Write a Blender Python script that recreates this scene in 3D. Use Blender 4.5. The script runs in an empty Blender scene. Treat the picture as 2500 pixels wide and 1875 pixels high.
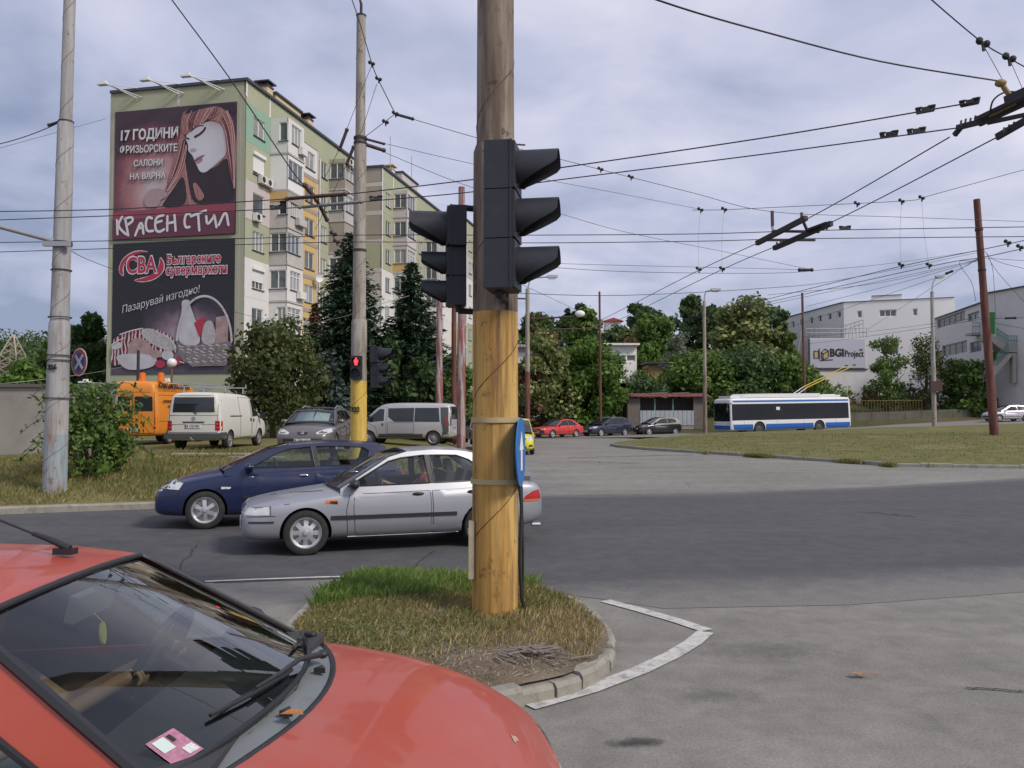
import bpy, bmesh, math, random
from mathutils import Vector, Matrix, noise
from mathutils.bvhtree import BVHTree
from mathutils.geometry import delaunay_2d_cdt
R = math.radians
SC = bpy.context.scene
COL = SC.collection
rnd = random.Random(7)

# ------------------------------------------------------------------ camera
CH = 1.95                      # eye height above the road
FPX, CX, CY, HZ = 2000.0, 1250.0, 937.5, 1006.0
PITCH = math.atan((HZ - CY) / FPX)
cam_d = bpy.data.cameras.new("camera"); cam = bpy.data.objects.new("camera", cam_d); COL.objects.link(cam)
cam.location = (0, 0, CH); cam.rotation_euler = (R(90) + PITCH, 0, 0)
cam_d.sensor_width = 36; cam_d.lens = 36 * FPX / 2500; cam_d.clip_end = 6000; cam_d.clip_start = .05
SC.camera = cam

# ------------------------------------------------------------------ sky and sun (bright overcast, weak sun from the right)
SUN_EL, SUN_AZ = R(42), R(125)      # azimuth clockwise from +Y
W = bpy.data.worlds.new("World"); SC.world = W; W.use_nodes = True
wn, wl = W.node_tree.nodes, W.node_tree.links
wn.clear()
w_out = wn.new('ShaderNodeOutputWorld'); w_bg = wn.new('ShaderNodeBackground'); w_bg.inputs['Strength'].default_value = 0.1
w_sky = wn.new('ShaderNodeTexSky'); w_sky.sky_type = 'NISHITA'; w_sky.sun_disc = False
w_sky.sun_elevation = SUN_EL; w_sky.sun_rotation = SUN_AZ; w_sky.air_density = 1.2; w_sky.dust_density = 2.0
w_tc = wn.new('ShaderNodeTexCoord')
w_sep = wn.new('ShaderNodeSeparateXYZ'); wl.new(w_tc.outputs['Generated'], w_sep.inputs[0])
# project the view direction on a cloud layer: xy / (z + k)
w_add = wn.new('ShaderNodeMath'); w_add.operation = 'ADD'; w_add.inputs[1].default_value = .22; wl.new(w_sep.outputs['Z'], w_add.inputs[0])
w_mx = wn.new('ShaderNodeMath'); w_mx.operation = 'MAXIMUM'; w_mx.inputs[1].default_value = .05; wl.new(w_add.outputs[0], w_mx.inputs[0])
w_dx = wn.new('ShaderNodeMath'); w_dx.operation = 'DIVIDE'; wl.new(w_sep.outputs['X'], w_dx.inputs[0]); wl.new(w_mx.outputs[0], w_dx.inputs[1])
w_dy = wn.new('ShaderNodeMath'); w_dy.operation = 'DIVIDE'; wl.new(w_sep.outputs['Y'], w_dy.inputs[0]); wl.new(w_mx.outputs[0], w_dy.inputs[1])
w_cmb = wn.new('ShaderNodeCombineXYZ'); wl.new(w_dx.outputs[0], w_cmb.inputs[0]); wl.new(w_dy.outputs[0], w_cmb.inputs[1])
w_n1 = wn.new('ShaderNodeTexNoise'); w_n1.inputs['Scale'].default_value = 2.3; w_n1.inputs['Detail'].default_value = 6; w_n1.inputs['Roughness'].default_value = .52; w_n1.inputs['Distortion'].default_value = .35
w_n2 = wn.new('ShaderNodeTexNoise'); w_n2.inputs['Scale'].default_value = .55; w_n2.inputs['Detail'].default_value = 3
w_map = wn.new('ShaderNodeMapping'); w_map.inputs['Location'].default_value = (3.1, 1.7, 0); wl.new(w_cmb.outputs[0], w_map.inputs[0])
wl.new(w_map.outputs[0], w_n1.inputs['Vector']); wl.new(w_map.outputs[0], w_n2.inputs['Vector'])
w_mix0 = wn.new('ShaderNodeMath'); w_mix0.operation = 'MULTIPLY_ADD'; w_mix0.inputs[1].default_value = .45
wl.new(w_n2.outputs['Fac'], w_mix0.inputs[0])
w_sc = wn.new('ShaderNodeMath'); w_sc.operation = 'MULTIPLY'; w_sc.inputs[1].default_value = .58; wl.new(w_n1.outputs['Fac'], w_sc.inputs[0]); wl.new(w_sc.outputs[0], w_mix0.inputs[2])
w_rp = wn.new('ShaderNodeValToRGB')
# a darker bank of cloud low in the west (to the left)
w_bk = wn.new('ShaderNodeVectorMath'); w_bk.operation = 'DISTANCE'; w_bk.inputs[1].default_value = (-.52, .84, .10); wl.new(w_tc.outputs['Generated'], w_bk.inputs[0])
w_bm = wn.new('ShaderNodeMapRange'); w_bm.inputs['From Min'].default_value = .06; w_bm.inputs['From Max'].default_value = .34; w_bm.inputs['To Min'].default_value = .13; w_bm.inputs['To Max'].default_value = 0; wl.new(w_bk.outputs['Value'], w_bm.inputs['Value'])
w_sb = wn.new('ShaderNodeMath'); w_sb.operation = 'SUBTRACT'; wl.new(w_mix0.outputs[0], w_sb.inputs[0]); wl.new(w_bm.outputs[0], w_sb.inputs[1]); wl.new(w_sb.outputs[0], w_rp.inputs[0])
def _ramp(rp, stops):
    el = rp.color_ramp.elements
    while len(el) > 1: el.remove(el[-1])
    el[0].position, el[0].color = stops[0][0], (*stops[0][1], 1)
    for p_, c_ in stops[1:]:
        e = el.new(p_); e.color = (*c_, 1)
_ramp(w_rp, [(.335, (.22, .26, .385)), (.435, (.34, .37, .50)), (.515, (.44, .455, .59)), (.588, (.525, .53, .645)), (.70, (.66, .655, .73))])
w_up = wn.new('ShaderNodeMix'); w_up.data_type = 'RGBA'; w_up.blend_type = 'MULTIPLY'; w_up.inputs[0].default_value = 1
w_up.inputs[7].default_value = (10, 10, 10, 1); wl.new(w_rp.outputs[0], w_up.inputs[6])
w_mx2 = wn.new('ShaderNodeMix'); w_mx2.data_type = 'RGBA'; w_mx2.inputs[0].default_value = .9
wl.new(w_sky.outputs[0], w_mx2.inputs[6]); wl.new(w_up.outputs[2], w_mx2.inputs[7])
wl.new(w_mx2.outputs[2], w_bg.inputs['Color']); wl.new(w_bg.outputs[0], w_out.inputs['Surface'])

sun_d = bpy.data.lights.new("sun", 'SUN'); sun = bpy.data.objects.new("sun", sun_d); COL.objects.link(sun)
sun_d.energy = 2.0; sun_d.angle = R(12); sun_d.color = (1, .92, .80)
_sd = Vector((math.sin(SUN_AZ) * math.cos(SUN_EL), math.cos(SUN_AZ) * math.cos(SUN_EL), math.sin(SUN_EL)))
sun.rotation_euler = (-_sd).to_track_quat('-Z', 'Y').to_euler()
SC.view_settings.view_transform = 'Standard'; SC.view_settings.look = 'None'
SC.view_settings.exposure = 0.38; SC.view_settings.gamma = 1.0
SC.render.engine = 'CYCLES'
SC.cycles.max_bounces = 6; SC.cycles.diffuse_bounces = 3; SC.cycles.glossy_bounces = 3; SC.cycles.transmission_bounces = 4
SC.cycles.transparent_max_bounces = 12; SC.cycles.caustics_reflective = False; SC.cycles.caustics_refractive = False
SC.cycles.use_denoising = True

# ------------------------------------------------------------------ helpers: pixels of the 2500 px photograph to points in the place
_c, _s = math.cos(PITCH), math.sin(PITCH)
def at(u, v, Y):
    x, yd = (u - CX) / FPX, (v - CY) / FPX
    d = Vector((x, _c + yd * _s, _s - yd * _c))
    return Vector((0, 0, CH)) + d * (Y / d.y)
def ground(u, v, z=0.0):
    x, yd = (u - CX) / FPX, (v - CY) / FPX
    d = Vector((x, _c + yd * _s, _s - yd * _c))
    return Vector((0, 0, CH)) + d * ((z - CH) / d.z)
def srgb(r, g, b):
    return tuple(((c / 255) / 12.92 if c <= 10 else ((c / 255 + .055) / 1.055) ** 2.4) for c in (r, g, b))
def smooth(a, b, x):
    t = max(0., min(1., (x - a) / (b - a))); return t * t * (3 - 2 * t)
def interp(x, tab):
    if x <= tab[0][0]: return tab[0][1]
    for (a, va), (b, vb) in zip(tab, tab[1:]):
        if x <= b: return va + (vb - va) * (x - a) / (b - a)
    return tab[-1][1]

# ------------------------------------------------------------------ materials
MATS = {}
def new_mat(name):
    m = bpy.data.materials.new(name); m.use_nodes = True; m.node_tree.nodes.clear(); MATS[name] = m
    n = m.node_tree.nodes; o = n.new('ShaderNodeOutputMaterial'); p = n.new('ShaderNodeBsdfPrincipled')
    m.node_tree.links.new(p.outputs[0], o.inputs[0]); return m, n, m.node_tree.links, p, o
def tex_noise(n, l, vec, scale, detail=4, rough=.55, dist=0):
    t = n.new('ShaderNodeTexNoise'); t.inputs['Scale'].default_value = scale; t.inputs['Detail'].default_value = detail
    t.inputs['Roughness'].default_value = rough; t.inputs['Distortion'].default_value = dist
    l.new(vec, t.inputs['Vector']); return t.outputs['Fac']
def ramp(n, l, fac, stops):
    r = n.new('ShaderNodeValToRGB'); _ramp(r, stops); l.new(fac, r.inputs[0]); return r.outputs[0]
def mixc(n, l, fac, a, b, mode='MIX'):
    m = n.new('ShaderNodeMix'); m.data_type = 'RGBA'; m.blend_type = mode
    for v, s in ((fac, 0), (a, 6), (b, 7)):
        if hasattr(v, 'is_output'): l.new(v, m.inputs[s])
        elif s == 0: m.inputs[0].default_value = v
        else: m.inputs[s].default_value = (*v, 1)
    return m.outputs[2]
def math_n(n, l, op, a, b=None):
    m = n.new('ShaderNodeMath'); m.operation = op
    for i, v in enumerate((a, b)):
        if v is None: continue
        if hasattr(v, 'is_output'): l.new(v, m.inputs[i])
        else: m.inputs[i].default_value = v
    return m.outputs[0]
def mapped(n, l, out, scale=(1, 1, 1), loc=(0, 0, 0)):
    m = n.new('ShaderNodeMapping'); m.inputs['Scale'].default_value = scale; m.inputs['Location'].default_value = loc
    l.new(out, m.inputs[0]); return m.outputs[0]
def bump_n(n, l, p, h, strength=.3, dist=.01):
    b = n.new('ShaderNodeBump'); b.inputs['Strength'].default_value = strength; b.inputs['Distance'].default_value = dist
    l.new(h, b.inputs['Height']); l.new(b.outputs[0], p.inputs['Normal'])
def pm(name, col=None, rough=.6, metal=0, var=.12, scale=2.5, bump=0, bscale=60, coat=0, spec=.5, dirt=0, dirtcol=(.16, .13, .10), alpha=None, emit=0):
    if name in MATS: return MATS[name]
    m, n, l, p, o = new_mat(name)
    tc = n.new('ShaderNodeTexCoord'); v = tc.outputs['Object']
    f = tex_noise(n, l, v, scale, 5)
    c = mixc(n, l, f, tuple(x * (1 - var) for x in col), tuple(min(1, x * (1 + var)) for x in col))
    if dirt:
        g = tex_noise(n, l, v, scale * 2.3, 6, .65)
        g = ramp(n, l, g, [(.5, (0, 0, 0)), (.75, (dirt,) * 3)])
        c = mixc(n, l, g, c, dirtcol)
    l.new(c, p.inputs['Base Color'])
    p.inputs['Roughness'].default_value = rough; p.inputs['Metallic'].default_value = metal
    p.inputs['Specular IOR Level'].default_value = spec
    p.inputs['Coat Weight'].default_value = coat; p.inputs['Coat Roughness'].default_value = .05
    if emit:
        p.inputs['Emission Color'].default_value = (*col, 1); p.inputs['Emission Strength'].default_value = emit
    if bump: bump_n(n, l, p, tex_noise(n, l, v, bscale, 3), bump)
    return m
def glass(name, tint=(.55, .6, .58), refl=1.0, rough=.02):
    """thin pane: tinted see-through with a Fresnel reflection"""
    if name in MATS: return MATS[name]
    m = bpy.data.materials.new(name); m.use_nodes = True; n = m.node_tree.nodes; l = m.node_tree.links; n.clear(); MATS[name] = m
    o = n.new('ShaderNodeOutputMaterial'); mx = n.new('ShaderNodeMixShader'); t = n.new('ShaderNodeBsdfTransparent'); g = n.new('ShaderNodeBsdfGlossy')
    fr = n.new('ShaderNodeFresnel'); fr.inputs[0].default_value = 1.5; t.inputs[0].default_value = (*tint, 1); g.inputs['Roughness'].default_value = rough
    k = math_n(n, l, 'MULTIPLY', fr.outputs[0], refl)
    l.new(k, mx.inputs[0]); l.new(t.outputs[0], mx.inputs[1]); l.new(g.outputs[0], mx.inputs[2]); l.new(mx.outputs[0], o.inputs[0])
    return m

# ------------------------------------------------------------------ objects
def tag(o, label=None, cat=None, group=None, kind=None):
    for k, v in (('label', label), ('category', cat), ('group', group), ('kind', kind)):
        if v: o[k] = v
    return o
def thing(name, label, cat, loc=(0, 0, 0), rz=0, group=None):
    o = bpy.data.objects.new(name, None); COL.objects.link(o); o.empty_display_size = .2
    o.location = loc; o.rotation_euler = (0, 0, rz); return tag(o, label, cat, group)
def link(name, me, mats=None, parent=None):
    o = bpy.data.objects.new(name, me); COL.objects.link(o)
    if mats is not None:
        me.materials.clear()
        for m in (mats if isinstance(mats, (list, tuple)) else [mats]): me.materials.append(m)
    if parent is not None: o.parent = parent
    return o
def kids(o): return [c for c in COL.objects if c.parent == o]
def copy_tree(o, parent=None):
    c = o.copy(); COL.objects.link(c)
    if parent is not None: c.parent = parent
    for ch in list(o.children): copy_tree(ch, c)
    return c

class MB:
    """mesh builder: collects shapes, links them as ONE mesh object"""
    def __init__(self): self.v = []; self.f = []; self.m = []; self.mi = 0
    def add(self, vs, fs):
        b = len(self.v); self.v += [tuple(p) for p in vs]; self.f += [tuple(b + i for i in f) for f in fs]; self.m += [self.mi] * len(fs); return self
    def box(self, c, s, rz=0, M=None):
        hx, hy, hz = s[0] / 2, s[1] / 2, s[2] / 2
        T = M or (Matrix.Translation(c) @ Matrix.Rotation(rz, 4, 'Z'))
        vs = [T @ Vector((x, y, z)) for z in (-hz, hz) for y in (-hy, hy) for x in (-hx, hx)]
        return self.add(vs, [(0, 2, 3, 1), (4, 5, 7, 6), (0, 1, 5, 4), (2, 6, 7, 3), (0, 4, 6, 2), (1, 3, 7, 5)])
    def bar(self, a, b, w, h, up=(0, 0, 1)):
        a, b = Vector(a), Vector(b); d = (b - a); L = d.length; d = d / L; u = Vector(up)
        s = d.cross(u)
        if s.length < 1e-4: s = d.cross(Vector((0, 1, 0)))
        s.normalize(); u = s.cross(d)
        vs = []
        for p in (a, b):
            for i, j in ((-1, -1), (1, -1), (1, 1), (-1, 1)): vs.append(p + s * (w / 2 * i) + u * (h / 2 * j))
        return self.add(vs, [(3, 2, 1, 0), (4, 5, 6, 7), (0, 1, 5, 4), (1, 2, 6, 5), (2, 3, 7, 6), (3, 0, 4, 7)])
    def tube(self, pts, r, seg=8, cap=True):
        pts = [Vector(p) for p in pts]; n = len(pts); rs = r if isinstance(r, (list, tuple)) else [r] * n
        vs, fs = [], []; prev = None
        for i, p in enumerate(pts):
            t = (pts[min(i + 1, n - 1)] - pts[max(i - 1, 0)]).normalized()
            if prev is None:
                a = t.cross(Vector((0, 0, 1)));
                if a.length < 1e-3: a = t.cross(Vector((0, 1, 0)))
            else: a = prev - t * prev.dot(t)
            a.normalize(); prev = a; b = t.cross(a)
            for k in range(seg):
                an = 2 * math.pi * k / seg; vs.append(p + (a * math.cos(an) + b * math.sin(an)) * rs[i])
        for i in range(n - 1):
            for k in range(seg):
                k2 = (k + 1) % seg; fs.append((i * seg + k, i * seg + k2, (i + 1) * seg + k2, (i + 1) * seg + k))
        if cap: fs += [tuple(range(seg))[::-1], tuple((n - 1) * seg + k for k in range(seg))]
        return self.add(vs, fs)
    def lathe(self, prof, seg=24, T=None, cap=False):
        """profile of (radius, height) about the local z axis"""
        T = T or Matrix.Identity(4); vs, fs = [], []
        for r, z in prof:
            for k in range(seg):
                a = 2 * math.pi * k / seg; vs.append(T @ Vector((r * math.cos(a), r * math.sin(a), z)))
        for i in range(len(prof) - 1):
            for k in range(seg):
                k2 = (k + 1) % seg; fs.append((i * seg + k, i * seg + k2, (i + 1) * seg + k2, (i + 1) * seg + k))
        if cap: fs += [tuple(range(seg))[::-1], tuple((len(prof) - 1) * seg + k for k in range(seg))]
        return self.add(vs, fs)
    def ball(self, c, r, seg=12, rings=8):
        s = r if isinstance(r, (list, tuple)) else (r, r, r)
        prof = [(max(1e-4, math.sin(math.pi * i / rings)), -math.cos(math.pi * i / rings)) for i in range(rings + 1)]
        return self.lathe(prof, seg, Matrix.Translation(c) @ Matrix.Diagonal((*s, 1)))
    def prism(self, poly, fn, depth_vec):
        """polygon of 2-D points mapped by fn, extruded by depth_vec"""
        d = Vector(depth_vec); a = [Vector(fn(*p)) for p in poly]; n = len(a)
        fs = [tuple(range(n)), tuple(range(2 * n - 1, n - 1, -1))] + [(i, i + n, (i + 1) % n + n, (i + 1) % n) for i in range(n)]
        return self.add(a + [p + d for p in a], fs)
    def sheet(self, poly, holes, fn, thick, step=None):
        """flat or curved plate with holes; fn maps 2-D to (point, normal)"""
        P, T, loops = fill(poly, holes, step)
        top = [fn(*p) for p in P]; n = len(P)
        vs = [a for a, _ in top] + [a - nn * thick for a, nn in top]
        fs = [tuple(t) for t in T] + [tuple(n + i for i in reversed(t)) for t in T]
        for lp in loops:
            for i in range(len(lp)):
                a, b = lp[i], lp[(i + 1) % len(lp)]; fs.append((a, a + n, b + n, b))
        return self.add(vs, fs)
    def build(self, name, mats, parent=None, sm=None):
        me = bpy.data.meshes.new(name); me.from_pydata(self.v, [], self.f)
        if any(self.m): me.polygons.foreach_set('material_index', self.m)
        bm = bmesh.new(); bm.from_mesh(me); bmesh.ops.recalc_face_normals(bm, faces=bm.faces); bm.to_mesh(me); bm.free()
        if sm is not None:
            me.polygons.foreach_set('use_smooth', [True] * len(me.polygons)); me.set_sharp_from_angle(angle=R(sm))
        me.update(); return link(name, me, mats, parent)

def inside(p, poly):
    x, y = p; c = False; n = len(poly); j = n - 1
    for i in range(n):
        xi, yi = poly[i]; xj, yj = poly[j]
        if (yi > y) != (yj > y) and x < (xj - xi) * (y - yi) / (yj - yi) + xi: c = not c
        j = i
    return c
def seg_dist(p, a, b):
    ax, ay = a; bx, by = b; dx, dy = bx - ax, by - ay; L = dx * dx + dy * dy
    t = 0 if L == 0 else max(0, min(1, ((p[0] - ax) * dx + (p[1] - ay) * dy) / L))
    return math.hypot(p[0] - ax - t * dx, p[1] - ay - t * dy)
def poly_dist(p, pl, closed=False):
    n = len(pl); return min(seg_dist(p, pl[i], pl[(i + 1) % n]) for i in range(n if closed else n - 1))
def resample(poly, step):
    out = []; n = len(poly)
    for i in range(n):
        a, b = poly[i], poly[(i + 1) % n]; k = max(1, int(math.ceil(math.hypot(b[0] - a[0], b[1] - a[1]) / step)))
        for j in range(k): out.append((a[0] + (b[0] - a[0]) * j / k, a[1] + (b[1] - a[1]) * j / k))
    return out
def fill(poly, holes=(), step=None):
    """triangulates a polygon with holes, with grid points inside when step is given"""
    loops = [resample(l, step) if step else list(l) for l in [poly] + list(holes)]
    V, E, idx = [], [], []
    for lp in loops:
        b = len(V); V += lp; ids = list(range(b, b + len(lp))); idx.append(ids)
        E += [(ids[i], ids[(i + 1) % len(ids)]) for i in range(len(ids))]
    nb = len(V)
    if step:
        x0, x1 = min(p[0] for p in poly), max(p[0] for p in poly); y0, y1 = min(p[1] for p in poly), max(p[1] for p in poly)
        i = 0; y = y0 + step * .5
        while y < y1:
            x = x0 + step * (.5 if i % 2 else .99)
            while x < x1:
                q = (x, y)
                if inside(q, loops[0]) and not any(inside(q, h) for h in loops[1:]) and min(poly_dist(q, h, True) for h in loops) > step * .45: V.append(q)
                x += step
            y += step * .87; i += 1
    r = delaunay_2d_cdt([Vector(p) for p in V], E, [], 0, 1e-7)
    ov, of = r[0], r[2]; back = {}
    for k, src in enumerate(r[3]):
        for sidx in src: back[sidx] = k
    P = [(p.x, p.y) for p in ov]; T = []
    for f in of:
        c = (sum(P[i][0] for i in f) / 3, sum(P[i][1] for i in f) / 3)
        if inside(c, loops[0]) and not any(inside(c, h) for h in loops[1:]): T.append(tuple(f))
    return P, T, [[back[i] for i in ids] for ids in idx]
def flat_fn(o, ux, uy):
    o, ux, uy = Vector(o), Vector(ux), Vector(uy); n = ux.cross(uy).normalized()
    return lambda x, y: (o + ux * x + uy * y, n)
def baked(me, mods, name='tmp'):
    """mesh with modifiers applied; mods: function adding modifiers to the temporary object"""
    o = bpy.data.objects.new(name, me); COL.objects.link(o); extra = mods(o) or []
    bpy.context.view_layer.update()
    dg = bpy.context.evaluated_depsgraph_get(); res = bpy.data.meshes.new_from_object(o.evaluated_get(dg), depsgraph=dg)
    for x in [o] + list(extra): bpy.data.objects.remove(x, do_unlink=True)
    return res
def text_mesh(s, size, T, thick=.004, shear=0, bold=0, align='CENTER', width=None):
    """lettering as a mesh placed by matrix T (text lies in its local xy plane); width fits the line"""
    cu = bpy.data.curves.new('lettering', 'FONT'); cu.body = s; cu.size = size; cu.shear = shear; cu.align_x = align; cu.align_y = 'CENTER'
    cu.extrude = thick / 2; cu.offset = bold; cu.resolution_u = 3
    o = bpy.data.objects.new('lettering', cu); COL.objects.link(o); bpy.context.view_layer.update()
    dg = bpy.context.evaluated_depsgraph_get(); me = bpy.data.meshes.new_from_object(o.evaluated_get(dg), depsgraph=dg)
    bpy.data.objects.remove(o, do_unlink=True)
    if width and me.vertices:
        xs = [v.co.x for v in me.vertices]; me.transform(Matrix.Diagonal((width / (max(xs) - min(xs)), 1, 1, 1)))
    me.transform(T); return me
def lettering(s, size, T, mat, parent, **k):
    return link('lettering', text_mesh(s, size, T, **k), mat, parent)
def basis(o, x, y, z=None):
    x, y = Vector(x).normalized(), Vector(y).normalized(); z = x.cross(y)
    return Matrix(((x.x, y.x, z.x, o[0]), (x.y, y.y, z.y, o[1]), (x.z, y.z, z.z, o[2]), (0, 0, 0, 1)))

# ================================================================== ground materials
def asphalt(name, base, tint=(1, 1, 1), crack=.5, patch=.22, wear=False):
    m, n, l, p, o = new_mat(name)
    v = n.new('ShaderNodeTexCoord').outputs['Object']
    big = tex_noise(n, l, mapped(n, l, v, (.35, 1.1, 1)), .55, 6, .6)
    fine = tex_noise(n, l, v, 55, 3, .7)
    mid = tex_noise(n, l, v, 3.2, 6, .65, .4)
    b = tuple(base * t for t in tint)
    c = ramp(n, l, big, [(.28, tuple(x * (1 - patch) for x in b)), (.72, tuple(x * (1 + patch) for x in b))])
    c = mixc(n, l, .55, c, ramp(n, l, mid, [(.3, (.62,) * 3), (.7, (1.25,) * 3)]), 'MULTIPLY')
    c = mixc(n, l, .6, c, ramp(n, l, fine, [(.3, (.55,) * 3), (.7, (1.4,) * 3)]), 'MULTIPLY')
    vo = n.new('ShaderNodeTexVoronoi'); vo.feature = 'DISTANCE_TO_EDGE'; vo.inputs['Scale'].default_value = .32
    wv = n.new('ShaderNodeMix'); wv.data_type = 'RGBA'; wv.inputs[0].default_value = .22
    nz = n.new('ShaderNodeTexNoise'); nz.inputs['Scale'].default_value = 1.3; nz.inputs['Detail'].default_value = 6; l.new(v, nz.inputs[0])
    l.new(v, wv.inputs[6]); l.new(nz.outputs['Color'], wv.inputs[7]); l.new(wv.outputs[2], vo.inputs['Vector'])
    ck = ramp(n, l, vo.outputs['Distance'], [(.0, (1, 1, 1)), (.006, (0, 0, 0))])
    msk = ramp(n, l, tex_noise(n, l, v, .25, 2), [(.5, (0, 0, 0)), (.62, (crack,) * 3)])
    c = mixc(n, l, math_n(n, l, 'MULTIPLY', ck, msk), c, (.03, .03, .03))
    st = ramp(n, l, tex_noise(n, l, v, .9, 6, .7), [(.63, (0, 0, 0)), (.75, (.45,) * 3)])
    c = mixc(n, l, st, c, tuple(x * .45 for x in b))
    if wear:                                    # newer dark surfacing thinning out to the old pale one along its edges
        at_ = n.new('ShaderNodeAttribute'); at_.attribute_name = 'wear'; k = math_n(n, l, 'ADD', at_.outputs['Fac'], math_n(n, l, 'MULTIPLY', math_n(n, l, 'SUBTRACT', mid, .5), 1.1))
        c = mixc(n, l, ramp(n, l, k, [(.12, (1, 1, 1)), (.75, (0, 0, 0))]), c, mixc(n, l, .6, (.185, .178, .165), ramp(n, l, fine, [(.3, (.55,) * 3), (.7, (1.4,) * 3)]), 'MULTIPLY'))
    l.new(c, p.inputs['Base Color']); p.inputs['Roughness'].default_value = .82; p.inputs['Specular IOR Level'].default_value = .3
    bump_n(n, l, p, fine, .35, .006)
    return m
M_road = asphalt('asphalt_pale', .212, (1.05, 1.0, .89))
M_road2 = asphalt('asphalt_dark', .088, (1.0, .99, 1.03), .3, .16, wear=True)
def earth(name, stops, scale=.6, fine=14):
    m, n, l, p, o = new_mat(name)
    v = n.new('ShaderNodeTexCoord').outputs['Object']
    f = tex_noise(n, l, v, scale, 7, .68, .3)
    c = ramp(n, l, f, stops)
    g = tex_noise(n, l, v, fine, 5, .7)
    c = mixc(n, l, .7, c, ramp(n, l, g, [(.28, (.5,) * 3), (.72, (1.4,) * 3)]), 'MULTIPLY')
    l.new(c, p.inputs['Base Color']); p.inputs['Roughness'].default_value = .95; p.inputs['Specular IOR Level'].default_value = .1
    bump_n(n, l, p, g, .6, .03)
    return m
M_lawn = earth('dry_lawn', [(.30, (.105, .115, .042)), (.42, (.19, .17, .072)), (.52, (.125, .135, .048)), (.63, (.22, .185, .09)), (.8, (.28, .235, .13))], .35)
M_bank = earth('bank_grass', [(.30, (.07, .09, .03)), (.42, (.13, .135, .045)), (.54, (.19, .165, .07)), (.66, (.225, .185, .09)), (.78, (.24, .2, .12))], .5)
M_hill = earth('hill_earth', [(.3, (.05, .06, .025)), (.5, (.1, .095, .045)), (.7, (.15, .12, .065))], .15, 3)
M_soil = earth('island_soil', [(.3, (.12, .095, .065)), (.5, (.20, .16, .115)), (.7, (.29, .24, .18))], 1.5, 30)
M_kerb = pm('kerb_stone', (.29, .275, .235), .9, var=.35, scale=4, bump=.6, bscale=26, dirt=.85, dirtcol=(.17, .16, .12))
def worn_paint():
    m, n, l, p, o = new_mat('worn_white_paint'); v = n.new('ShaderNodeTexCoord').outputs['Object']
    f = ramp(n, l, tex_noise(n, l, v, 9, 6, .75), [(.36, (.26, .255, .24)), (.5, (.5, .49, .46)), (.7, (.6, .59, .56))])
    l.new(f, p.inputs['Base Color']); p.inputs['Roughness'].default_value = .8; return m
M_paint = worn_paint()

# ================================================================== heights
KB = [(-45, 2), (-9.8, 15.7), (-7.2, 16.65), (-3, 18.3), (-1.5, 19.6), (-.7, 22), (-.4, 28), (-.9, 33), (-1.8, 38), (-3.4, 46), (-4.5, 60), (-4, 80)]
def bankz(x, y):
    d = poly_dist((x, y), KB)
    return .13 + .12 * min(1, d) + .45 * smooth(0, 8, d) + .8 * smooth(40, 58, y) * smooth(0, 8, d)
LF = [(5.75, 47.5), (5.9, 45.3), (7.0, 42), (9.6, 37.5), (13.1, 30.9), (13.5, 29.5), (17.5, 28.3), (30, 27), (70, 25)]
LB = [(70, 70), (34, 60.5), (24, 59), (14, 57.5), (8.5, 54), (6.4, 50)]
CREST = [(5, .13), (8, .16), (14, .50), (24, .74), (34, 1.0), (70, 1.7)]
def lawnz(x, y):
    a, b = poly_dist((x, y), LF), poly_dist((x, y), LB); t = (a / (a + b + 1e-6)) ** .45
    return .13 + (interp(x, CREST) - .13) * t
def roadz(x): return interp(x, [(-60, 1.2), (-20, .8), (0, .03), (6, .0), (17, .2), (28, .39), (46, 1.1), (90, 2.4)])
def backline(x): return interp(x, [(-100, 60), (-20, 75), (0, 72), (6, 71), (17, 70.5), (28, 73), (46, 81), (90, 100)])
def hillz(x, y):
    e = y - backline(x)
    if e < 0: return roadz(x) - .06
    s = interp(x, [(-100, .115), (-5, .125), (8, .165), (28, .15), (45, .075), (80, .06)])
    return roadz(x) + .35 * smooth(0, 3, e) + max(0, min(e, 130) - 3) * s + .6 * noise.noise(Vector((x * .05, y * .05, 0))) * smooth(4, 20, e)

# ================================================================== ground sheets
def grid_obj(name, xs, ys, zf, mat, sm=60):
    mb = MB(); n = len(xs)
    mb.v = [(x, y, zf(x, y)) for y in ys for x in xs]
    mb.f = [(j * n + i, j * n + i + 1, (j + 1) * n + i + 1, (j + 1) * n + i) for j in range(len(ys) - 1) for i in range(n - 1)]; mb.m = [0] * len(mb.f)
    return tag(mb.build(name, mat, None, sm), kind='structure')
def lin(a, b, n): return [a + (b - a) * i / (n - 1) for i in range(n)]
grid_obj('ground', [-3000, 3000], [-1500, 4500], lambda x, y: -.12, M_hill)
grid_obj('terrain', lin(-260, 260, 90), lin(64, 330, 60), hillz, M_hill)
def patch_obj(name, poly, zf, mat, step):
    P, T, loops = fill(poly, [], step); mb = MB().add([(x, y, zf(x, y)) for x, y in P], T)
    return tag(mb.build(name, mat, None, 60), kind='structure')
patch_obj('road', [(-70, -12), (70, -12), (70, 29), (20, 33), (8, 62), (6, 74), (-14, 74), (-14, 60), (-60, 20)], lambda x, y: 0.0, M_road, None)
XR = [(-60, -6.5)]; cr_ = patch_obj('crossing_road', [(-60, -6.5), (-3.5, 9.42), (-1.8, 9.72), (.35, 9.0), (1.5, 8.2), (3.4, 8.35), (6.5, 9.2), (12, 10.2), (30, 15), (50, 20), (50, 31), (26, 27.2), (15.3, 24.4), (9.5, 21.5), (4.4, 19.75), (.7, 19.25), (-3, 18.4), (-7.2, 16.75), (-9.8, 15.8), (-45, 2.1)], lambda x, y: .004, M_road2, .8)
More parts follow.
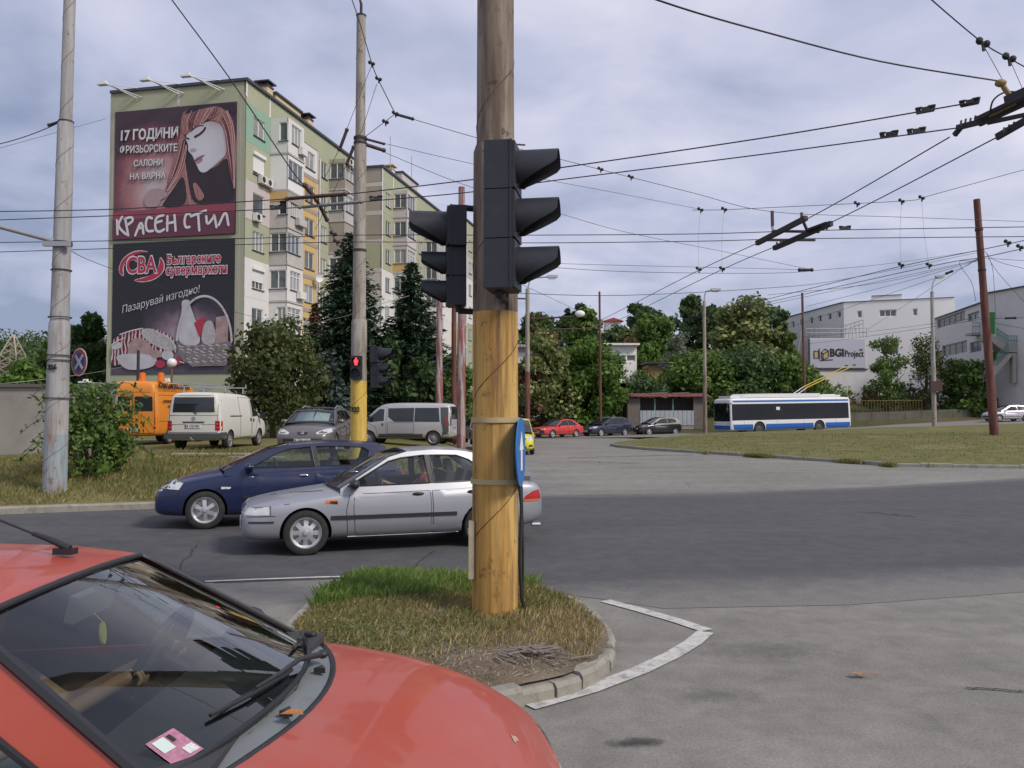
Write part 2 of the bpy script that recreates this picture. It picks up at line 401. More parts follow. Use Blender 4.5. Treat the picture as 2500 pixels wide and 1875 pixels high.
at_ = cr_.data.attributes.new('wear', 'FLOAT', 'POINT'); EDG = [[(1.2, 8.2), (3.4, 8.35), (6.5, 9.2), (12, 10.2), (30, 15), (50, 20)], [(50, 31), (26, 27.2), (15.3, 24.4), (9.5, 21.5), (4.4, 19.75), (.7, 19.25)]]
at_.data.foreach_set('value', [min(smooth(0, 2.2, poly_dist(v.co[:2], EDG[0])), smooth(0, 1.2, poly_dist(v.co[:2], EDG[1])) * .7 + .3) for v in cr_.data.vertices])
def back_road():
    cl = [(-2, 64.5), (4, 66), (10, 65.6), (17, 65.5), (28, 68.6), (46, 76.2), (75, 90)]
    mb = MB(); vs = []
    for i, (x, y) in enumerate(cl):
        a, b = cl[max(0, i - 1)], cl[min(len(cl) - 1, i + 1)]; d = Vector((b[0] - a[0], b[1] - a[1])).normalized(); n = Vector((-d.y, d.x))
        for s in (-4.6, 4.4): vs.append((x + n.x * s, y + n.y * s, roadz(x) + .012))
    mb.add(vs, [(2 * i, 2 * i + 1, 2 * i + 3, 2 * i + 2) for i in range(len(cl) - 1)])
    return tag(mb.build('back_road', M_road), kind='structure')
back_road()
patch_obj('grass_bank', KB + [(-4, 128), (-150, 128), (-150, -30)], bankz, M_bank, 2.2)
patch_obj('lawn', LF + LB, lawnz, M_lawn, 1.6)

def chaikin_(p):
    return [q for i in range(len(p)) for a, b in [(p[i], p[(i + 1) % len(p)])] for q in ((a[0] * .75 + b[0] * .25, a[1] * .75 + b[1] * .25), (a[0] * .25 + b[0] * .75, a[1] * .25 + b[1] * .75))]
def kerb(name, pts, w=.17, h=.14, stone=1.0, closed=False, z=None, rough=.012):
    """a row of separate kerb stones laid along a line"""
    mb = MB(); rr = random.Random(3); pts = [Vector((p[0], p[1])) for p in pts]
    if closed: pts.append(pts[0])
    for a, b in zip(pts, pts[1:]):
        L = (b - a).length; k = max(1, round(L / stone)); d = (b - a) / L; nrm = Vector((-d.y, d.x))
        for i in range(k):
            p, q = a + d * (L * i / k + .003), a + d * (L * (i + 1) / k - .003); o = nrm * rr.uniform(-rough, rough)
            hh = h + rr.uniform(-rough * 1.6, rough); zz = z((p.x + q.x) / 2, (p.y + q.y) / 2) if z else 0
            c = (p + q) / 2 + o; ang = math.atan2(d.y, d.x) + rr.uniform(-.012, .012); ca, sa = math.cos(ang), math.sin(ang); l2 = (q - p).length / 2
            prof = [(-w / 2, -.1), (w / 2, -.1), (w / 2, hh - .03), (w / 2 - .025, hh), (-w / 2 + .025, hh), (-w / 2, hh - .03)]
            vs = [(c.x + ca * s * l2 - sa * y, c.y + sa * s * l2 + ca * y, zz + zc) for s in (-1, 1) for y, zc in prof]
            mb.add(vs, [(5, 4, 3, 2, 1, 0), (6, 7, 8, 9, 10, 11)] + [(j, (j + 1) % 6, (j + 1) % 6 + 6, j + 6) for j in range(6)])
    return tag(mb.build(name, M_kerb), kind='structure')
kerb('kerb', KB[:11], stone=1.6)
kerb('kerb', LF[:], stone=1.1)

# ---- traffic island
ISL = [(-.4 + (x + .4) * .935, 7.2 + (y - 7.2) * .94) for x, y in [(-1.72, 9.28), (-2.0, 8.3), (-2.0, 7.2), (-1.95, 6.2), (-1.75, 5.4), (-1.2, 4.95), (-.55, 5.05), (-.06, 5.38), (.42, 5.66), (.72, 6.05), (.86, 6.6), (.88, 7.1), (.76, 7.85), (.52, 8.4), (.25, 8.75), (-.4, 9.02), (-1.1, 9.2)]]
def islz(x, y): return .13 + .05 * min(1, poly_dist((x, y), ISL, True) / .5) + .02 * noise.noise(Vector((x * 3, y * 3, 0)))
patch_obj('traffic_island', ISL, islz, M_soil, .12)
kerb('kerb', chaikin_(ISL), w=.15, h=.115, stone=.6, closed=True, rough=.016)

# ---- road paint
def stripe(name, pts, w, mat=M_paint, z=.009):
    mb = MB(); pts = [Vector((p[0], p[1])) for p in pts]; vs = []
    for i, p in enumerate(pts):
        d = (pts[min(i + 1, len(pts) - 1)] - pts[max(i - 1, 0)]).normalized(); n = Vector((-d.y, d.x)) * w / 2
        vs += [(p.x + n.x, p.y + n.y, z), (p.x - n.x, p.y - n.y, z)]
    mb.add(vs, [(2 * i, 2 * i + 1, 2 * i + 3, 2 * i + 2) for i in range(len(pts) - 1)])
    return tag(mb.build(name, mat), kind='structure')
g = lambda u, v: ground(u, v)[:2]
stripe('road_marking', [g(1478, 1468), g(1560, 1490), g(1650, 1516), g(1726, 1541)], .145)
stripe('road_marking', [g(1722, 1545), g(1690, 1572), g(1640, 1602), g(1560, 1640), g(1440, 1685), g(1290, 1727)], .15, z=.010)
M_crack = pm('crack_dark', (.035, .034, .033), .95); M_stain = pm('oil_stain', (.055, .053, .05), .7, var=.3, scale=8); rk = random.Random(12)
def wobble(a, b, n, j): return [(a[0] + (b[0] - a[0]) * i / n + rk.uniform(-j, j), a[1] + (b[1] - a[1]) * i / n + rk.uniform(-j, j)) for i in range(n + 1)]
for a, b, w, j in ((g(2360, 1682), g(2520, 1692), .02, .02), (g(1430, 1208), g(1720, 1203), .03, .05), (g(1400, 1118), g(1690, 1111), .10, .25), (g(1410, 1127), g(1560, 1132), .06, .2), (g(1320, 1462), g(1345, 1476), .04, .02), (g(520, 1424), g(872, 1412), .025, .012), (g(1000, 1395), g(1060, 1345), .012, .03), (g(430, 1400), g(480, 1330), .012, .04), (g(2090, 1250), g(2240, 1262), .03, .1)): stripe('road_crack', wobble(a, b, 14, j), w, M_crack, .0115)
def blot(u, v, rx, ry, n, name='road_stain', mat=M_stain, z=.0105):
    c = g(u, v); mb = MB()
    for _ in range(n):
        x, y, r = c[0] + rk.gauss(0, rx), c[1] + rk.gauss(0, ry), rk.uniform(.02, .075) * (rx / .2) ** .5; k = 9; q = [(x + r * rk.uniform(.6, 1.3) * math.cos(i * 6.283 / k), y + r * .8 * rk.uniform(.6, 1.3) * math.sin(i * 6.283 / k), z) for i in range(k)]; mb.add(q, [tuple(range(k))]); z += .00004
    return tag(mb.build(name, mat), kind='structure')
def soft_stain(u, v, rx, ry, k=.75):
    c = g(u, v); m, n, l, p, o = new_mat('soaked_stain_%d' % u); tc = n.new('ShaderNodeTexCoord').outputs['Object']; ln = n.new('ShaderNodeVectorMath'); ln.operation = 'LENGTH'; l.new(mapped(n, l, tc, (1 / rx, 1 / ry, 0)), ln.inputs[0])
    f = math_n(n, l, 'ADD', ln.outputs['Value'], math_n(n, l, 'MULTIPLY', math_n(n, l, 'SUBTRACT', tex_noise(n, l, tc, 9, 6, .7), .5), 2.2)); a = ramp(n, l, f, [(.15, (k,) * 3), (.85, (0, 0, 0))])
    l.new(a, p.inputs['Alpha']); p.inputs['Base Color'].default_value = (.05, .048, .044, 1); p.inputs['Roughness'].default_value = .7
    o2 = MB().add([(rx * 1.6 * a_, ry * 1.6 * b_, 0) for a_, b_ in ((-1, -1), (1, -1), (1, 1), (-1, 1))], [(0, 1, 2, 3)]).build('road_stain', m); o2.location = (*c, .0105); tag(o2, kind='structure')
soft_stain(1560, 1815, .26, .10, .8); soft_stain(1880, 1590, .8, .35, .22); soft_stain(1750, 1700, .5, .2, .2)
stripe('road_marking', [g(500, 1421), g(620, 1416), g(760, 1411), g(872, 1408)], .07)

# ================================================================== apartment building with the two banners
M_green = pm('render_green', (.40, .415, .295), .9, var=.1, scale=.35, dirt=.25, dirtcol=(.29, .30, .21), bump=.15, bscale=30)
M_green2 = pm('render_olive', (.38, .385, .29), .9, var=.12, scale=.5, dirt=.35, dirtcol=(.25, .25, .17))
M_teal = pm('render_teal', (.27, .43, .33), .9, var=.07, scale=.5)
M_white = pm('render_white', (.70, .69, .68), .88, var=.07, scale=.6, dirt=.2, dirtcol=(.5, .48, .45))
M_grey = pm('render_grey', (.50, .48, .46), .9, var=.14, scale=.8, dirt=.5, dirtcol=(.33, .31, .29))
M_mauve = pm('render_mauve', (.56, .51, .50), .9, var=.08, scale=.6)
M_taupe = pm('render_taupe', (.36, .32, .28), .9, var=.1, scale=.6)
M_yellow = pm('render_ochre', (.60, .42, .18), .9, var=.08, scale=.7, dirt=.2, dirtcol=(.42, .27, .12))
M_cream = pm('render_cream', (.66, .52, .30), .9, var=.08, scale=.7)
M_trim = pm('white_trim', (.78, .78, .77), .6, var=.04)
M_roofedge = pm('roof_edge_metal', (.055, .06, .075), .5, var=.1)
M_pane = pm('window_glass', (.09, .11, .125), .06, var=.5, scale=1.3, spec=.9)
M_curtain = pm('curtained_glass', (.30, .31, .31), .12, var=.3, scale=5, spec=.7)
M_dark = pm('dark_gap', (.02, .02, .022), .7)
M_ac = pm('air_conditioner_white', (.68, .67, .64), .5, var=.06, dirt=.3)
M_black = pm('black_plastic', (.022, .023, .026), .45, var=.2)
M_metal = pm('galvanised_metal', (.42, .43, .44), .45, .6, var=.12)

APT0 = Vector((-19.06, 58.0, 0)); D_S = Vector((.215, .977, 0)).normalized(); D_T = Vector((-.977, .215, 0)).normalized(); D_N = -D_T
ZT = 25.85
apt = thing('apartment_building', 'tall green and white panel apartment block with two giant advertising banners on its end wall', 'building', (APT0.x, APT0.y, 0))
def A(s, n, z): return APT0 + D_S * s + D_N * n + Vector((0, 0, z))      # s along the front, n out of the front
def alocal(mb):                                                         # world points to the building's own space
    mb.v = [(x - APT0.x, y - APT0.y, z) for x, y, z in mb.v]; return mb
BLOCKS = [(0, 21.6, 0), (21.6, 44.9, 1.86), (44.9, 66, 3.85)]
mb = MB()
for s0, s1, n0 in BLOCKS:                                               # cores, slightly behind the panel skins
    vs = [A(s, n, z) for z in (.2, ZT - .25) for n in (n0 - .16, n0 - 11.0 + 0) for s in (s0 + .16, s1 - .02)]
    mb.add(vs, [(0, 1, 3, 2), (4, 6, 7, 5), (0, 4, 5, 1), (2, 3, 7, 6), (0, 2, 6, 4), (1, 5, 7, 3)])
alocal(mb).build('wall', M_green2, apt)
def panel(s0, s1, z0, z1, n, mat, holes=(), thick=.16, axis='s', at_s=0, name='wall', parent=apt):
    """skin panel with window holes; axis 's' faces out of the front, 't' faces the camera end"""
    if axis == 's': fn = lambda a, z: (A(a, n, z), D_N)
    else: fn = lambda a, z: (A(at_s, a, z), -D_S)
    hp = [[(a, c), (b, c), (b, d), (a, d)] for a, b, c, d in holes]
    m = MB().sheet([(s0, z0), (s1, z0), (s1, z1), (s0, z1)], hp, fn, thick)
    return alocal(m).build(name, mat, parent)
wr = random.Random(5)
def window(a, b, c, d, n, axis='s', at_s=0, lights=2, curtain=None, frame=M_trim, sill=True, shutter=0, transom=False):
    """a recessed window: frame with mullions (part), pane and sill (sub-parts)"""
    P = (lambda x, z, o: A(x, n + o, z)) if axis == 's' else (lambda x, z, o: A(at_s - o, x, z))
    up = D_N if axis == 's' else -D_S
    f = MB(); w = .075; e = .09
    for x0, z0, x1, z1 in ((a, c + w / 2, b, c + w / 2), (a, d - w / 2, b, d - w / 2)): f.bar(P(x0, z0, -e), P(x1, z1, -e), w, .06, up)
    for i in range(lights + 1):
        x = a + w / 2 + (b - a - w) * i / lights; f.bar(P(x, c + w, -e), P(x, d - w, -e), w * (.9 if 0 < i < lights else 1), .06, up)
    if transom: f.bar(P(a + w, d - .42, -e + .004), P(b - w, d - .42, -e + .004), w * .8, .05, up)
    fo = alocal(f).build('window', frame, apt)
    m = MB(); vs = [P(x, z, -e - .02) for x, z in ((a, c), (b, c), (b, d), (a, d))]; m.add(vs, [(0, 1, 2, 3)])
    alocal(m).build('pane', curtain or (M_curtain if wr.random() < .4 else M_pane), fo)
    if sill:
        m = MB().bar(P(a - .06, c - .02, .02), P(b + .06, c - .02, .02), .16, .04, Vector((0, 0, 1))); alocal(m).build('sill', M_roofedge, fo)
    if shutter:
        m = MB(); zz = d - (d - c) * shutter; k = max(3, int((d - zz) / .11))
        for i in range(k): m.bar(P(a, zz + (d - zz) * (i + .5) / k, -.035), P(b, zz + (d - zz) * (i + .5) / k, -.035), (d - zz) / k * .92, .02, up)
        m.bar(P(a - .05, d + .1, .03), P(b + .05, d + .1, .03), .24, .22, up); alocal(m).build('shutter', M_trim, fo)
    return fo
def zf(i): return 21.4 - 2.8 * i                # floor level i (0 = top)
def aircon(p, w=.8, h=.58):
    t = MB(); d = .32
    c = A(p[0], p[1] + d / 2 + .05, p[2]); t.bar(c - D_S * w / 2, c + D_S * w / 2, d, h, (0, 0, 1))
    o = alocal(t).build('air_conditioner', M_ac, apt)
    f = MB(); q = A(p[0] - .12, p[1] + d + .055, p[2]); f.lathe([(.001, 0), (.2, 0), (.22, .012)], 16, basis(q, D_S, (0, 0, 1), D_N)); alocal(f).build('fan_grille', M_dark, o)
    b = MB()
    for s in (-.3, .3): b.bar(A(p[0] + s, p[1], p[2] - h / 2 - .02), A(p[0] + s, p[1] + d, p[2] - h / 2 - .02), .04, .03)
    alocal(b).build('bracket', M_metal, o)
def dish(p, r=.42):
    T = basis(A(*p), (D_S + D_N * .2), (0, .25, 1), None); T = basis(A(*p), D_S * .9 + D_N * .45, Vector((0, 0, 1)) + D_N * .3)
    m = MB(); m.lathe([(.01, 0), (r * .5, .03), (r * .85, .09), (r, .14), (r, .16), (r * .84, .11), (r * .5, .05), (.01, .02)], 20, T)
    m.bar(A(p[0], p[1] - .45, p[2] - .1), A(*p), .04, .04); alocal(m).build('satellite_dish', M_trim, apt)

# ---- block A, front: four bays of colour
colA = [M_teal, M_green, M_mauve, M_green, M_white, M_white, M_white, M_green]
for i in range(8):
    z0 = zf(i) - (1.0 if i == 7 else 0); z1 = zf(i) + 2.8; off = .05 if colA[i] in (M_white, M_mauve) else .03
    h = [(1.0, 2.6, zf(i) + .72, zf(i) + 2.12)]
    panel(.0, 3.42, z0 + .012, z1, off, colA[i], h)
    window(*h[0], off, lights=(2, 2, 1, 3, 3, 2, 2, 2)[i], shutter=(0, .85, 0, 0, .62, 0, 0, 0)[i], curtain=(M_curtain if i in (0, 3) else None))
panel(0, 21.6, 24.212, ZT, .02, M_green, thick=.18)
for s0, s1, z0, z1, n in ((-.02, .14, 24.6, ZT - .1, .026), (3.3, 3.46, 24.25, ZT - .1, .026)): panel(s0, s1, z0, z1, n, M_trim, thick=.03)
panel(3.42, 21.5, -.6, 24.2, -.2, M_green2, thick=.1)                      # plain wall behind the bays
# ochre strip and green strip between the enclosed balconies
for i in range(8):
    h = [(9.3, 11.0, zf(i) + .85, zf(i) + 2.3)]
    panel(8.2, 11.7, zf(i) + .01, zf(i) + 2.8, -.02, M_yellow if i else M_white, h, thick=.16); window(*h[0], -.02, lights=2, sill=True)
    panel(8.2, 11.72, zf(i) + .01, zf(i) + .34, .006, M_taupe, thick=.02)
    panel(11.45, 11.7, zf(i) + .36, zf(i) + 2.79, .012, M_mauve, thick=.03)
    h = [(12.2, 13.3, zf(i) + .8, zf(i) + 2.2)]
    g_ = M_green if i < 5 else M_white
    panel(11.72, 13.7, zf(i) + .01, zf(i) + 2.8, .03, g_, h, thick=.2); window(*h[0], .03, lights=2)
    panel(17.2, 21.5, zf(i) + .01, zf(i) + 2.8, -.01, g_, [(18.2, 19.7, zf(i) + .8, zf(i) + 2.2)]); window(18.2, 19.7, zf(i) + .8, zf(i) + 2.2, -.01)
    panel(6.0, 8.19, zf(i) + .01, zf(i) + 2.8, -.03, M_mauve, thick=.1)
M_pipe = pm('white_pipe', (.72, .7, .68), .5)
m = MB().tube([A(11.72, .12, .8), A(11.72, .12, 23.6)], .055, 8); alocal(m).build('drainpipe', M_pipe, apt)

def bay(s0, s1, n0, i, mats, side_win, front_win, proj=1.5, lip=M_grey):
    """an enclosed balcony of one storey: side wall, front wall, far side, slab, windows"""
    z0, z1 = zf(i), zf(i) + 2.76
    body, low = mats
    sw = [(n0 + proj * side_win[0], n0 + proj * side_win[1], z0 + 1.0, z1 - .32)] if side_win else []
    panel(n0 - .18, n0 + proj - .002, z0 + .14, z1, 0, body, sw, .1, 't', s0, 'balcony_wall')
    fw = [(s0 + (s1 - s0) * front_win[0], s0 + (s1 - s0) * front_win[1], z0 + 1.0, z1 - .3)] if front_win else []
    panel(s0, s1, z0 + 1.0 if 0 else z0 + .14, z1, n0 + proj, body, fw, .1, 's', 0, 'balcony_wall')
    panel(n0 - .18, n0 + proj - .1, z0 + .14, z1, 0, body, [], .1, 't', s1, 'balcony_wall')
    for x in sw: window(*x, 0, 't', s0, lights=(2 if side_win[1] - side_win[0] > .5 else 1), sill=True, curtain=side_win[2] if len(side_win) > 2 else None)
    for x in fw: window(*x, n0 + proj, lights=3, transom=bool(wr.random() < .5))
    m = MB(); c0, c1 = A(s0 - .05, n0 + proj / 2 - .05, z0 + .06), A(s1 + .05, n0 + proj / 2 - .05, z0 + .06); m.bar(c0, c1, proj + .24, .15); alocal(m).build('balcony_slab', lip, apt)
    if low:
        panel(n0, n0 + proj + .03, z0 + .15, z0 + .95, 0, low, [], .02, 't', s0 - .03, 'balcony_wall'); panel(s0 - .03, s1, z0 + .15, z0 + .95, n0 + proj + .03, low, [], .02, 's', 0, 'balcony_wall')
bays = [(M_white, None, (.5, .98), (.22, .85)), (M_trim, None, None, (.03, .97)), (M_grey, None, (.5, .98, M_dark), (.2, .6)), (M_grey, None, (.06, .97), (.02, .8)),
        (M_white, None, (.04, .98), (.2, .85)), (M_white, None, (.45, .98), (.04, .9)), (M_mauve, None, (.2, .9), (.1, .9)), (M_mauve, None, None, None)]
for i, (b, low, sw, fw) in enumerate(bays): bay(3.45, 6.0, 0, i, (b, low), sw, fw)
panel(0, 1.53, zf(1) - .75, zf(1) + .1, 0, M_yellow, [], .02, 't', 3.41, 'balcony_wall'); panel(3.42, 6.0, zf(1) - .75, zf(1) + .1, 1.54, M_taupe, [], .02, 's', 0, 'balcony_wall')
for i, fb in ((0, (5.0, 5.9)), (2, (4.6, 5.9)), (4, (4.9, 5.9))):           # washing boxes under the bay windows
    m = MB().bar(A(fb[0], 1.72, zf(i) + .72), A(fb[1], 1.72, zf(i) + .72), .34, .55); alocal(m).build('balcony_box', M_white if i != 2 else M_grey, apt)
for i in range(8):
    if i == 2:
        bay(13.7, 16.6, 0, i, (M_taupe, None), None, None)
    else: bay(13.7, 16.6, 0, i, ((M_green2, M_taupe), (M_grey, None), None, (M_white, None), (M_grey, None), (M_white, None), (M_white, None), (M_white, None))[i], (.06, .96), (.1, .9))
for p in ((2.9, .05, zf(1) + .45), (3.0 - 1.0, .05, zf(1) + .45), (1.3, .05, zf(2) + .3), (13.0, .05, zf(5) + .35), (1.2, .05, zf(6) + 1.9), (14.4, 1.5, zf(0) + 2.6), (15.6, 1.5, zf(0) + 2.6)): aircon(p)
dish((10.9, .5, zf(3) + .3)); dish((13.3, .5, zf(4) + .2))

# ---- end wall seen by the camera (coloured frame round the banners)
panel(-11.15, 0, .2, ZT, 0, M_green, [], .16, 't', 0)
for a0, a1, z0, z1 in ((-11.15, -10.8, 14.6, ZT - .35), (-.5, -.06, 5.2, 24.9)): panel(a0, a1, z0, z1, 0, M_green2, [], .012, 't', -.014)
panel(-5.6, -5.35, 24.35, ZT - .1, 0, M_mauve, [], .012, 't', -.014)
for zz in (8.1, 12.3, 16.4, 20.6): panel(-11.15, -.0, zz, zz + .05, 0, M_mauve, [], .01, 't', -.012)
for a0 in (-.55, -.42, -10.9): panel(a0, a0 + .03, 1.2, 24.3, 0, M_mauve, [], .01, 't', -.016)
# ---- blocks B and C
def small_block(s0, s1, n0, rows, dense=True):
    for i in range(8):
        z0 = zf(i); z1 = z0 + 2.8
        c_end, c_front = rows[i]
        panel(n0 - 3.4, n0, z0 - (1. if i == 7 else 0) + .02, z1, 0, c_end, [], .16, 't', s0)
        panel(n0 - 3.4, n0 + .01, z1 - .35, z1 + .06, 0, M_mauve, [], .02, 't', s0 - .015)
        h = [(s0 + 1.0, s0 + 2.3, z0 + .75, z0 + 2.15)]
        panel(s0, s0 + 3.0, z0 + .02, z1, n0 + .02, c_front, h); window(*h[0], n0 + .02)
        bay(s0 + 3.0, s0 + 5.8, n0, i, ((M_white if c_front == M_white else M_mauve), M_yellow if i == 2 else None), (.08, .94), (.1, .9))
        h = [(s0 + 7.2, s0 + 9.0, z0 + .85, z0 + 2.3)]
        panel(s0 + 5.8, s0 + 10, z0 + .02, z1, n0 - .02, M_yellow, h); window(*h[0], n0 - .02)
        h = [(s0 + 10.8, s0 + 12.2, z0 + .75, z0 + 2.15)]
        panel(s0 + 10, s0 + 13, z0 + .02, z1, n0 + .02, c_front, h); window(*h[0], n0 + .02)
        bay(s0 + 13, s0 + 15.8, n0, i, ((M_white if c_front == M_white else M_grey), None), (.08, .94), (.1, .9))
        h = [(s0 + 17, s0 + 18.4, z0 + .75, z0 + 2.15)]
        panel(s0 + 15.8, s1, z0 + .02, z1, n0 + .02, c_front, h); window(*h[0], n0 + .02)
    panel(s0, s1, 24.212, ZT, n0 + .02, M_green); panel(n0 - 3.4, n0, 24.3, ZT, 0, M_taupe, [], .16, 't', s0)
    panel(s0, s0 + .16, 2, ZT - .1, n0 + .04, M_trim, thick=.02); panel(s0 + 3.0, s0 + 3.14, 24.3, ZT - .1, n0 + .04, M_trim, thick=.02)
RB = [(M_taupe, M_green), (M_taupe, M_green), (M_green, M_green), (M_mauve, M_white), (M_white, M_white), (M_white, M_white), (M_white, M_white), (M_green, M_green)]
RC = [(M_green, M_green), (M_grey, M_grey), (M_grey, M_white), (M_white, M_white), (M_cream, M_green), (M_green, M_green), (M_white, M_white), (M_green, M_green)]
small_block(21.6, 44.9, 1.86, RB); small_block(44.9, 66, 3.85, RC)

# ---- roof
m = MB()
for s0, s1, n0 in BLOCKS:
    c0, c1 = A(s0 - .14, n0 - 5.5 + .02, ZT - .05), A(s1 + .02, n0 - 5.5 + .02, ZT - .05); m.bar(c0, c1, 11.34, .2)
roof = alocal(m).build('roof', M_roofedge, apt)
def chimney(s, n, w, h, mat=M_cream):
    m = MB().bar(A(s, n - w / 2, ZT + h / 2), A(s, n + w / 2, ZT + h / 2), w, h); o = alocal(m).build('chimney', mat, roof)
    c = A(s, n, ZT + h); k = MB()
    k.box(c + Vector((0, 0, .06)), (w * 1.15, w * 1.15, .14), math.atan2(D_S.y, D_S.x)); k.box(c + Vector((0, 0, .38)), (w * 1.5, w * 1.5, .1), math.atan2(D_S.y, D_S.x))
    for i in (-1, 1):
        for j in (-1, 1): k.bar(c + D_S * w * .4 * i + D_N * w * .4 * j + Vector((0, 0, .1)), c + D_S * w * .4 * i + D_N * w * .4 * j + Vector((0, 0, .36)), .1, .1)
    alocal(k).build('chimney_cap', M_roofedge if mat == M_cream else M_cream, roof)
chimney(5.5, -1.6, .85, 1.6); chimney(12.5, -1.6, .85, 1.5); chimney(27, .6, .8, 1.2, M_white)
m = MB().bar(A(7.2, -3.4, ZT + .9), A(11.5, -3.4, ZT + .9), 3.6, 1.8); o = alocal(m).build('lift_house', M_cream, roof)
m = MB().bar(A(7.05, -3.4, ZT + 1.88), A(11.65, -3.4, ZT + 1.88), 3.9, .16); alocal(m).build('roof_slab', M_roofedge, o) if False else alocal(m).build('lift_house_roof', M_roofedge, roof)
m = MB().bar(A(29, -.4, ZT + .75), A(34, -.4, ZT + .75), 3.2, 1.5); alocal(m).build('lift_house', M_mauve, roof)
m = MB().bar(A(28.9, -.4, ZT + 1.58), A(34.1, -.4, ZT + 1.58), 3.5, .14); alocal(m).build('lift_house_roof', M_roofedge, roof)
for s in (25.5, 32):
    m = MB().tube([A(s, 1.2, ZT), A(s, 1.2, ZT + 4.2)], .035, 6); alocal(m).build('antenna', M_metal, roof)

# ================================================================== advertising banners on the end wall
def bn(a, z, lift):                 # a: metres left of the corner, z: height; lift: out of the wall
    return A(-.02 - lift, -a, z)
def flatc(name, col, rough=.55, var=.05, scale=2): return pm(name, col, rough, var=var, scale=scale)
class Art:
    """maps points traced on the photograph's banner to metres on the wall, in layers a few mm apart"""
    def __init__(self, root, x0, x1, ytl, ytr, ybl, ybr, a0, a1, z0, z1):
        self.p = (x0, x1, ytl, ytr, ybl, ybr, a0, a1, z0, z1); self.root = root; self.k = .03
    def az(self, x, y):
        x0, x1, ytl, ytr, ybl, ybr, a0, a1, z0, z1 = self.p
        t = (x - x0) / (x1 - x0); yt = ytl + (ytr - ytl) * t; yb = ybl + (ybr - ybl) * t
        return a0 + (a1 - a0) * t, z1 + (z0 - z1) * (y - yt) / (yb - yt)
    def layer(self): self.k += .006; return self.k
    def poly(self, name, pts, mat, smooth_=True, lift=None):
        k = lift or self.layer()
        if smooth_: pts = chaikin(pts, 2)
        P, T, _ = fill([self.az(*p) for p in pts]); m = MB().add([bn(a, z, k) for a, z in P], T); m = alocal2(m, self.root); return m.build(name, mat, self.root)
    def stroke(self, name, lines, w, mat):
        k = self.layer(); m = MB()
        for ln, ww in [(l_, w) if not isinstance(l_, tuple) else l_ for l_ in lines]:
            q = [bn(*self.az(*p), k) for p in chaikin(ln, 2, False)]; vs = []
            for i, p in enumerate(q):
                d = (q[min(i + 1, len(q) - 1)] - q[max(i - 1, 0)]).normalized(); n = d.cross(D_S) * ww / 2
                vs += [p + n, p - n]
            m.add(vs, [(2 * i, 2 * i + 1, 2 * i + 3, 2 * i + 2) for i in range(len(q) - 1)])
            for p in (q[0], q[-1]):
                b = len(m.v); m.add([p + (D_T * math.cos(t) + Vector((0, 0, 1)) * math.sin(t)) * ww / 2 + D_S * -.001 for t in [i * math.pi / 4 for i in range(8)]], [tuple(range(8))])
        return alocal2(m, self.root).build(name, mat, self.root)
    def text(self, s, x0, x1, yc, hpx, mat, bold=.0, shear=0, rise=0, shadow=None):
        a0, z0 = self.az(x0, yc); a1, z1 = self.az(x1, yc + rise)
        k = self.layer(); c = (bn(a0, z0, k) + bn(a1, z1, k)) / 2; d = bn(a1, z1, k) - bn(a0, z0, k)
        up = (-D_S).cross(d.normalized()) * 1
        zdir = -D_S; xdir = d.normalized(); ydir = zdir.cross(xdir)
        size = hpx * abs(self.p[9] - self.p[8]) / (self.p[4] - self.p[2]) * 1.38
        T = basis(c - self.root.location, xdir, ydir)
        if shadow: link('lettering_shadow', text_mesh(s, size, basis(c - self.root.location + xdir * .035 - ydir * .045 + D_S * .004, xdir, ydir), width=d.length, bold=bold, shear=shear), shadow, self.root)
        return lettering(s, size, T, mat, self.root, width=d.length, bold=bold, shear=shear)
def alocal2(m, root): m.v = [(x - root.location.x, y - root.location.y, z - root.location.z) for x, y, z in m.v]; return m
def chaikin(p, k=2, closed=True):
    for _ in range(k):
        q = []; n = len(p)
        if not closed: q.append(p[0])
        for i in range(n if closed else n - 1):
            a, b = p[i], p[(i + 1) % n]; q += [(a[0] * .75 + b[0] * .25, a[1] * .75 + b[1] * .25), (a[0] * .25 + b[0] * .75, a[1] * .25 + b[1] * .75)]
        if not closed: q.append(p[-1])
        p = q
    return p
def glow_mat(name, centre, radius, stops, sq=(1, 1, 1)):
    """printed backdrop with a round glow (ink on the banner)"""
    m, n, l, p, o = new_mat(name); v = n.new('ShaderNodeTexCoord').outputs['Object']
    mp = mapped(n, l, v, tuple(s / radius for s in sq), tuple(-c * s / radius for c, s in zip(centre, sq)))
    ln = n.new('ShaderNodeVectorMath'); ln.operation = 'LENGTH'; l.new(mp, ln.inputs[0])
    w = math_n(n, l, 'ADD', ln.outputs['Value'], math_n(n, l, 'MULTIPLY', math_n(n, l, 'SUBTRACT', tex_noise(n, l, v, .7, 4), .5), .5))
    l.new(ramp(n, l, w, stops), p.inputs['Base Color']); p.inputs['Roughness'].default_value = .55; return m
def banner(name, label, a0, a1, z0, z1, mat):
    root = thing(name, label, 'banner', bn(0, 0, 0), 0, 'advertising banners on the apartment block')
    m = MB(); vs = [bn(a, z, k) for k in (.0, .03) for a, z in ((a0, z0), (a1, z0), (a1, z1), (a0, z1))]
    m.add(vs, [(3, 2, 1, 0), (4, 5, 6, 7), (0, 1, 5, 4), (1, 2, 6, 5), (2, 3, 7, 6), (3, 0, 4, 7)]); alocal2(m, root).build('picture', mat, root); return root
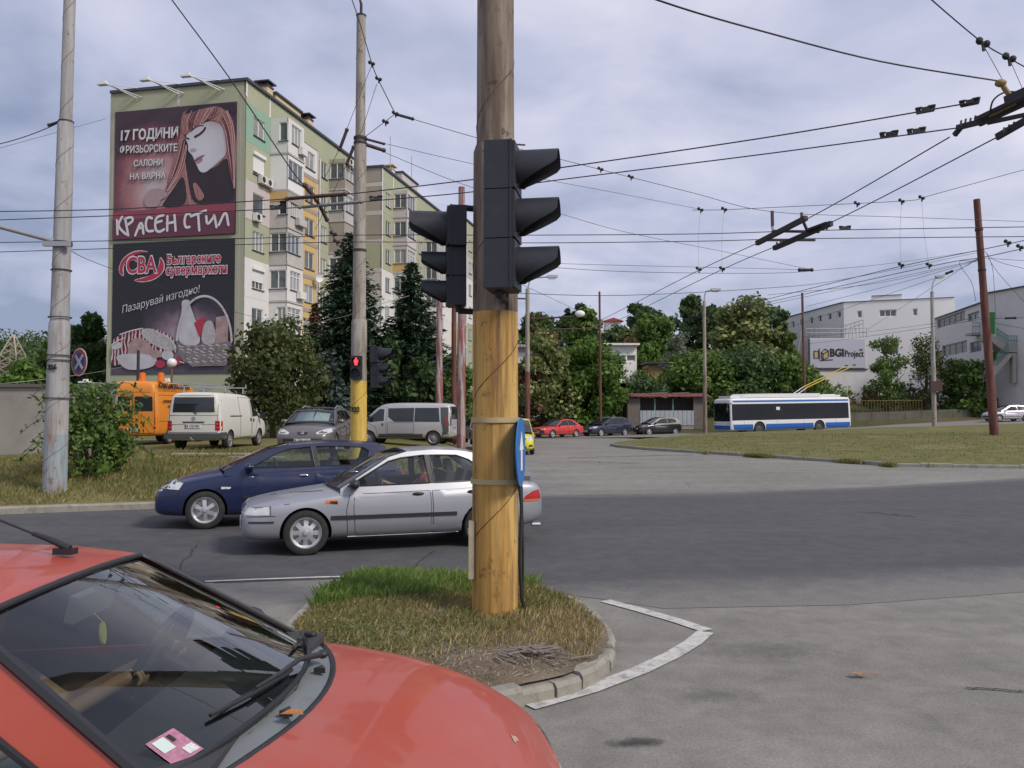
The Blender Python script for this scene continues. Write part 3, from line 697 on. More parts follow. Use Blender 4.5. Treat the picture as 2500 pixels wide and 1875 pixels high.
# upper banner
gc = bn(7.2, 18.6, 0) - bn(0, 0, 0)
up_m = glow_mat('banner_print_plum', gc, 4.2, [(.1, (.50, .42, .46)), (.45, (.40, .20, .21)), (.75, (.20, .065, .085)), (1.0, (.06, .032, .05))], (1, 1, .85))
b1 = banner('advertising_banner', 'upper banner with a red haired woman and hairdressing salon lettering', 10.7, .7, 14.66, 24.25, up_m)
ar = Art(b1, 100, 1480, 220, 80, 1659, 1600, 10.7, .7, 14.66, 24.25)
C_hair = new_mat('printed_hair'); m_, n_, l_, p_, o_ = C_hair
wv_ = n_.new('ShaderNodeTexWave'); wv_.inputs['Scale'].default_value = 3.4; wv_.inputs['Distortion'].default_value = 6; wv_.inputs['Detail'].default_value = 3
l_.new(mapped(n_, l_, n_.new('ShaderNodeTexCoord').outputs['Object'], (1, 1, .12)), wv_.inputs[0])
l_.new(ramp(n_, l_, wv_.outputs['Fac'], [(.1, (.13, .04, .045)), (.5, (.34, .13, .125)), (.8, (.52, .29, .28))]), p_.inputs['Base Color']); p_.inputs['Roughness'].default_value = .5
C_hair = m_
C_dk = flatc('printed_dark_plum', (.030, .018, .026)); C_face = glow_mat('printed_pale_skin', bn(3.6, 20.6, 0) - bn(0, 0, 0), 3.2, [(.2, (.60, .60, .67)), (.6, (.54, .52, .58)), (.95, (.38, .27, .29))]); C_lip = flatc('printed_lip', (.36, .2, .24)); C_shade = flatc('printed_skin_shade', (.38, .33, .37), var=.15)
C_red = flatc('printed_crimson', (.27, .055, .085)); C_red2 = flatc('printed_maroon', (.12, .035, .06)); C_w = flatc('printed_white', (.66, .66, .70)); C_pk = flatc('printed_pink', (.43, .21, .24))
ar.poly('picture_hair', [(900, 150), (1480, 92), (1480, 1250), (1000, 1290), (960, 1290), (900, 900), (720, 1120), (690, 1100), (780, 700), (860, 480), (850, 330)], C_hair)
ar.poly('picture_hair_shadow', [(905, 500), (960, 620), (1000, 740), (1080, 880), (1250, 850), (1380, 700), (1470, 900), (1478, 1260), (1010, 1285), (960, 1050), (920, 800), (880, 560)], C_dk)
ar.poly('picture_hair_shadow', [(880, 930), (920, 1000), (945, 1290), (640, 1300), (700, 1200), (800, 1060)], C_dk)
ar.poly('picture_hair_shadow', [(920, 150), (1280, 110), (1478, 90), (1478, 260), (1400, 190), (1200, 130), (1060, 190), (900, 300)], C_dk)
ar.poly('picture_hair', [(880, 240), (1000, 210), (1130, 160), (1290, 130), (1400, 240), (1440, 500), (1478, 900), (1478, 1020), (1400, 780), (1340, 400), (1260, 300), (1150, 300), (1020, 370), (940, 460), (890, 470), (860, 380)], C_hair)
ar.poly('picture_hair', [(1030, 1000), (1090, 1080), (1150, 1180), (1060, 1240), (1000, 1040)], C_hair)
ar.poly('picture_face', [(930, 470), (1040, 370), (1130, 320), (1250, 315), (1330, 370), (1370, 520), (1380, 680), (1330, 740), (1230, 830), (1140, 905), (1080, 890), (1050, 820), (1020, 760), (1010, 720), (985, 690), (945, 650), (950, 580), (915, 510)], C_face)
ar.poly('picture_face', [(960, 630), (1030, 620), (1050, 650), (985, 680)], C_shade)
ar.poly('picture_lips', [(1020, 745), (1070, 715), (1130, 695), (1100, 735), (1120, 750), (1085, 790), (1045, 800), (1030, 770)], C_lip)
ar.stroke('picture_eye', [([(1025, 492), (1075, 465), (1120, 425), (1138, 390)], .17), ([(980, 430), (1010, 400), (1060, 365), (1120, 360)], .06), ([(1030, 765), (1090, 735), (1130, 700)], .06), ([(905, 470), (930, 510), (960, 515)], .1)], .1, C_dk)
ar.poly('picture_hand', [(470, 1290), (455, 1200), (490, 1110), (560, 1080), (680, 1090), (730, 1140), (705, 1185), (650, 1200), (620, 1300)], C_face)
ar.stroke('picture_hand', [([(510, 1140), (550, 1090), (640, 1080)], .05), ([(620, 1170), (660, 1150), (720, 1165)], .05), ([(630, 1200), (660, 1190)], .14)], .05, C_shade)
def strands(A_, B_, n, mats, w0=.03, w1=.07):
    hr = random.Random(8)
    for i in range(n):
        t = (i + hr.random()) / n; ln = [(a[0] + (b[0] - a[0]) * t + hr.uniform(-8, 8), a[1] + (b[1] - a[1]) * t + hr.uniform(-10, 10)) for a, b in zip(A_, B_)]; k = hr.randrange(len(ln) - 2); ar.k -= .0055; ar.stroke('picture_strand', [(ln[k if hr.random() < .6 else 0:], hr.uniform(w0, w1))], .05, mats[hr.randrange(len(mats))])
C_hl = flatc('printed_hair_light', (.56, .36, .35)); C_hm = flatc('printed_hair_mid', (.38, .15, .15)); C_hd = flatc('printed_hair_deep', (.10, .03, .04)); HM = [C_hl, C_hm, C_hd, C_hm]
strands([(930, 200), (880, 290), (868, 380), (900, 460)], [(1300, 150), (1290, 200), (1240, 260), (1180, 290)], 16, HM); strands([(880, 490), (830, 700), (770, 900), (705, 1100)], [(930, 600), (915, 760), (870, 920), (730, 1110)], 12, HM); strands([(1290, 320), (1350, 420), (1400, 760), (1460, 1030)], [(1380, 190), (1455, 380), (1475, 700), (1476, 1080)], 12, HM)
ar.k += .012
ar.poly('picture_band', [(101, 1350), (1480, 1245), (1480, 1400), (101, 1500)], C_red, False); ar.poly('picture_band', [(101, 1440), (1480, 1350), (1480, 1597), (101, 1657)], C_red2, False)
ar.text('17 ГОДИНИ', 175, 832, 495, 112, C_w, .035, 0, -42, C_dk); ar.text('ФРИЗЬОРСКИТЕ', 175, 832, 655, 82, C_w, .012, 0, -32, C_dk)
ar.text('САЛОНИ', 340, 672, 806, 70, C_w, .012, 0, -18, C_dk); ar.text('НА ВАРНА', 296, 706, 955, 66, C_w, .01, 0, -18, C_dk)
KS = [[(155, 1440), (165, 1595)], [(215, 1400), (160, 1500), (250, 1590), (280, 1600)], [(250, 1420), (290, 1610)], [(245, 1425), (330, 1400), (345, 1450), (265, 1500)], [(370, 1610), (440, 1430), (465, 1590)], [(395, 1540), (460, 1510)],
      [(560, 1420), (510, 1400), (485, 1480), (505, 1570), (575, 1560)], [(690, 1385), (600, 1410), (595, 1540), (640, 1580), (700, 1545)], [(605, 1470), (670, 1450)], [(735, 1400), (735, 1560)], [(815, 1385), (830, 1560)], [(730, 1480), (825, 1460)],
      [(990, 1375), (945, 1370), (925, 1450), (940, 1530), (985, 1520)], [(1000, 1400), (1165, 1335)], [(1080, 1380), (1095, 1560)], [(1170, 1400), (1180, 1510), (1260, 1400), (1255, 1390)], [(1262, 1400), (1285, 1525)], [(1310, 1500), (1385, 1325), (1415, 1500)]]
ar.stroke('lettering', KS, .19, C_w)
# lower banner
gc2 = bn(4.4, 7.2, 0) - bn(0, 0, 0)
lo_m = glow_mat('banner_print_night', gc2, 4.4, [(.1, (.50, .46, .52)), (.4, (.26, .19, .24)), (.7, (.07, .05, .075)), (1., (.018, .018, .026))], (1, 1, 1.25))
b2 = banner('advertising_banner', 'lower dark banner with a shopping basket, bread, cheese and red supermarket lettering', 10.7, .73, 4.7, 14.38, lo_m)
al = Art(b2, 955, 2010, 450, 385, 1590, 1545, 10.7, .73, 4.7, 14.38)
C_crm = flatc('printed_grey_white', (.50, .49, .54), var=.32, scale=1.3); C_cloth = new_mat('printed_red_cloth'); wc_ = C_cloth[1].new('ShaderNodeTexWave'); wc_.inputs['Scale'].default_value = 1.1; wc_.inputs['Distortion'].default_value = 7; C_cloth[2].new(C_cloth[1].new('ShaderNodeTexCoord').outputs['Object'], wc_.inputs[0]); C_cloth[2].new(ramp(C_cloth[1], C_cloth[2], wc_.outputs['Fac'], [(.15, (.06, .015, .025)), (.45, (.36, .07, .10)), (.7, (.46, .16, .19)), (.85, (.58, .52, .55))]), C_cloth[3].inputs['Base Color']); C_cloth = C_cloth[0]; C_bread = flatc('printed_bread', (.36, .25, .25), var=.6, scale=2.2); C_tbl = flatc('printed_table', (.085, .07, .105), var=.3)
C_logo = flatc('printed_logo_red', (.42, .03, .075)); C_seed = flatc('printed_seeds', (.42, .40, .42), var=.8, scale=9)
al.poly('picture_table', [(956, 1530), (1200, 1500), (1600, 1480), (2000, 1480), (2005, 1543), (956, 1588)], C_tbl, False)
def arc(cx, cy, rx, ry, a0, a1, n=16, tilt=0):
    o = []
    for i in range(n + 1):
        t = R(a0 + (a1 - a0) * i / n); x, y = rx * math.cos(t), -ry * math.sin(t); o.append((cx + x * math.cos(tilt) - y * math.sin(tilt), cy + x * math.sin(tilt) + y * math.cos(tilt)))
    return o
# crescents of the logo with white rims
for mat, e in ((C_w, 1), (C_logo, 0)):
    q = 8 * e
    al.poly('logo', [(1278 + q, 515), (1180, 505 - q), (1090, 540 - q), (1030, 600 - q), (1010 - q, 680), (1040, 728 + q), (1052 + q, 720), (1042 + q, 660), (1070, 600), (1120, 555), (1200, 525)], mat)
    al.poly('logo', [(1372, 552 - q), (1410 + q, 610), (1405 + q, 680), (1360, 730 + q), (1290, 765 + q), (1200, 775 + q), (1142 - q, 765), (1210, 750 - q), (1290, 720), (1350, 670), (1375 - q, 610)], mat)
al.text('CBA', 1068, 1352, 645, 150, C_w, .09, 0, -14); al.text('CBA', 1078, 1344, 645, 142, C_logo, .035, 0, -14)
for s, x0, x1, y, h in (('Българските', 1432, 1896, 588, 76), ('супермаркети', 1432, 1950, 680, 76)):
    al.text(s, x0 - 5, x1 + 5, y, h + 6, C_w, .065, 0, -26); al.text(s, x0, x1, y, h, C_logo, .022, 0, -26)
al.text('Пазарувай изгодно!', 1040, 1720, 1030, 66, C_w, -.006, .34, -200)
al.poly('picture_cloth', [(956, 1300), (1040, 1240), (1160, 1190), (1320, 1175), (1460, 1220), (1530, 1290), (1540, 1400), (1300, 1440), (1040, 1500), (958, 1520)], C_cloth)
al.poly('picture_bread', [(1100, 1380), (1130, 1290), (1200, 1255), (1290, 1300), (1340, 1380), (1250, 1420), (1120, 1410)], C_bread)
al.poly('picture_bread', [(1205, 1200), (1290, 1172), (1400, 1215), (1510, 1290), (1545, 1350), (1480, 1375), (1370, 1340), (1260, 1280)], C_seed)
al.poly('picture_cheese', [(990, 1430), (1080, 1405), (1300, 1400), (1380, 1440), (1330, 1520), (1140, 1550), (1060, 1520)], C_crm); al.poly('picture_cheese', [(956, 1340), (1000, 1300), (1060, 1310), (1065, 1350), (980, 1380)], C_crm)
for c_, mt in (((1355, 1400, 45, 36), C_bread), ((1458, 1407, 53, 42), C_crm), ((1395, 1485, 45, 34), C_logo), ((1540, 1460, 40, 30), C_logo)): al.poly('picture_egg' if mt in (C_bread, C_crm) else 'picture_tomato', arc(*c_, 0, 337, 15), mt, False)
C_bsk, n2_, l2_, p2_, o2_ = new_mat('printed_wicker')
br_ = n2_.new('ShaderNodeTexBrick'); br_.inputs['Scale'].default_value = 3.2; br_.inputs['Color1'].default_value = (.44, .40, .42, 1); br_.inputs['Color2'].default_value = (.28, .23, .25, 1); br_.inputs['Mortar'].default_value = (.03, .02, .03, 1); br_.inputs['Mortar Size'].default_value = .05
tc_ = n2_.new('ShaderNodeTexCoord').outputs['Object']; sx_ = n2_.new('ShaderNodeSeparateXYZ'); l2_.new(tc_, sx_.inputs[0]); cx_ = n2_.new('ShaderNodeCombineXYZ'); l2_.new(sx_.outputs['X'], cx_.inputs[0]); l2_.new(sx_.outputs['Z'], cx_.inputs[1]); l2_.new(cx_.outputs[0], br_.inputs[0]); l2_.new(br_.outputs[0], p2_.inputs['Base Color'])
al.poly('picture_bottle', [(1570, 930), (1645, 922), (1650, 985), (1680, 1060), (1730, 1200), (1740, 1320), (1560, 1320), (1540, 1180), (1580, 1020)], C_crm)
al.poly('picture_cheese', [(1740, 1310), (1760, 1140), (1800, 1095), (1850, 1110), (1880, 1310)], C_seed); al.poly('picture_cheese', [(1860, 1310), (1870, 1070), (1972, 1050), (1970, 1310)], C_bread, False)
al.poly('picture_label', [(1683, 1125), (1765, 1062), (1778, 1090), (1740, 1240), (1725, 1235)], C_logo, False)
al.poly('picture_basket', [(1535, 1305), (1700, 1325), (2005, 1270), (1990, 1400), (1960, 1480), (1680, 1500), (1580, 1440)], C_bsk, False)
al.stroke('picture_basket', [arc(1772, 1290, 232, 400, 2, 178, 14)], .16, C_crm)
hr = random.Random(3)
for row in range(6):                                       # lighter canes of the basket
    y = 1325 + row * 27; al.k -= .0058; al.stroke('picture_basket', [([(1560 + 62 * c + 14 * (row % 2) + hr.uniform(-6, 6), y - c * 4), (1590 + 62 * c + 14 * (row % 2), y + 9 - c * 4)], hr.uniform(.05, .09)) for c in range(7) if hr.random() < .85], .07, C_crm)
al.stroke('picture_cloth', [([(1040, 1240), (1150, 1200), (1240, 1182)], .07), ([(970, 1330), (1030, 1290), (1080, 1270)], .05), ([(1420, 1225), (1500, 1275), (1535, 1350)], .06)], .05, C_w)
# ---- floodlights on the roof edge and under the banner
def floodlight(a, z, up, label):
    root = thing('banner_floodlight', label, 'floodlight', bn(a, z, 0), 0, 'floodlights lighting the banners'); m = MB(); L = 1.5 if up else 1.7
    e = bn(a + (1.55 if up else 2.2), z + (.55 if up else .18), L)
    for d in (-.22, .22): m.bar(bn(a + d, z, .02), e, .06, .06)
    m.bar(bn(a, z + .7, .0) if up else bn(a, z - .5, .02), e, .05, .05); alocal2(m, root).build('arm', M_metal, root)
    m = MB().box(e + D_T * .35 + Vector((0, 0, .02)), (.34, .8, .12), math.atan2(D_S.y, D_S.x)); m.box(e + D_T * .25 + Vector((0, 0, .16)), (.2, .3, .16), math.atan2(D_S.y, D_S.x)); alocal2(m, root).build('lamp_head', M_trim, root)
for a, t in ((8.7, 'leftmost of three roof edge floodlights on outrigger arms above the banner'), (5.2, 'middle of three roof edge floodlights on outrigger arms above the banner'), (1.9, 'rightmost of three roof edge floodlights on outrigger arms above the banner')): floodlight(a, 25.2, True, t)
for a, t in ((9.0, 'floodlight arm below the basket banner, sticking out left past the wall'), (2.4, 'floodlight arm below the basket banner, near its right corner')): floodlight(a, 3.9, False, t)

# ================================================================== vehicles: materials
def paint(name, col, rough=.28, metal=.0, coat=.7, dust=.18):
    if name in MATS: return MATS[name]
    m, n, l, p, o = new_mat(name); v = n.new('ShaderNodeTexCoord').outputs['Object']
    f = tex_noise(n, l, v, 1.7, 6, .65); c = mixc(n, l, ramp(n, l, f, [(.42, (0, 0, 0)), (.75, (dust,) * 3)]), col, tuple(.5 * a + .12 for a in col))
    sp = n.new('ShaderNodeSeparateXYZ'); l.new(v, sp.inputs[0])
    low = ramp(n, l, math_n(n, l, 'ADD', sp.outputs['Z'], math_n(n, l, 'MULTIPLY', f, .25)), [(.25, (dust * 2.2,) * 3), (.62, (0, 0, 0))])
    c = mixc(n, l, low, c, (.16, .145, .125))                       # road dirt along the sills
    l.new(c, p.inputs['Base Color']); p.inputs['Metallic'].default_value = metal
    p.inputs['Coat Weight'].default_value = coat; p.inputs['Coat Roughness'].default_value = .06
    l.new(ramp(n, l, f, [(.3, (rough,) * 3), (.8, (min(1, rough * 1.5),) * 3)]), p.inputs['Roughness']); return m
P_red = paint('paint_faded_red', (.42, .058, .026), .40, 0, .4, .22)
P_silver = paint('paint_silver', (.38, .39, .425), .34, .55, .45, .14); P_blue = paint('paint_dark_blue', (.004, .011, .058), .3, .0, .4, .05)
P_wvan = paint('paint_dirty_white', (.64, .63, .57), .45, 0, .3, .3); P_orange = paint('paint_orange', (.72, .24, .018), .4, 0, .3, .1)
P_brown = paint('paint_grey_brown', (.16, .145, .14), .32, .5, .6, .15); P_lilac = paint('paint_silver_beige', (.52, .505, .51), .36, .3, .5, .15)
P_yellow = paint('paint_yellow', (.74, .68, .02), .35, 0, .6, .05); P_red2 = paint('paint_bright_red', (.55, .035, .03), .35, 0, .6, .08)
P_navy = paint('paint_navy', (.015, .02, .045), .3, .1, .8, .06); P_blk = paint('paint_black', (.012, .012, .014), .28, 0, .8, .06)
P_white = paint('paint_white', (.72, .72, .72), .35, 0, .5, .1); P_dgrey = paint('paint_dark_grey', (.06, .065, .07), .3, .3, .7, .1)
P_lav = paint('paint_pale_lilac', (.55, .53, .60), .35, .3, .5, .12)
G_far = pm('dark_car_glass', (.022, .027, .031), .06, var=.5, scale=1.2, spec=.6)
G_near = glass('car_glass', (.88, .92, .90), 1.2); G_screen = glass('windscreen_glass', (.58, .66, .63), 1.9); G_dark = glass('tinted_glass', (.22, .25, .26), 1.3)
M_tyre = pm('tyre_rubber', (.022, .022, .023), .85, var=.3, scale=6, dirt=.5, dirtcol=(.07, .065, .06)); M_alloy = pm('alloy_rim', (.55, .55, .57), .38, .6, var=.08); M_steel = pm('steel_rim', (.30, .30, .31), .5, .4, var=.15, dirt=.4)
M_well = pm('wheel_arch', (.012, .012, .013), .9); M_inter = pm('car_interior', (.045, .047, .05), .85, var=.2); M_seat = pm('seat_fabric', (.065, .068, .075), .9, var=.2)
M_lampw = pm('headlamp_glass', (.62, .63, .62), .12, .25, var=.25, scale=18, spec=.8); M_lampr = pm('tail_lamp_red', (.42, .018, .02), .15, var=.25, scale=14); M_lampo = pm('indicator_orange', (.62, .17, .02), .2, var=.2)
M_chrome = pm('chrome', (.7, .7, .72), .15, 1.0, var=.03); M_gap = pm('panel_gap', (.012, .012, .014), .8); M_plate = pm('number_plate_white', (.74, .74, .72), .5, var=.04); M_ink = pm('black_ink', (.02, .02, .02), .6); M_rub = pm('grey_bumper_plastic', (.07, .072, .076), .7, var=.15)
M_stripe_blue = pm('plate_blue', (.02, .06, .35), .5)

RIMS = {}
def rim_mesh(r, style, mat, fine=True):
    k = (round(r, 3), style, mat.name)
    if k in RIMS: return RIMS[k]
    nh, kind = style; holes = []; seg = 40
    for i in range(nh):
        a = 2 * math.pi * i / nh
        if kind == 'spoke': q = [(r * .34, -.10), (r * .36, .10), (r * .86, math.pi / nh * .62), (r * .90, 0), (r * .86, -math.pi / nh * .62)]; holes.append([(d * math.cos(a + t * (1 if d > r * .5 else 1.6)), d * math.sin(a + t * (1 if d > r * .5 else 1.6))) for d, t in q])
        elif kind == 'slot': holes.append([(d * math.cos(a + t), d * math.sin(a + t)) for d, t in ((r * .50, -math.pi / nh * .30), (r * .84, -math.pi / nh * .50), (r * .88, 0), (r * .84, math.pi / nh * .50), (r * .50, math.pi / nh * .30))])
    disc = [(r * math.cos(2 * math.pi * i / seg), r * math.sin(2 * math.pi * i / seg)) for i in range(seg)]
    def fn(x, y):
        d = math.hypot(x, y) / r; return Vector((x, y, .02 - .03 * smooth(.2, .8, d) + .028 * smooth(.86, 1, d))), Vector((0, 0, 1))
    m = MB().sheet(disc, holes, fn, .02, r * .28); m.lathe([(.001, .045), (r * .15, .042), (r * .2, .02)], 16)
    m.lathe([(r, .03), (r * 1.03, .03), (r * 1.03, -.14), (r * .96, -.14), (r * .96, 0)], seg)
    m.mi = 1; m.lathe([(.001, -.07), (r * .97, -.07)], 20)
    o = m.build('rim', [mat, M_well], None, 40); me = o.data; bpy.data.objects.remove(o, do_unlink=True); RIMS[k] = me; return me
TYRES = {}
def wheel(root, x, y, r, w, style, mat, steer=0):
    k = (round(r, 3), w)
    if k not in TYRES:
        ri = r * .66; m = MB().lathe([(ri, .5 * w - .01), (ri + .02, .5 * w), (r * .86, .5 * w), (r * .96, .43 * w), (r, .3 * w), (r, -.3 * w), (r * .96, -.43 * w), (r * .86, -.5 * w), (ri, -.5 * w)], 40)
        o = m.build('tyre', M_tyre, None, 35); TYRES[k] = o.data; bpy.data.objects.remove(o, do_unlink=True)
    o = link('wheel', TYRES[k], None, root); sg = 1 if y > 0 else -1
    o.matrix_local = Matrix.Translation((x, y, r)) @ Matrix.Rotation(steer, 4, 'Z') @ Matrix.Rotation(R(-90 * sg), 4, 'X') @ Matrix.Rotation(rnd.uniform(0, 6), 4, 'Z')
    t = link('rim', rim_mesh(r * .67, style, mat), None, o); t.location = (0, 0, w * .5 - .03); return o

def body_mesh(st, ringf, wheels, tubs=(), arch=1.13, sub=2):
    """lofted body from stations, wheel arches cut out, cabin hollowed"""
    rings = [ringf(s) for s in st]; nh = len(rings[0]); n = 2 * nh - 2; vs, fs = [], []
    for s, rg in zip(st, rings):
        full = [(s[0], y, z) for y, z in rg] + [(s[0], -y, z) for y, z in rg[-2:0:-1]]; vs += full
    for i in range(len(st) - 1):
        for k in range(n): fs.append((i * n + k, i * n + (k + 1) % n, (i + 1) * n + (k + 1) % n, (i + 1) * n + k))
    for base in (0, (len(st) - 1) * n):            # quads over the ends
        for k in range(nh - 1):
            a, b = base + k, base + k + 1; c, d = base + (n - k - 1) % n, base + (n - k) % n
            q = [a, b, c, d]; q = [q[i] for i in range(4) if q[i] not in q[:i]]
            if len(q) > 2: fs.append(tuple(q))
    me = bpy.data.meshes.new('body'); me.from_pydata(vs, [], fs)
    bm = bmesh.new(); bm.from_mesh(me); bmesh.ops.recalc_face_normals(bm, faces=bm.faces); bm.to_mesh(me); bm.free()
    def mods(o):
        m = o.modifiers.new('s', 'SUBSURF'); m.levels = sub; m.render_levels = sub; ex = []
        def cut(me2):
            c = bpy.data.objects.new('c', me2); COL.objects.link(c); ex.append(c)
            b = o.modifiers.new('b', 'BOOLEAN'); b.operation = 'DIFFERENCE'; b.object = c; b.solver = 'EXACT'
        for (x, y, r) in wheels:
            mb = MB().lathe([(r * arch, -.17), (r * arch, .35)], 36, Matrix.Translation((x, y, r)) @ Matrix.Rotation(R(-90 if y > 0 else 90), 4, 'X'), True)
            t = mb.build('c', None); q = t.data; bpy.data.objects.remove(t); cut(q)
        for (x0, x1, hy, z0, z1) in tubs:
            t = MB().box(((x0 + x1) / 2, 0, (z0 + z1) / 2), (x1 - x0, hy * 2, z1 - z0)).build('c', None); q = t.data; bpy.data.objects.remove(t); cut(q)
        return ex
    res = baked(me, mods); mi = []
    for f in res.polygons:
        c = f.center; k = 0
        for (x, y, r) in wheels:
            d = math.hypot(c.x - x, c.z - r)
            if d < r * arch + .015 and abs(c.y) > abs(y) - .2:
                rad = Vector((c.x - x, 0, c.z - r)).normalized()
                if abs(f.normal.dot(rad)) > .9 and d > r * arch - .03 or abs(c.y) < abs(y) - .15: k = 1
        for (x0, x1, hy, z0, z1) in tubs:
            if x0 - .01 <= c.x <= x1 + .01 and abs(c.y) <= hy + .01 and c.z >= z0 - .01 and (abs(c.z - z0) < .02 or abs(abs(c.y) - hy) < .01 or min(abs(c.x - x0), abs(c.x - x1)) < .01): k = 2
        mi.append(k)
    res.materials.clear()
    res.polygons.foreach_set('use_smooth', [True] * len(res.polygons)); res.set_sharp_from_angle(angle=R(38))
    return res, mi
class Skin:
    """lays panels, lamps, trims and gaps on a finished body"""
    def __init__(self, me, root):
        self.b = BVHTree.FromPolygons([v.co.copy() for v in me.vertices], [tuple(p.vertices) for p in me.polygons]); self.root = root
    def ray(self, o, d):
        loc, n, i, t = self.b.ray_cast(Vector(o), Vector(d).normalized())
        if loc is None:
            loc, n, i, t = self.b.find_nearest(Vector(o) + Vector(d).normalized() * 2.0)
        if n.dot(Vector(d)) > 0: n = -n
        return loc, n
    def fn(self, kind, off):
        def f(a, b):
            if kind == 'L': o, d = (a, 3, b), (0, -1, 0)
            elif kind == 'R': o, d = (a, -3, b), (0, 1, 0)
            elif kind == 'F': o, d = (9, a, b), (-1, 0, 0)
            elif kind == 'B': o, d = (-9, a, b), (1, 0, 0)
            elif kind == 'T': o, d = (a, b, 5), (0, 0, -1)
            else:                                   # ('D', sx, sy): corner view at 45 degrees
                sx, sy = kind[1], kind[2]; d = Vector((-sx, -sy, 0)).normalized(); t = Vector((-sx, sy, 0)).normalized(); q = Vector((kind[3], sy * kind[4], b)) + t * a; o = q - d * 2
            p, n = self.ray(o, d); return p + n * off, n
        return f
    def patch(self, name, poly, kind, mat, off=.006, thick=.02, step=.09, parent=None, holes=(), sm=50):
        return MB().sheet(poly, holes, self.fn(kind, off), thick, step).build(name, mat, parent or self.root, sm)
    def line(self, name, pts, kind, mat, w=.008, off=.003, parent=None, step=.06):
        f = self.fn(kind, off); m = MB()
        for a, b in zip(pts, pts[1:]):
            k = max(1, int(math.hypot(b[0] - a[0], b[1] - a[1]) / step)); q = [f(a[0] + (b[0] - a[0]) * i / k, a[1] + (b[1] - a[1]) * i / k)[0] for i in range(k + 1)]
            m.tube(q, w / 2, 5)
        return m.build(name, mat, parent or self.root)
def car_ring(s):
    x, zb, zs, zt, hw = s
    return [(0, zb), (.8 * hw, zb), (.97 * hw, zb + .05), (hw, zb + .33 * (zs - zb)), (hw * .995, zb + .68 * (zs - zb)), (hw * .975, zs - .05), (hw * .915, zs + .008), (hw * .6, zs + (zt - zs) * .75), (0, zt)]
def plate(root, x, z, ang, s, w=.52, h=.115, tilt=0):
    """number plate facing +x (ang 0) or -x (ang 180)"""
    d = 1 if ang == 0 else -1; m = MB().box((x, 0, z), (.012, w, h)); o = m.build('number_plate', M_plate, root)
    T = basis((x + d * .009, 0, z), (0, d, 0), (0, 0, 1)); lettering(s, h * .95, T, M_ink, o, bold=.002, width=w * .8, thick=.003)
    b = MB().box((x + d * .0075, -d * w * .47, z), (.004, w * .06, h * .96)).build('plate_band', M_stripe_blue, o); return o
def pane_obj(name, poly, fn, mat, root, step=.25, thick=.004, sm=60): return MB().sheet(poly, [], fn, thick, step).build(name, mat, root, sm)

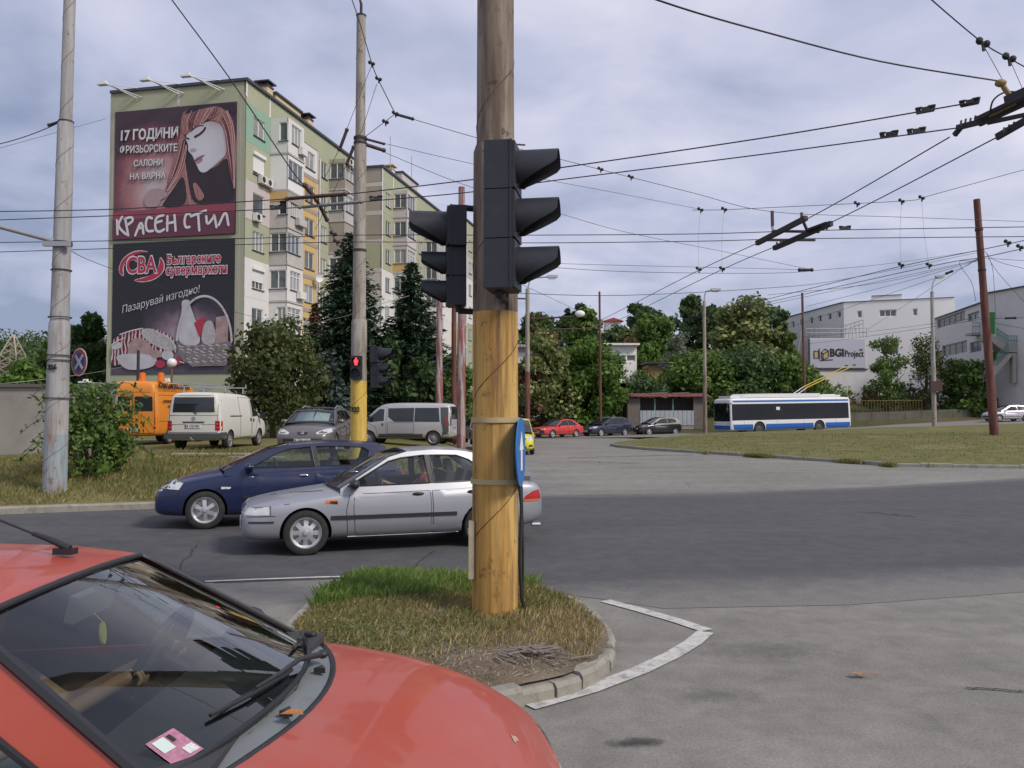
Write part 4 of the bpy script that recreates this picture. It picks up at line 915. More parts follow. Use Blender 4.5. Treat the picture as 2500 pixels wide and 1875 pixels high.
def make_car(name, label, cat, S, loc, rz, group=None):
    root = thing(name, label, cat, loc, rz, group); P = S['paint']; W2 = S['W'] / 2; wb, r = S['wb'], S['r']; ty = W2 - S.get('tin', .11)
    wheels = [(wb / 2, ty, r), (wb / 2, -ty, r), (-wb / 2, ty, r), (-wb / 2, -ty, r)]
    near = S.get('near'); tub = S.get('tub')
    me, mi = body_mesh(S['st'], car_ring, wheels, [tub] if tub else [])
    body = link('body', me, [P, M_well, M_inter], root); me.polygons.foreach_set('material_index', mi)
    sk = Skin(me, root)
    # ---- greenhouse
    gh, ia, ic = S['gh'], S['ia'], S['ic']; yb, yr = S['yb'], S['yr']
    zr_line = lambda x: interp(x, sorted(gh[ia:ic + 1])); zb_f = lambda x: interp(x, sorted([gh[0], gh[-1]]))
    def side_y(x, z):
        z0 = S['zbelt'](x) if callable(S.get('zbelt')) else interp(x, sorted([gh[0], gh[-1]])); z1 = max(p[1] for p in gh)
        t = max(-.3, min(1.05, (z - z0) / (z1 - z0))); taper = interp(x, S['taper']) if 'taper' in S else 1
        return (yb + (yr - yb) * (t ** 1.15 if t > 0 else t)) * taper
    G = S.get('glass', G_far); wins = S['win']
    for sg in (1, -1):
        fn = lambda x, z, sg=sg: (Vector((x, sg * side_y(x, z), z)), Vector((0, sg, 0)))
        low = [(gh[-1][0], gh[-1][1] - .09), (gh[0][0] , gh[0][1] - .09)]
        MB().sheet(gh + low, wins, fn, .035, .16).build('cabin_side', P, root, 40)
        for w_ in wins:
            fi = lambda x, z, sg=sg: (Vector((x, sg * (side_y(x, z) - .012), z)), Vector((0, sg, 0)))
            o = pane_obj('side_window', w_, fi, G, root)
            q = [(p[0], p[1]) for p in w_]; fo = lambda x, z, sg=sg: Vector((x, sg * (side_y(x, z) + .002), z)); mm = MB(); rp = resample(q, .15); mm.tube([fo(*p) for p in rp + rp[:1]], .011, 5, False); mm.build('window_seal', M_black, o)
        for bp in S.get('pillars', []):           # black pillar trim between the windows
            fp = lambda x, z, sg=sg: (Vector((x, sg * (side_y(x, z) + .003), z)), Vector((0, sg, 0))); MB().sheet(bp, [], fp, .01, .2).build('pillar_trim', M_black, root)
    crown = S.get('crown', .035)
    def loft_patch(nm, line, mat, ny=10, bulge=None, inset=0, thick=.02, off=0, sm=60, extra=None):
        m = MB(); pts = line; vs = []; rows = len(pts)
        for i, (x, z) in enumerate(pts):
            yy = (side_y(x, z) - inset)
            for j in range(ny + 1):
                t = -1 + 2 * j / ny; bl = bulge(i / (rows - 1)) if bulge else 0
                vs.append(Vector((x + bl * (1 - t * t), yy * t, z + crown * (1 - t * t) * (1 if not bulge else .9) + off)))
        fs = [(i * (ny + 1) + j, i * (ny + 1) + j + 1, (i + 1) * (ny + 1) + j + 1, (i + 1) * (ny + 1) + j) for i in range(rows - 1) for j in range(ny)]
        m.add(vs, fs); return m.build(nm, mat, root, sm)
    def sub(a, b, k): return [(a[0] + (b[0] - a[0]) * i / k, a[1] + (b[1] - a[1]) * i / k) for i in range(k + 1)]
    roofl = []
    for a, b in zip(gh[ia:ic], gh[ia + 1:ic + 1]): roofl += sub(a, b, 4)[:-1]
    roofl.append(gh[ic]); roofl = [(gh[ia][0] + .012, gh[ia][1] - .004)] + roofl
    loft_patch('roof', roofl, P, 12)
    wsl = []
    for a, b in zip(gh[:ia], gh[1:ia + 1]): wsl += sub(a, b, 5)[:-1]
    wsl.append(gh[ia]); fb = S.get('fb', .10)
    ws = loft_patch('windscreen', wsl, S.get('wglass', G), 12, lambda t: fb * (1 - t * .75), S.get('ain', .05), off=-.006)
    sl = MB()                                     # black frame round the windscreen
    for ln in (wsl[:1], wsl[-1:]):
        x, z = ln[0]; t0 = 0 if ln is wsl[:1] else 1; bl = fb * (1 - (0 if x == wsl[0][0] else 1) * .75)
        sl.tube([Vector((x + bl * (1 - t * t), side_y(x, z) * .97 * t, z + crown * .9 * (1 - t * t))) for t in [-1 + .2 * i for i in range(11)]], .010, 6)
    for sg in (1, -1): sl.tube([Vector((x, sg * (side_y(x, z) - S.get('ain', .05) + .012), z + .004)) for x, z in wsl], .011, 6)
    sl.build('windscreen_seal', M_black, root, 60)
    bkl = []
    for a, b in zip(gh[ic:-1], gh[ic + 1:]): bkl += sub(a, b, 4)[:-1]
    bkl.append(gh[-1]); rbg = S.get('rb', .06)
    if S.get('rearpanel'):                        # hatch: body colour with a glass panel let in
        loft_patch('tailgate', bkl, P, 10, lambda t: -rbg * (.3 + .7 * t), 0)
        q = bkl[1:-1] if len(bkl) > 4 else bkl; loft_patch('rear_window', q, G, 10, lambda t: -rbg * (.3 + .7 * t) - .006, .09, off=.004)
    else: loft_patch('rear_window', bkl, G, 10, lambda t: -rbg * (.3 + .7 * t), .06)
    # ---- wheels
    for i, (x, y, rr_) in enumerate(wheels): wheel(root, x, y, rr_, S.get('tw', .19), S['rim'], S.get('rimmat', M_alloy), S.get('steer', 0) if x > 0 else 0)
    # ---- doors, handles, gaps, mirrors
    for sg, kd in ((1, 'L'), (-1, 'R')):
        if S.get('detail', 1) < 1 and sg == -S.get('seen', 1): continue
        for d in S.get('doors', []):
            o = sk.patch('door', d['poly'], kd, P, .004, .012, .12 if near else .2)
            sk.line('panel_gap', d['poly'] + d['poly'][:1], kd, M_gap, .009 if near else .014, .002, o, .1)
            hx, hz = d['h']; p, n = sk.fn(kd, .012)(hx, hz)
            hm = MB().ball(p, (.085, .018, .024), 12, 6); hm.build('door_handle', S.get('handle', M_black), o, 60)
        for t_ in S.get('trim', []): sk.patch('side_moulding', t_[0], kd, t_[1], .014, .02, .12)
        for t_ in S.get('sidelamp', []): sk.patch('side_indicator', t_[0], kd, t_[1], .012, .015, .05)
        mx, mz = S['mirror']; y0 = sg * (side_y(mx, mz) + .02); m = MB().ball((mx + .02, y0 + sg * .10, mz + .02), (.075, .105, .07), 14, 8); m.bar((mx, y0 - sg * .04, mz - .02), (mx, y0 + sg * .06, mz), .09, .05); m.build('wing_mirror', S.get('mirmat', M_black), root, 60)
    for nm, poly, kind, mat in S.get('patches', []):
        for sg in (1, -1) if nm.startswith('2') else (1,):
            q = [(p[0] * sg, p[1]) for p in poly] if kind in ('F', 'B') else poly
            if kind in ('F', 'B', 'T'): sk.patch(nm.lstrip('2'), q if kind != 'T' else [(p[0], p[1] * sg) for p in poly], kind, mat, .007, .03, .07)
            else: sk.patch(nm.lstrip('2'), poly, ('D', kind[1], sg, kind[2], kind[3]), mat, .007, .03, .06)
    for ln in S.get('lines', []): sk.line('panel_gap', ln[0], ln[1], M_gap, .009, .002)
    if 'fplate' in S: p, n = sk.ray((9, 0, S['fplate'][1]), (-1, 0, 0)); plate(root, p.x + .012, S['fplate'][1], 0, S['fplate'][0])
    if 'bplate' in S: p, n = sk.ray((-9, 0, S['bplate'][1]), (1, 0, 0)); plate(root, p.x - .012, S['bplate'][1], 180, S['bplate'][0])
    if S.get('rails'):
        for sg in (1, -1):
            x0, x1 = gh[ia][0] - .25, gh[ic][0] + .1; k = 8; xs = [x0 + (x1 - x0) * i / k for i in range(k + 1)]
            MB().tube([Vector((x, sg * (side_y(x, zr_line(x)) - .06), zr_line(x) + .012 + .05 * min(1, 4 * min(i, k - i) / k))) for i, x in enumerate(xs)], .018, 6).build('roof_rail', M_metal, root, 60)
    if near and tub:
        x0, x1, hy, z0, z1 = tub
        for i, sx in enumerate(S['seats']):
            for sy in (.36, -.36): seat(root, sx, sy, z0 + .1, i == 0)
        z1 = gh[0][1] + .03; xm = S['seats'][0] + .92; d = MB(); d.prism([(0, .02), (.34, .0), (.34, -.3), (.12, -.3), (0, -.1)], lambda a, b: (xm - .2 + a, -hy, z1 - .02 + b), (0, 2 * hy, 0)); d.build('dashboard', M_inter, root, 40)
        c = Vector((S['seats'][0] + .52, .36, z1 - .02)); sw = MB(); T = Matrix.Translation(c) @ Matrix.Rotation(R(-62), 4, 'Y')
        sw.tube([T @ Vector((.185 * math.cos(t), .185 * math.sin(t), 0)) for t in [i * 2 * math.pi / 24 for i in range(25)]], .016, 7, False); sw.bar(T @ Vector((-.18, 0, -.01)), T @ Vector((.18, 0, -.01)), .05, .02); sw.bar(T @ Vector((0, -.18, -.01)), T @ Vector((0, .18, -.01)), .05, .02); sw.tube([c, c + Vector((.25, 0, -.13))], .03, 8); sw.build('steering_wheel', M_black, root, 50)
    return root, sk, side_y
def seat(root, x, y, z, rest=True):
    m = MB(); m.prism([(.28, 0), (.30, .12), (-.12, .10), (-.22, .14), (-.40, .62), (-.52, .60), (-.34, .06), (-.25, 0)], lambda a, b: (x + a, y - .24, z + b), (0, .48, 0))
    if rest: m.prism([(-.42, .64), (-.40, .80), (-.47, .82), (-.52, .64)], lambda a, b: (x + a, y - .13, z + b), (0, .26, 0)); m.bar((x - .46, y - .06, z + .62), (x - .46, y - .06, z + .8), .015, .015); m.bar((x - .46, y + .06, z + .68), (x - .46, y + .06, z + .8), .015, .015)
    return m.build('seat', M_seat, root, 50)
def bpos(u, Y, z=None):
    x = (u - CX) / FPX * Y; return (x, Y, z if z is not None else bankz(x, Y))

# ================================================================== the cars
# ---- silver saloon in front
S_silver = dict(paint=P_silver, W=1.69, wb=2.52, r=.305, tw=.185, rim=(8, 'slot'), rimmat=M_alloy, near=True, yb=.775, yr=.575, glass=G_near, crown=.03,
    st=[(2.10, .30, .52, .55, .55), (2.08, .24, .60, .63, .68), (1.98, .20, .66, .70, .77), (1.70, .19, .715, .775, .825), (1.2, .19, .775, .85, .842), (.86, .19, .83, .895, .845), (.4, .19, .865, .90, .845), (-.5, .19, .885, .92, .845), (-1.1, .2, .90, .95, .842), (-1.55, .21, .91, .965, .835), (-1.95, .24, .91, .965, .80), (-2.14, .30, .87, .925, .74), (-2.21, .36, .74, .78, .66), (-2.22, .40, .62, .64, .56)],
    gh=[(.80, .885), (.10, 1.305), (-.15, 1.375), (-.55, 1.40), (-.95, 1.38), (-1.14, 1.345), (-1.74, .965)], ia=2, ic=5,
    win=[[(.70, .915), (.12, 1.245), (-.06, 1.29), (-.40, 1.325), (-.45, .935)], [(-.53, .937), (-.48, 1.325), (-.88, 1.315), (-1.06, 1.25), (-1.36, 1.03), (-1.37, .96)]],
    pillars=[[(-.46, .93), (-.41, 1.33), (-.47, 1.33), (-.52, .93)]], tub=(-1.30, .50, .66, .34, 1.2), seats=(-.36, -.80), fb=.12, rb=.1, mirror=(.60, .93),
    doors=[dict(poly=[(.60, .885), (.62, .62), (.60, .30), (.55, .245), (-.46, .245), (-.47, .60), (-.45, .905)], h=(-.28, .79)), dict(poly=[(-.48, .905), (-.50, .60), (-.49, .245), (-.86, .245), (-.98, .45), (-1.2, .64), (-1.24, .90)], h=(-1.08, .80))],
    trim=[([(.93, .47), (.93, .525), (-.84, .525), (-.84, .47)], M_black), ([(1.68, .455), (1.68, .475), (2.0, .475), (2.0, .455)], M_gap), ([(.70, .20), (.70, .235), (-.88, .235), (-.88, .20)], P_silver)],
    sidelamp=[([(.84, .685), (.84, .735), (.99, .735), (1.0, .70)], M_lampo), ([(1.74, .56), (1.74, .665), (1.99, .645), (2.05, .56)], M_lampw), ([(-1.86, .66), (-1.90, .71), (-2.0, .77), (-2.12, .79), (-2.15, .66)], M_lampr), ([(-1.86, .63), (-1.86, .655), (-2.12, .655), (-2.12, .63)], M_lampo)],
    patches=[('2headlamp', [(.30, .57), (.30, .655), (.62, .66), (.66, .58)], 'F', M_lampw), ('grille', [(-.25, .57), (-.25, .65), (.25, .65), (.25, .57)], 'F', M_black), ('2tail_lamp', [(.40, .68), (.40, .77), (.60, .77), (.60, .68)], 'B', M_lampr)],
    fplate=('B 4017 PK', .40), bplate=('B 4017 PK', .50), lines=[([(1.66, .545), (1.95, .54), (2.08, .535)], 'L'), ([(1.72, .55), (1.72, .67), (2.0, .655)], 'L'), ([(1.02, .845), (1.5, .80), (1.9, .725)], 'L'), ([(.70, .24), (.72, .60), (.66, .86)], 'L')])
a_s = R(197.8); ff = Vector((math.cos(a_s), math.sin(a_s), 0)); nl = Vector((-ff.y, ff.x, 0))
c_s = Vector((-2.82, 11.25, 0)) - ff * 1.26 - nl * .735
silver, sk_s, _ = make_car('parked_car', 'silver saloon with boot spoiler stopped just behind the yellow signal pole', 'car', S_silver, (c_s.x, c_s.y, .005), a_s)
silver.name = 'car'
m = MB().box((-2.02, 0, 1.0), (.26, 1.24, .035))
for sy in (-.5, .5): m.box((-2.0, sy, .97), (.12, .05, .09))
m.build('boot_spoiler', P_silver, silver); MB().tube([(-2.1, .45, .24), (-2.24, .45, .235)], .03, 10).build('exhaust_pipe', M_metal, silver)
# ---- dark blue hatchback behind it
S_blue = dict(paint=P_blue, W=1.77, wb=2.625, r=.315, tw=.195, rim=(6, 'spoke'), near=True, yb=.80, yr=.60, glass=G_near,
    st=[(2.14, .32, .50, .53, .52), (2.11, .25, .60, .64, .68), (2.0, .21, .69, .74, .79), (1.7, .2, .77, .85, .865), (1.3, .19, .85, .945, .88), (.9, .19, .91, 1.0, .885), (.4, .19, .94, 1.0, .887), (-.5, .19, .97, 1.02, .887), (-1.2, .2, 1.0, 1.05, .885), (-1.6, .22, 1.01, 1.06, .87), (-1.88, .26, 1.0, 1.05, .83), (-2.02, .32, .9, .93, .76), (-2.06, .38, .7, .72, .66)],
    gh=[(1.02, .96), (.30, 1.29), (-.02, 1.37), (-.6, 1.405), (-1.25, 1.385), (-1.60, 1.35), (-1.72, 1.27), (-1.88, 1.01)], ia=2, ic=5, rearpanel=True,
    win=[[(.62, 1.0), (.16, 1.245), (-.02, 1.31), (-.40, 1.345), (-.46, 1.01)], [(-.54, 1.012), (-.47, 1.347), (-.95, 1.345), (-1.30, 1.32), (-1.40, 1.26), (-1.36, 1.06), (-1.30, 1.02)]],
    pillars=[[(-.46, 1.0), (-.405, 1.35), (-.465, 1.35), (-.54, 1.0)]], tub=(-1.5, .62, .69, .36, 1.3), seats=(-.38, -.98), fb=.12, mirror=(.60, 1.0), mirmat=P_blue, handle=M_chrome,
    doors=[dict(poly=[(.72, .95), (.74, .6), (.70, .28), (-.46, .26), (-.48, .6), (-.46, .985)], h=(-.28, .86)), dict(poly=[(-.49, .985), (-.51, .6), (-.49, .26), (-.86, .27), (-1.0, .52), (-1.28, .74), (-1.36, 1.0)], h=(-1.12, .90))],
    trim=[([(.72, .50), (.72, .54), (-.86, .54), (-.86, .50)], M_black)],
    sidelamp=[([(.92, .66), (.90, .69), (1.06, .70), (1.06, .66)], M_lampw), ([(1.72, .66), (1.66, .76), (1.86, .80), (2.05, .68)], M_lampw)],
    patches=[('2headlamp', [(.36, .60), (.36, .69), (.62, .74), (.74, .64)], 'F', M_lampw), ('2tail_lamp', [(.55, .62), (.55, .98), (.76, .98), (.76, .62)], 'B', M_lampr)], lines=[([(1.75, .56), (1.68, .76)], 'L'), ([(1.70, .57), (2.08, .54)], 'L')], fplate=('B 2208 AC', .42), bplate=('B 2208 AC', .6))
a_b = R(196); ff = Vector((math.cos(a_b), math.sin(a_b), 0)); nl = Vector((-ff.y, ff.x, 0)); c_b = Vector((-5.12, 13.75, 0)) - ff * 1.31 - nl * .77
blue, sk_b, _ = make_car('car', 'dark blue five door hatchback on the crossing road beyond the silver saloon', 'car', S_blue, (c_b.x, c_b.y, .005), a_b)
MB().tube([(.75, .5, 1.0), (.55, .1, 1.03)], .012, 6).build('wiper', M_black, blue)
# ---- grey brown estate parked on the bank, facing us
def estate(P, glassm=G_far, plate_='B 3391 KC'):
    return dict(paint=P, W=1.80, wb=2.72, r=.32, tw=.2, rim=(5, 'spoke'), yb=.80, yr=.60, glass=glassm, detail=1, rails=True,
    st=[(2.3, .34, .50, .53, .45), (2.27, .26, .60, .65, .66), (2.12, .22, .70, .77, .81), (1.7, .2, .80, .89, .89), (1.2, .19, .87, .97, .90), (.85, .19, .92, 1.0, .905), (-.5, .19, .98, 1.03, .905), (-1.5, .2, 1.0, 1.05, .89), (-2.1, .25, 1.0, 1.05, .84), (-2.36, .3, .95, 1.0, .78), (-2.42, .38, .7, .75, .68)],
    gh=[(1.2, .96), (.30, 1.36), (.05, 1.42), (-.6, 1.46), (-1.6, 1.44), (-1.9, 1.41), (-2.0, 1.34), (-2.28, 1.04)], ia=2, ic=5, rearpanel=True,
    win=[[(.75, 1.0), (.22, 1.28), (.05, 1.34), (-.33, 1.37), (-.4, 1.0)], [(-.48, 1.0), (-.41, 1.375), (-1.05, 1.375), (-1.15, 1.03)], [(-1.22, 1.04), (-1.13, 1.375), (-1.75, 1.35), (-1.95, 1.1)]], mirror=(.7, 1.0), mirmat=P, fb=.14,
    doors=[dict(poly=[(.8, .95), (.8, .3), (-.42, .27), (-.42, .99)], h=(-.25, .86)), dict(poly=[(-.45, .99), (-.47, .27), (-.9, .28), (-1.1, .6), (-1.2, 1.0)], h=(-1.0, .9))],
    patches=[('2headlamp', [(.44, .63), (.40, .68), (.62, .78), (.80, .80), (.84, .70), (.70, .64)], 'F', M_lampw), ('grille', [(-.55, .36), (-.62, .50), (.62, .50), (.55, .36)], 'F', M_black), ('grille_badge', [(-.14, .62), (-.16, .70), (.16, .70), (.14, .62), (0, .60)], 'F', M_black), ('2tail_lamp', [(.55, .7), (.6, 1.0), (.8, 1.0), (.8, .7)], 'B', M_lampr)], fplate=(plate_, .44), bplate=(plate_, .7))
p = bpos(775, 27.4)
est, sk_e, _ = make_car('parked_car', 'grey brown estate with roof rails and a silver sunshade behind its windscreen', 'car', estate(P_brown, G_near), (p[0], p[1], p[2]), R(-88), 'cars parked on the grass bank')
m = MB().prism([(-.55, 0), (-.50, .34), (-.02, .38), (.02, .02)], lambda a, b: (.92 - b * 1.7, a, 1.02 + b * .78), (.0, 0, .012)); m.prism([(.03, .02), (.05, .36), (.52, .30), (.55, 0)], lambda a, b: (.94 - b * 1.7, a, 1.02 + b * .78), (0, 0, .012)); m.build('sunshade', pm('sunshade_silver', (.50, .62, .64), .35, .2, var=.3, scale=9), est)
m = MB(); 
q = [(.0, .015), (-.03, .045), (.03, .055), (.05, .03), (.02, .0), (.06, -.03), (.03, -.045), (-.03, -.02), (-.06, -.045), (-.05, 0)]; sk_e.patch('badge_emblem', [(a * 1.1, .66 + b * .8) for a, b in q], 'F', M_chrome, .016, .01, .05)
# ---- generic smaller shapes used by the far parked cars
def saloon80(P): return dict(paint=P, W=1.69, wb=2.55, r=.30, tw=.18, rim=(6, 'spoke'), yb=.77, yr=.57, detail=.5, seen=1,
    st=[(2.17, .32, .60, .62, .62), (2.15, .25, .68, .70, .78), (2.0, .22, .74, .79, .83), (1.2, .2, .80, .87, .845), (.8, .2, .84, .90, .845), (-.5, .2, .88, .92, .845), (-1.4, .21, .90, .95, .84), (-1.95, .24, .89, .94, .82), (-2.17, .3, .84, .88, .76), (-2.2, .38, .6, .62, .66)],
    gh=[(.85, .88), (.15, 1.32), (-.1, 1.37), (-.6, 1.39), (-1.0, 1.36), (-1.15, 1.32), (-1.75, .95)], ia=2, ic=5, win=[[(.6, .92), (.1, 1.25), (-.05, 1.30), (-.42, 1.32), (-.46, .93)], [(-.53, .93), (-.5, 1.32), (-.95, 1.28), (-1.38, .98), (-1.38, .94)]], mirror=(.55, .92),
    doors=[dict(poly=[(.62, .88), (.62, .3), (-.47, .28), (-.47, .9)], h=(-.3, .8)), dict(poly=[(-.5, .9), (-.5, .28), (-.85, .28), (-1.15, .6), (-1.3, .92)], h=(-1.1, .82))],
    trim=[([(1.0, .42), (1.0, .47), (-.9, .47), (-.9, .42)], M_rub)], patches=[('2headlamp', [(.42, .60), (.42, .70), (.74, .70), (.74, .60)], 'F', M_lampw), ('grille', [(-.38, .61), (-.38, .69), (.38, .69), (.38, .61)], 'F', M_black), ('bumper', [(-.76, .36), (-.76, .54), (.76, .54), (.76, .36)], 'F', M_rub), ('2tail_lamp', [(.4, .66), (.4, .82), (.76, .82), (.76, .66)], 'B', M_lampr)], fplate=('B 6129 TH', .45))
def small_hatch(P, gl=G_far): return dict(paint=P, W=1.73, wb=2.54, r=.31, tw=.19, rim=(6, 'spoke'), yb=.79, yr=.59, detail=.5, seen=1, glass=gl,
    st=[(2.02, .32, .50, .54, .5), (1.98, .25, .62, .67, .70), (1.8, .2, .74, .82, .82), (1.4, .19, .83, .94, .86), (.9, .19, .90, 1.0, .865), (0, .19, .95, 1.01, .865), (-1.0, .19, 1.0, 1.04, .862), (-1.6, .22, 1.0, 1.05, .84), (-1.92, .28, .94, .98, .78), (-2.0, .38, .7, .72, .66)],
    gh=[(1.1, .97), (.3, 1.36), (.02, 1.44), (-.5, 1.47), (-1.2, 1.43), (-1.55, 1.37), (-1.66, 1.28), (-1.86, 1.02)], ia=2, ic=5, rearpanel=True,
    win=[[(.66, 1.0), (.2, 1.29), (0, 1.36), (-.45, 1.395), (-.5, 1.0)], [(-.58, 1.0), (-.52, 1.395), (-1.05, 1.37), (-1.38, 1.26), (-1.36, 1.08)]], mirror=(.65, 1.0), mirmat=P,
    doors=[dict(poly=[(.72, .95), (.72, .3), (-.52, .28), (-.52, 1.0)], h=(-.35, .86))], trim=[([(.9, .45), (.9, .48), (-.85, .48), (-.85, .45)], M_black)],
    patches=[('2headlamp', [(.40, .62), (.44, .72), (.70, .84), (.76, .72)], 'F', M_lampw), ('grille', [(-.5, .36), (-.5, .5), (.5, .5), (.5, .36)], 'F', M_black), ('2fog_lamp', [(.55, .4), (.55, .47), (.66, .47), (.66, .4)], 'F', M_lampw), ('2tail_lamp', [(.55, .7), (.6, 1.0), (.78, 1.0), (.78, .7)], 'B', M_lampr)], fplate=('B 8015 BT', .56))
def mpv(P): return dict(paint=P, W=1.80, wb=2.70, r=.32, tw=.2, rim=(5, 'spoke'), yb=.81, yr=.63, detail=1,
    st=[(2.22, .34, .52, .55, .52), (2.19, .26, .64, .68, .72), (2.05, .22, .74, .82, .85), (1.7, .2, .86, .96, .895), (1.25, .19, .94, 1.06, .90), (.8, .19, .99, 1.07, .902), (-.5, .19, 1.02, 1.06, .902), (-1.6, .2, 1.03, 1.07, .88), (-2.1, .26, 1.0, 1.04, .82), (-2.2, .36, .7, .74, .7)],
    gh=[(1.5, 1.02), (.7, 1.42), (.4, 1.54), (-.3, 1.62), (-1.3, 1.60), (-1.8, 1.54), (-1.9, 1.44), (-2.1, 1.04)], ia=2, ic=5, rearpanel=True, win=[[(1.0, 1.04), (.5, 1.36), (.3, 1.46), (-.3, 1.50), (-.36, 1.04)], [(-.44, 1.04), (-.38, 1.51), (-1.2, 1.5), (-1.3, 1.06)]], mirror=(.95, 1.06), mirmat=M_black, fb=.2,
    doors=[dict(poly=[(.85, .98), (.85, .3), (-.38, .28), (-.38, 1.03)], h=(-.2, .9))],
    patches=[('2headlamp', [(.56, .66), (.56, .74), (.70, .90), (.82, .90), (.85, .72), (.74, .64)], 'F', M_lampw), ('grille', [(-.50, .66), (-.54, .76), (.54, .76), (.50, .66)], 'F', M_black), ('grille', [(-.55, .30), (-.55, .40), (.55, .40), (.55, .30)], 'F', M_black), ('2fog_lamp', [(.62, .38), (.70, .48), (.84, .48), (.82, .38)], 'F', M_black), ('grille_bar', [(-.46, .70), (-.46, .725), (.46, .725), (.46, .70)], 'F', M_chrome)], fplate=('B 7231 HP', .53))
far_g = 'cars parked along the far kerb'
ylw, sk_y, _ = make_car('car', 'bright yellow people carrier approaching behind the signal pole', 'car', mpv(P_yellow), (.18, 39.2, 0), R(-92))
T = basis((2.26, 0, .715), (0, 1, 0), (0, 0, 1)); m = MB(); m.tube([T @ Vector((.09 * math.cos(t), .075 * math.sin(t), 0)) for t in [i * math.pi / 8 for i in range(17)]], .012, 6, False); m.build('badge_emblem', M_chrome, ylw)
def far_car(nm, lab, spec, u, Y, z, deg, grp=far_g): x = (u - CX) / FPX * Y; return make_car(nm, lab, 'car', spec, (x, Y, z), R(deg), grp)[0]
far_car('parked_car', 'bright red older saloon parked at the far kerb, leftmost of the row', saloon80(P_red2), 1360, 63.0, .012, 222)
d = estate(P_navy); d.update(detail=.5, seen=1); far_car('parked_car', 'dark navy estate with silver roof rails at the far kerb, beside the red saloon', d, 1478, 66.5, .012, 219)
far_car('parked_car', 'small black hatchback at the far kerb in front of the rusty shack', small_hatch(P_blk), 1604, 68.6, .03, 202)
far_car('parked_car', 'pale lilac hatchback parked at the right edge beyond the leaning red pole', small_hatch(P_lav), 2456, 75.5, roadz(45.5) + .02, 186, 'cars parked on the back road')
pk = 'cars half hidden under the trees'
for lab, sp, u, Y, dg in (('dark grey hatchback in the shade under the trees, left of the red saloon', small_hatch(P_dgrey), 1322, 77, 230), ('white car half hidden under the trees above the red saloon', saloon80(P_white), 1392, 78.5, 265), ('black car half hidden under the trees above the navy estate', saloon80(P_blk), 1446, 78, 240), ('dark car half hidden between the tree and the rusty shack', small_hatch(P_dgrey), 1556, 79, 250)):
    x = (u - CX) / FPX * Y; far_car('parked_car', lab, sp, u, Y, hillz(x, Y) + .06, dg, pk)
p = bpos(838, 33.6); make_car('parked_car', 'dark blue car half hidden behind the pedestrian signal pole', 'car', small_hatch(P_navy), p, R(-86), 'cars parked on the grass bank')
x = -1.55; make_car('parked_car', 'silver car peeping out left of the yellow signal pole, next to the passenger van', 'car', saloon80(P_silver), (x, 43.5, bankz(x, 43.5)), R(-80), 'cars parked on the grass bank')

# ================================================================== vans and the trolleybus
def van_ring(s):
    x, zb, zm, zt, hw, hr = s                     # floor, belt, roof height, half width, half width at the roof
    return [(0, zb), (.82 * hw, zb), (.98 * hw, zb + .05), (hw, zb + .4 * (zm - zb)), (hw, zm), (hw + (hr - hw) * .55, zm + (zt - zm) * .55), (hr, zt - .13), (hr * .93, zt - .02), (hr * .55, zt), (0, zt + .012)]
def make_van(name, label, S, loc, rz, group=None, cat='van'):
    root = thing(name, label, cat, loc, rz, group); W2 = S['W'] / 2; ty = W2 - S.get('tin', .12); r = S['r']
    wheels = [(x, y, r) for x in S['axles'] for y in (ty, -ty)]
    me, mi = body_mesh(S['st'], van_ring, wheels, [], S.get('arch', 1.12), 2)
    body = link('body', me, [S['paint'], M_well, M_inter], root); me.polygons.foreach_set('material_index', mi); sk = Skin(me, root)
    for x, y, _ in wheels: wheel(root, x, y, r, S.get('tw', .2), S['rim'], S.get('rimmat', M_steel))
    for nm, poly, kind, mat in S['patches']:
        if kind == 'S': ks = [('L', 1), ('R', 1)]
        elif nm[0] == '2': ks = [(kind, 1), (kind, -1)]
        else: ks = [(kind, 1)]
        for k, sg in ks: sk.patch(nm.lstrip('2'), [(p[0] * sg, p[1]) for p in poly] if k in 'FB' else poly, k, mat, S.get('off', {}).get(nm, .008), .03, .12)
    for nm, poly, kind, hd in S.get('doors', []):
        for k in (('L', 'R') if kind == 'S' else (kind,)):
            o = sk.patch(nm, poly, k, S['paint'], .004, .012, .18); sk.line('panel_gap', poly + poly[:1], k, M_gap, .014, .003, o, .15)
            if hd: p, n = sk.fn(k, .02)(*hd); MB().ball(p, (.03, .03, .07) if k in 'LR' else (.02, .1, .03), 10, 6).build('door_handle', M_black, o, 60)
    for ln, k in S.get('lines', []): sk.line('panel_gap', ln, k, M_gap, .014, .003)
    for sg in (1, -1):
        if 'mirror' in S:
            x, z = S['mirror']; p, n = sk.ray((x, 3 * sg, z), (0, -sg, 0)); MB().box(p + Vector((.02, sg * .16, .05)), (.08, .16, .24)).bar(p, p + Vector((.02, sg * .1, 0)), .04, .04).build('wing_mirror', M_black, root)
    if 'bplate' in S: p, n = sk.ray((-12, 0, S['bplate'][1]), (1, 0, 0)); plate(root, p.x - .02, S['bplate'][1], 180, S['bplate'][0])
    if 'fplate' in S: p, n = sk.ray((12, 0, S['fplate'][1]), (-1, 0, 0)); plate(root, p.x + .02, S['fplate'][1], 0, S['fplate'][0])
    return root, sk
bankg = 'vans parked on the grass bank'
